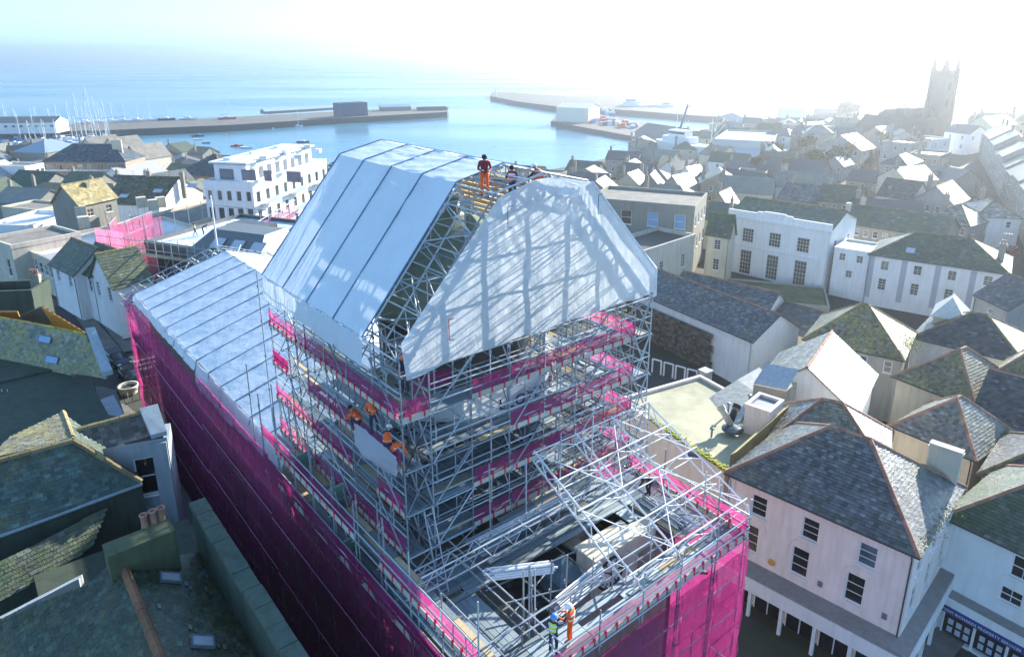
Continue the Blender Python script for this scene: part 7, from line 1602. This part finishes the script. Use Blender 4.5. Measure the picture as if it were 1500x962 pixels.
# ------------------------------------------------------------------ the far town: every house its own
WALLS = [('white', M_RWHITE), ('cream', M_RCREAM), ('grey', M_RGREY), ('brown', M_OFF), ('stone', M_LSTONE)]
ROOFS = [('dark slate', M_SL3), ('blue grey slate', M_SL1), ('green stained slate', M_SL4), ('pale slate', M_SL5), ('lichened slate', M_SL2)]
FAR = [  # x0, y0, x1, y1, eave height, depth, kind, wall, roof, rise, label
 (1236, 325, 1380, 348, 7.0, 11, 'gable', 3, 2, 2.8, 'long green roofed brick range just behind the banded white house'),
 (1200, 292, 1262, 298, 6.5, 9, 'gable', 3, 2, 3.0, 'green roofed range right behind the classical hall'),
 (1140, 288, 1206, 298, 6.0, 9, 'gable', 3, 1, 3.0, 'dark roofed terrace behind the classical hall parapet'),
 (1285, 285, 1336, 292, 6.0, 10, 'gable', 0, 0, 3.4, 'brown roofed house with a white lean to wall in mid town'),
 (1338, 292, 1398, 300, 6.0, 11, 'gablef', 2, 1, 3.6, 'grey gabled house with a bright right slope near the street'),
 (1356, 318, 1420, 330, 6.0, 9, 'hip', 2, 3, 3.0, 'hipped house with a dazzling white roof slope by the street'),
 (1292, 208, 1334, 212, 9.0, 12, 'flat', 2, 0, 0, 'tall grey flat roofed block in front of the church'),
 (1332, 202, 1366, 206, 7.5, 9, 'flat', 0, 0, 0, 'white square block on the roofs before the church'),
 (1290, 238, 1330, 242, 9.5, 12, 'hip', 2, 0, 2.0, 'tall grey house with a pale bay window in mid town'),
 (1332, 226, 1378, 230, 8.0, 12, 'flat', 3, 0, 0, 'brown flat roofed warehouse with white parapet by the street'),
 (1200, 214, 1262, 220, 6.5, 12, 'gablef', 2, 1, 4.5, 'wide grey gabled chapel with a bright right slope'),
 (1264, 196, 1300, 200, 6.0, 11, 'gablef', 2, 1, 3.2, 'low gabled hall beside the grey block'),
 (1150, 248, 1200, 254, 6.0, 9, 'gable', 3, 0, 3.2, 'dark house with two white dormer windows'),
 (1208, 240, 1236, 243, 5.5, 8, 'gablef', 2, 1, 2.6, 'small white gabled cottage before the wide chapel'),
 (1108, 246, 1146, 250, 5.5, 9, 'gable', 3, 0, 2.6, 'dark roofed house left of the one with dormers'),
 (1120, 196, 1158, 200, 7.0, 11, 'hip', 0, 0, 2.6, 'white hipped house above the pale warehouse'),
 (1158, 194, 1196, 198, 7.0, 11, 'gable', 3, 0, 3.0, 'dark gabled house right of the white hipped one'),
 (1160, 176, 1208, 178, 7.0, 12, 'gable', 0, 1, 3.0, 'pale long house on the left flank of the church hill'),
 (1196, 165, 1256, 166, 7.0, 12, 'gable', 3, 0, 2.6, 'dark terrace skyline left of the church'),
 (1256, 168, 1290, 168, 6.5, 12, 'hip', 2, 4, 2.8, 'hipped house on the skyline beside the church'),
 (1222, 190, 1262, 193, 6.0, 10, 'gable', 1, 1, 2.8, 'cream terrace house halfway up the church hill'),
 (1262, 182, 1302, 184, 6.5, 10, 'gable', 2, 4, 2.6, 'grey terrace below the church nave'),
 (1394, 160, 1440, 163, 7.5, 14, 'hip', 3, 0, 4.0, 'broad dark hipped hall just right of the church tower'),
 (1436, 164, 1462, 168, 7.0, 12, 'hip', 3, 0, 3.2, 'dark hipped house at the right end of the church skyline'),
 (1384, 192, 1420, 196, 7.5, 9, 'gable', 0, 0, 2.4, 'tall pale terrace at the head of the street'),
 (900, 268, 938, 272, 5.5, 8, 'gablef', 1, 4, 3.6, 'cream gabled cottage behind the office block roof, left one'),
 (936, 272, 968, 274, 5.5, 8, 'gablef', 3, 3, 3.6, 'brown gabled cottage with a lit slope behind the office block'),
 (966, 276, 1002, 282, 5.5, 8, 'gablef', 3, 3, 4.2, 'steep brown gable with a dazzling slope behind the office block'),
 (990, 258, 1018, 262, 5.0, 8, 'gablef', 0, 3, 3.6, 'white cottage with a silver slope beside the steep brown gable'),
 (1012, 268, 1052, 276, 5.0, 8, 'gable', 3, 0, 3.0, 'brown roofed cottage between the silver slope and the classical hall'),
 (1044, 262, 1108, 272, 5.0, 9, 'gable', 3, 0, 3.2, 'long dark roofed row left of the bare orange tree'),
 (1036, 300, 1068, 304, 6.5, 7, 'gablef', 3, 3, 3.2, 'narrow cottage with a brilliant slope left of the classical hall'),
 (860, 270, 905, 274, 4.5, 9, 'flat', 1, 0, 0, 'pale flat roof behind the shoulder of the wrapped gable'),
 (1060, 246, 1104, 250, 5.0, 8, 'gable', 2, 1, 2.6, 'grey row under the pale warehouse'),
 (1402, 300, 1430, 316, 6.5, 8, 'hip', 0, 3, 2.4, 'white edged house stepping up the left of the street'),
 (1306, 258, 1350, 266, 5.5, 10, 'gable', 3, 0, 2.6, 'dark roofed house below the tall grey one'),
 (1352, 258, 1396, 266, 5.5, 10, 'gable', 2, 1, 2.6, 'grey roofed house beside the street in mid town'),
 (1240, 262, 1290, 268, 4.5, 9, 'gable', 3, 0, 2.6, 'low dark house under the chimney smoke'),
]
for x0, y0, x1, y1, h, dp, kd, wl, rf, rise, lb in FAR:
    wn = [] if kd == 'flat' and x1 - x0 < 30 else [('f', max(1, int((x1 - x0) / 14)), [(-2.2, 1.3)] + ([(-5.2, 1.4)] if h > 6 else []), .95, 1, 2), ('r', 2, [(-2.2, 1.3)], .9, 1, 2)]
    hp(lb, (x0, y0), (x1, y1), h, dp, kd, rise, wall=WALLS[wl][1], roof=ROOFS[rf][1], slate=(.7, .55) if y0 > 280 else None, wins=wn, parapet=.4, chim=[(1.2, dp * .5, rise + 1.3, 2)] if kd != 'flat' and rnd.random() < .75 else [(2, 2, 1.8, 2)])
# street running up to the right, with its terraces
s0, s1 = gp(1500, 470), gp(1392, 205)
dS = (s1 - s0).normalized(); nS = Vector((-dS.y, dS.x, 0)); strip('street', [tuple((s0 - dS * 40)[:2]), tuple(s0[:2]), tuple(s1[:2]), tuple((s1 + dS * 60)[:2])], 7, .10, M_ASPHALT)
LS = (s1 - s0).length; k = 0; x = -22
NTH = ['first', 'second', 'third', 'fourth', 'fifth', 'sixth', 'seventh', 'eighth', 'ninth', 'tenth', 'eleventh', 'twelfth', 'thirteenth', 'fourteenth', 'fifteenth', 'sixteenth']
while x < LS + 20 and k < 16:
    wl_ = rnd.uniform(9, 13); a = s0 + dS * (x + wl_) - nS * 5.2; b = s0 + dS * x - nS * 5.2
    g0 = min(gz(a.x, a.y), gz(b.x, b.y)); ze = g0 + rnd.uniform(7.5, 9.0); a.z = b.z = ze; wi = rnd.choice([3, 1, 2, 2, 3])
    house(f'{WALLS[wi][0]} terraced house, {NTH[k]} up the right side of the long street to the church', a, b, ze, 10, 'gable', 3.2, wall=WALLS[wi][1], roof=rnd.choice(ROOFS)[1], zg=g0 - 1, slate=(.6, .5) if k < 5 else None, wins=[('f', 3, [(-2.4, 1.5), (-5.4, 1.7)], 1.0, 1, 2), ('l', 2, [(-2.4, 1.4)], 1, 1, 2)], chim=[(.6, 5, 4.4, 3)], world=True, group='terraced houses up the right side of the street') if False else None
    # facade turned to the street: front corners run from far to near
    house(f'{WALLS[wi][0]} terraced house, {NTH[k]} up the right side of the long street to the church', b + (b - a) * 0, b + (a - b), ze, -10, 'gable', 3.2, world=True) if False else None
    A1_, B1_ = (s0 + dS * (x + wl_) - nS * 5.2), (s0 + dS * x - nS * 5.2); A1_.z = B1_.z = ze
    house(f'{WALLS[wi][0]} terraced house, {NTH[k]} up the right side of the long street to the church', A1_, B1_, ze, 10, 'gable', 3.2, wall=WALLS[wi][1], roof=ROOFS[(0, 2, 4)[rnd.randrange(3)]][1], zg=g0 - 1, slate=(.6, .5) if k < 5 else None, wins=[('f', 3, [(-2.4, 1.5), (-5.4, 1.7)], 1.0, 1, 2), ('r', 2, [(-2.4, 1.4)], 1, 1, 2)], chim=[(.6, 5, 4.6, 3)], world=True, ov=.15)
    x += wl_ + .15; k += 1
# fill the rest of the hillside and town, keeping clear of what already stands
def free(x, y, r): return all((x - a) ** 2 + (y - b) ** 2 > (r + c) ** 2 for a, b, c in HOUSES) and abs((Vector((x, y, 0)) - Vector((s0.x, s0.y, 0))).dot(nS)) > 7 + r * .6
cells = [(x + rnd.uniform(-4, 4), y + rnd.uniform(-4, 4)) for y in range(95, 460, 17) for x in range(-330, 340, 17)]
cells.sort(key=lambda c: c[1]); nf = 0; adj = ['low', 'tall', 'narrow', 'broad', 'plain', 'steep roofed', 'small', 'long']
def near_of(px_, py_):
    L_ = [(1377, 150, 'the church tower'), (1230, 215, 'the wide grey chapel'), (1090, 220, 'the pale warehouse'), (1140, 360, 'the classical hall'), (1330, 420, 'the banded white house'), (1310, 225, 'the tall grey flat block'), (120, 250, 'the brown hotel'), (370, 290, 'the white apartments'), (950, 340, 'the office block'), (1115, 262, 'the bare orange tree'), (1360, 325, 'the dazzling hipped roof'), (1440, 260, 'the long street'), (290, 245, 'the brown dormitory'), (30, 330, 'the white walled store'), (1000, 225, 'the dry dock')]
    return min(L_, key=lambda q: (q[0] - px_) ** 2 + (q[1] - py_) ** 2)
def to_px(p): d = p.y * CT - (p.z - CAM_H) * ST; return PX + FOC * p.x / d, PY - FOC * (p.y * ST + (p.z - CAM_H) * CT) / d
seen_l = {}
for x, y in cells:
    L_ = rnd.uniform(9, 15); dp = rnd.uniform(8, 10.5)
    cd = coast_d(x / y)
    if y > cd - 14 or not free(x, y, max(L_, dp) * .5): continue
    if gz(x, y) < -16.4 and x > 60: continue
    q = Vector((x, y, gz(x, y) + 6)); X_, Y_ = to_px(q)
    if not (-60 < X_ < 1560 and 140 < Y_ < 600): continue
    a_b = ABZ(Vector((x, y, 0)))
    if a_b[0] < 66 and -8 < a_b[1] < 26: continue
    if 480 < X_ < 860 and Y_ > 330: continue
    if 480 < X_ < 905 and Y_ < 250: continue
    if X_ < 480 and Y_ > 292: continue
    if X_ > 860 and Y_ > 345: continue
    a = AU * 0 + rnd.choice([-.35, -.25, .45, -.5, 1.1]) + rnd.uniform(-.08, .08); e = Vector((math.cos(a), math.sin(a), 0)); f = Vector((-e.y, e.x, 0))
    h = rnd.uniform(5.2, 7.6); g0 = gz(x, y); A1_ = Vector((x, y, 0)) - e * L_ / 2 - f * dp / 2; B1_ = A1_ + e * L_; ze = g0 + h; A1_.z = B1_.z = ze
    wi, ri = rnd.choice([0, 1, 2, 3, 3, 2]), rnd.randrange(5); kd = rnd.choice(['gable', 'gable', 'gablef', 'hip', 'flat']); lm = near_of(X_, Y_); side = 'left of' if X_ < lm[0] - 25 else ('right of' if X_ > lm[0] + 25 else ('beyond' if Y_ < lm[1] else 'in front of'))
    rl = {'flat': 'flat roofed', 'hip': 'hip roofed', 'gablef': 'gable fronted', 'gable': 'ridge roofed'}[kd]; nf += 1
    base = f'{adj[nf % 8]} {WALLS[wi][0]} {rl} house in {ROOFS[ri][0]} {side} {lm[2]}'; k = seen_l.get(base, 0); seen_l[base] = k + 1
    if k: base = base.replace(' house', ' back house' if k == 1 else ' corner house')
    if len(base.split()) > 16: base = base.replace('ridge roofed ', '').replace(adj[nf % 8] + ' ', '', 1)
    house(base, A1_, B1_, ze, dp, kd, rnd.uniform(2.6, 3.6), wall=WALLS[wi][1], roof=M_FELT if kd == 'flat' else ROOFS[ri][1], slate=None, zg=g0 - 1.2, world=True, group='ordinary town houses filling the slopes',
          wins=[('f', 2, [(-2.2, 1.3)], 1.0, 1, 2)] + ([('f', 2, [(-5.0, 1.3)], 1.0, 1, 2)] if h > 6.2 else []), chim=[(.8, dp / 2, 4.4, 2)] if kd != 'flat' else [], parapet=.4)
print('filler houses', nf, 'houses', len(HOUSES))
# garden and street trees, cars up the long street, lamp post at the shop corner
tp = [(1010, 300), (1086, 286), (1150, 270), (1260, 276), (1215, 262), (1300, 300), (1240, 250), (1180, 230), (1290, 226), (1345, 240), (1320, 186), (1240, 180), (1420, 178), (1350, 176), (1400, 176), (1446, 172), (60, 282), (20, 248), (240, 262), (1130, 236)]
tl = ['tree behind the narrow bright cottage', 'tree in the gardens below the pale warehouse', 'tree beside the house with dormers', 'tree under the chimney smoke', 'tree in front of the small white gabled cottage', 'tree behind the banded white house', 'tree at the foot of the wide chapel', 'tree left of the wide chapel', 'tree before the tall grey flat block', 'tree beside the brown flat roofed warehouse', 'churchyard tree under the nave', 'churchyard tree at the left end of the church', 'churchyard tree right of the tower', 'churchyard tree directly below the tower', 'churchyard tree beside the broad hipped hall', 'last tree on the church skyline', 'tree between the green roofed hall and the hotel', 'tree by the white gabled building at the left', 'tree at the back of the brown slate roof', 'tree beside the dock houses under the warehouse']
for i, ((x, y), lb) in enumerate(zip(tp, tl)):
    q = gp(x, y, 0); tree(('bare brown ', 'dark evergreen ', 'olive ')[i % 3] + lb, q, rnd.uniform(7, 11) if y > 190 else 15, rnd.uniform(4, 6) if y > 190 else 9, (M_TWIG, M_LEAFG, M_LEAFO)[i % 3], i % 3 != 1 and y > 190, n=900 if y > 190 else 2200, tw=1.6 if y > 190 else 2.2)
for i in range(7):
    q = s0 + dS * (4 + i * 11.5) - nS * 2.6 * (1 if i % 2 else -1); q.z = ground_bi(q.x, q.y) + .12
    car(('white', 'dark', 'blue', 'red', 'silver', 'dark', 'white')[i] + ' car parked in the long street, ' + NTH[i] + ' from the bottom', q, math.atan2(dS.y, dS.x), [BM['white'], BM['dark'], BM['blue'], BM['red'], M_LEAD, BM['navy'], BM['white']][i], 'cars parked up the long street')
q = gp(1247, 925, .15); lp = thing('street_lamp', q, 'black ornate street lamp outside the pink corner building', 'street lamp'); m = MB(); m.lathe(q, [(.18, 0), (.16, .5), (.08, .6), (.055, 2.6), (.05, 3.0)], 12); m.build('post', M_BOOT, lp, True)
m = MB(); m.lathe(q + Z * 3.0, [(.08, 0), (.20, .1), (.26, .5), (.30, .52), (.1, .72), (.03, .85)], 8); m.build('lantern', M_BOOT, lp); m = MB(); m.tube(q + Z * 2.7 - V * .3, q + Z * 2.7 + V * .3, .025, 6); m.build('ladder_bar', M_BOOT, lp)
# lamp of smoke from a chimney in mid town
m = MB(); sp = at_dist(1238, 256, at(1238, 262, -4).y); path = [sp + Vector((i * 1.3, i * .6, i * .55 + .1 * i * i * .25)) for i in range(9)]
m.lathe((0, 0, 0), [(.001, 0), (.25, .05), (.5, .3), (.8, .7), (1.0, .9), (.001, 1.0)], 10); mv = []
for v in m.v:
    t = v[2] * 8; i = min(7, int(t)); c_ = path[i].lerp(path[i + 1], t - i); mv.append((c_.x + v[0] * .4 * (1 + t * .35), c_.y + v[1] * 1.2, c_.z + v[0] * -.2 + v[1] * (.5 + t * .25)))
m.v = mv; s = NT('chimney smoke'); pv = s.n("VolumePrincipled", {'Color': (.9, .95, 1, 1), 'Density': .35, 'Anisotropy': .3}); s.t.links.new(pv.outputs[0], s.out.inputs['Volume']); m.build('smoke', s.m, None, kind='stuff')
# a few gulls' worth of small harbour buoys
for i, (x, y) in enumerate(((230, 190), (267, 191), (400, 189), (330, 199), (505, 180), (538, 178), (900, 212))):
    m = MB(); m.lathe(sw_p(x, y), [(.05, 0), (.55, .25), (.6, .6), (.3, 1.0), (.05, 1.1)], 8); tag(m.build('buoy', BM['orange' if i % 2 else 'white'], None, True), ('white buoy by the marina end of the left pier', 'orange buoy off the left pier wall', 'white buoy below the long glazed pier shed', 'orange buoy left of the red motor boat', 'white buoy off the dark pier building', 'orange buoy under the short arched shed', 'white buoy in the water beside the wharf')[i], 'buoy', 'mooring buoys in the harbour')
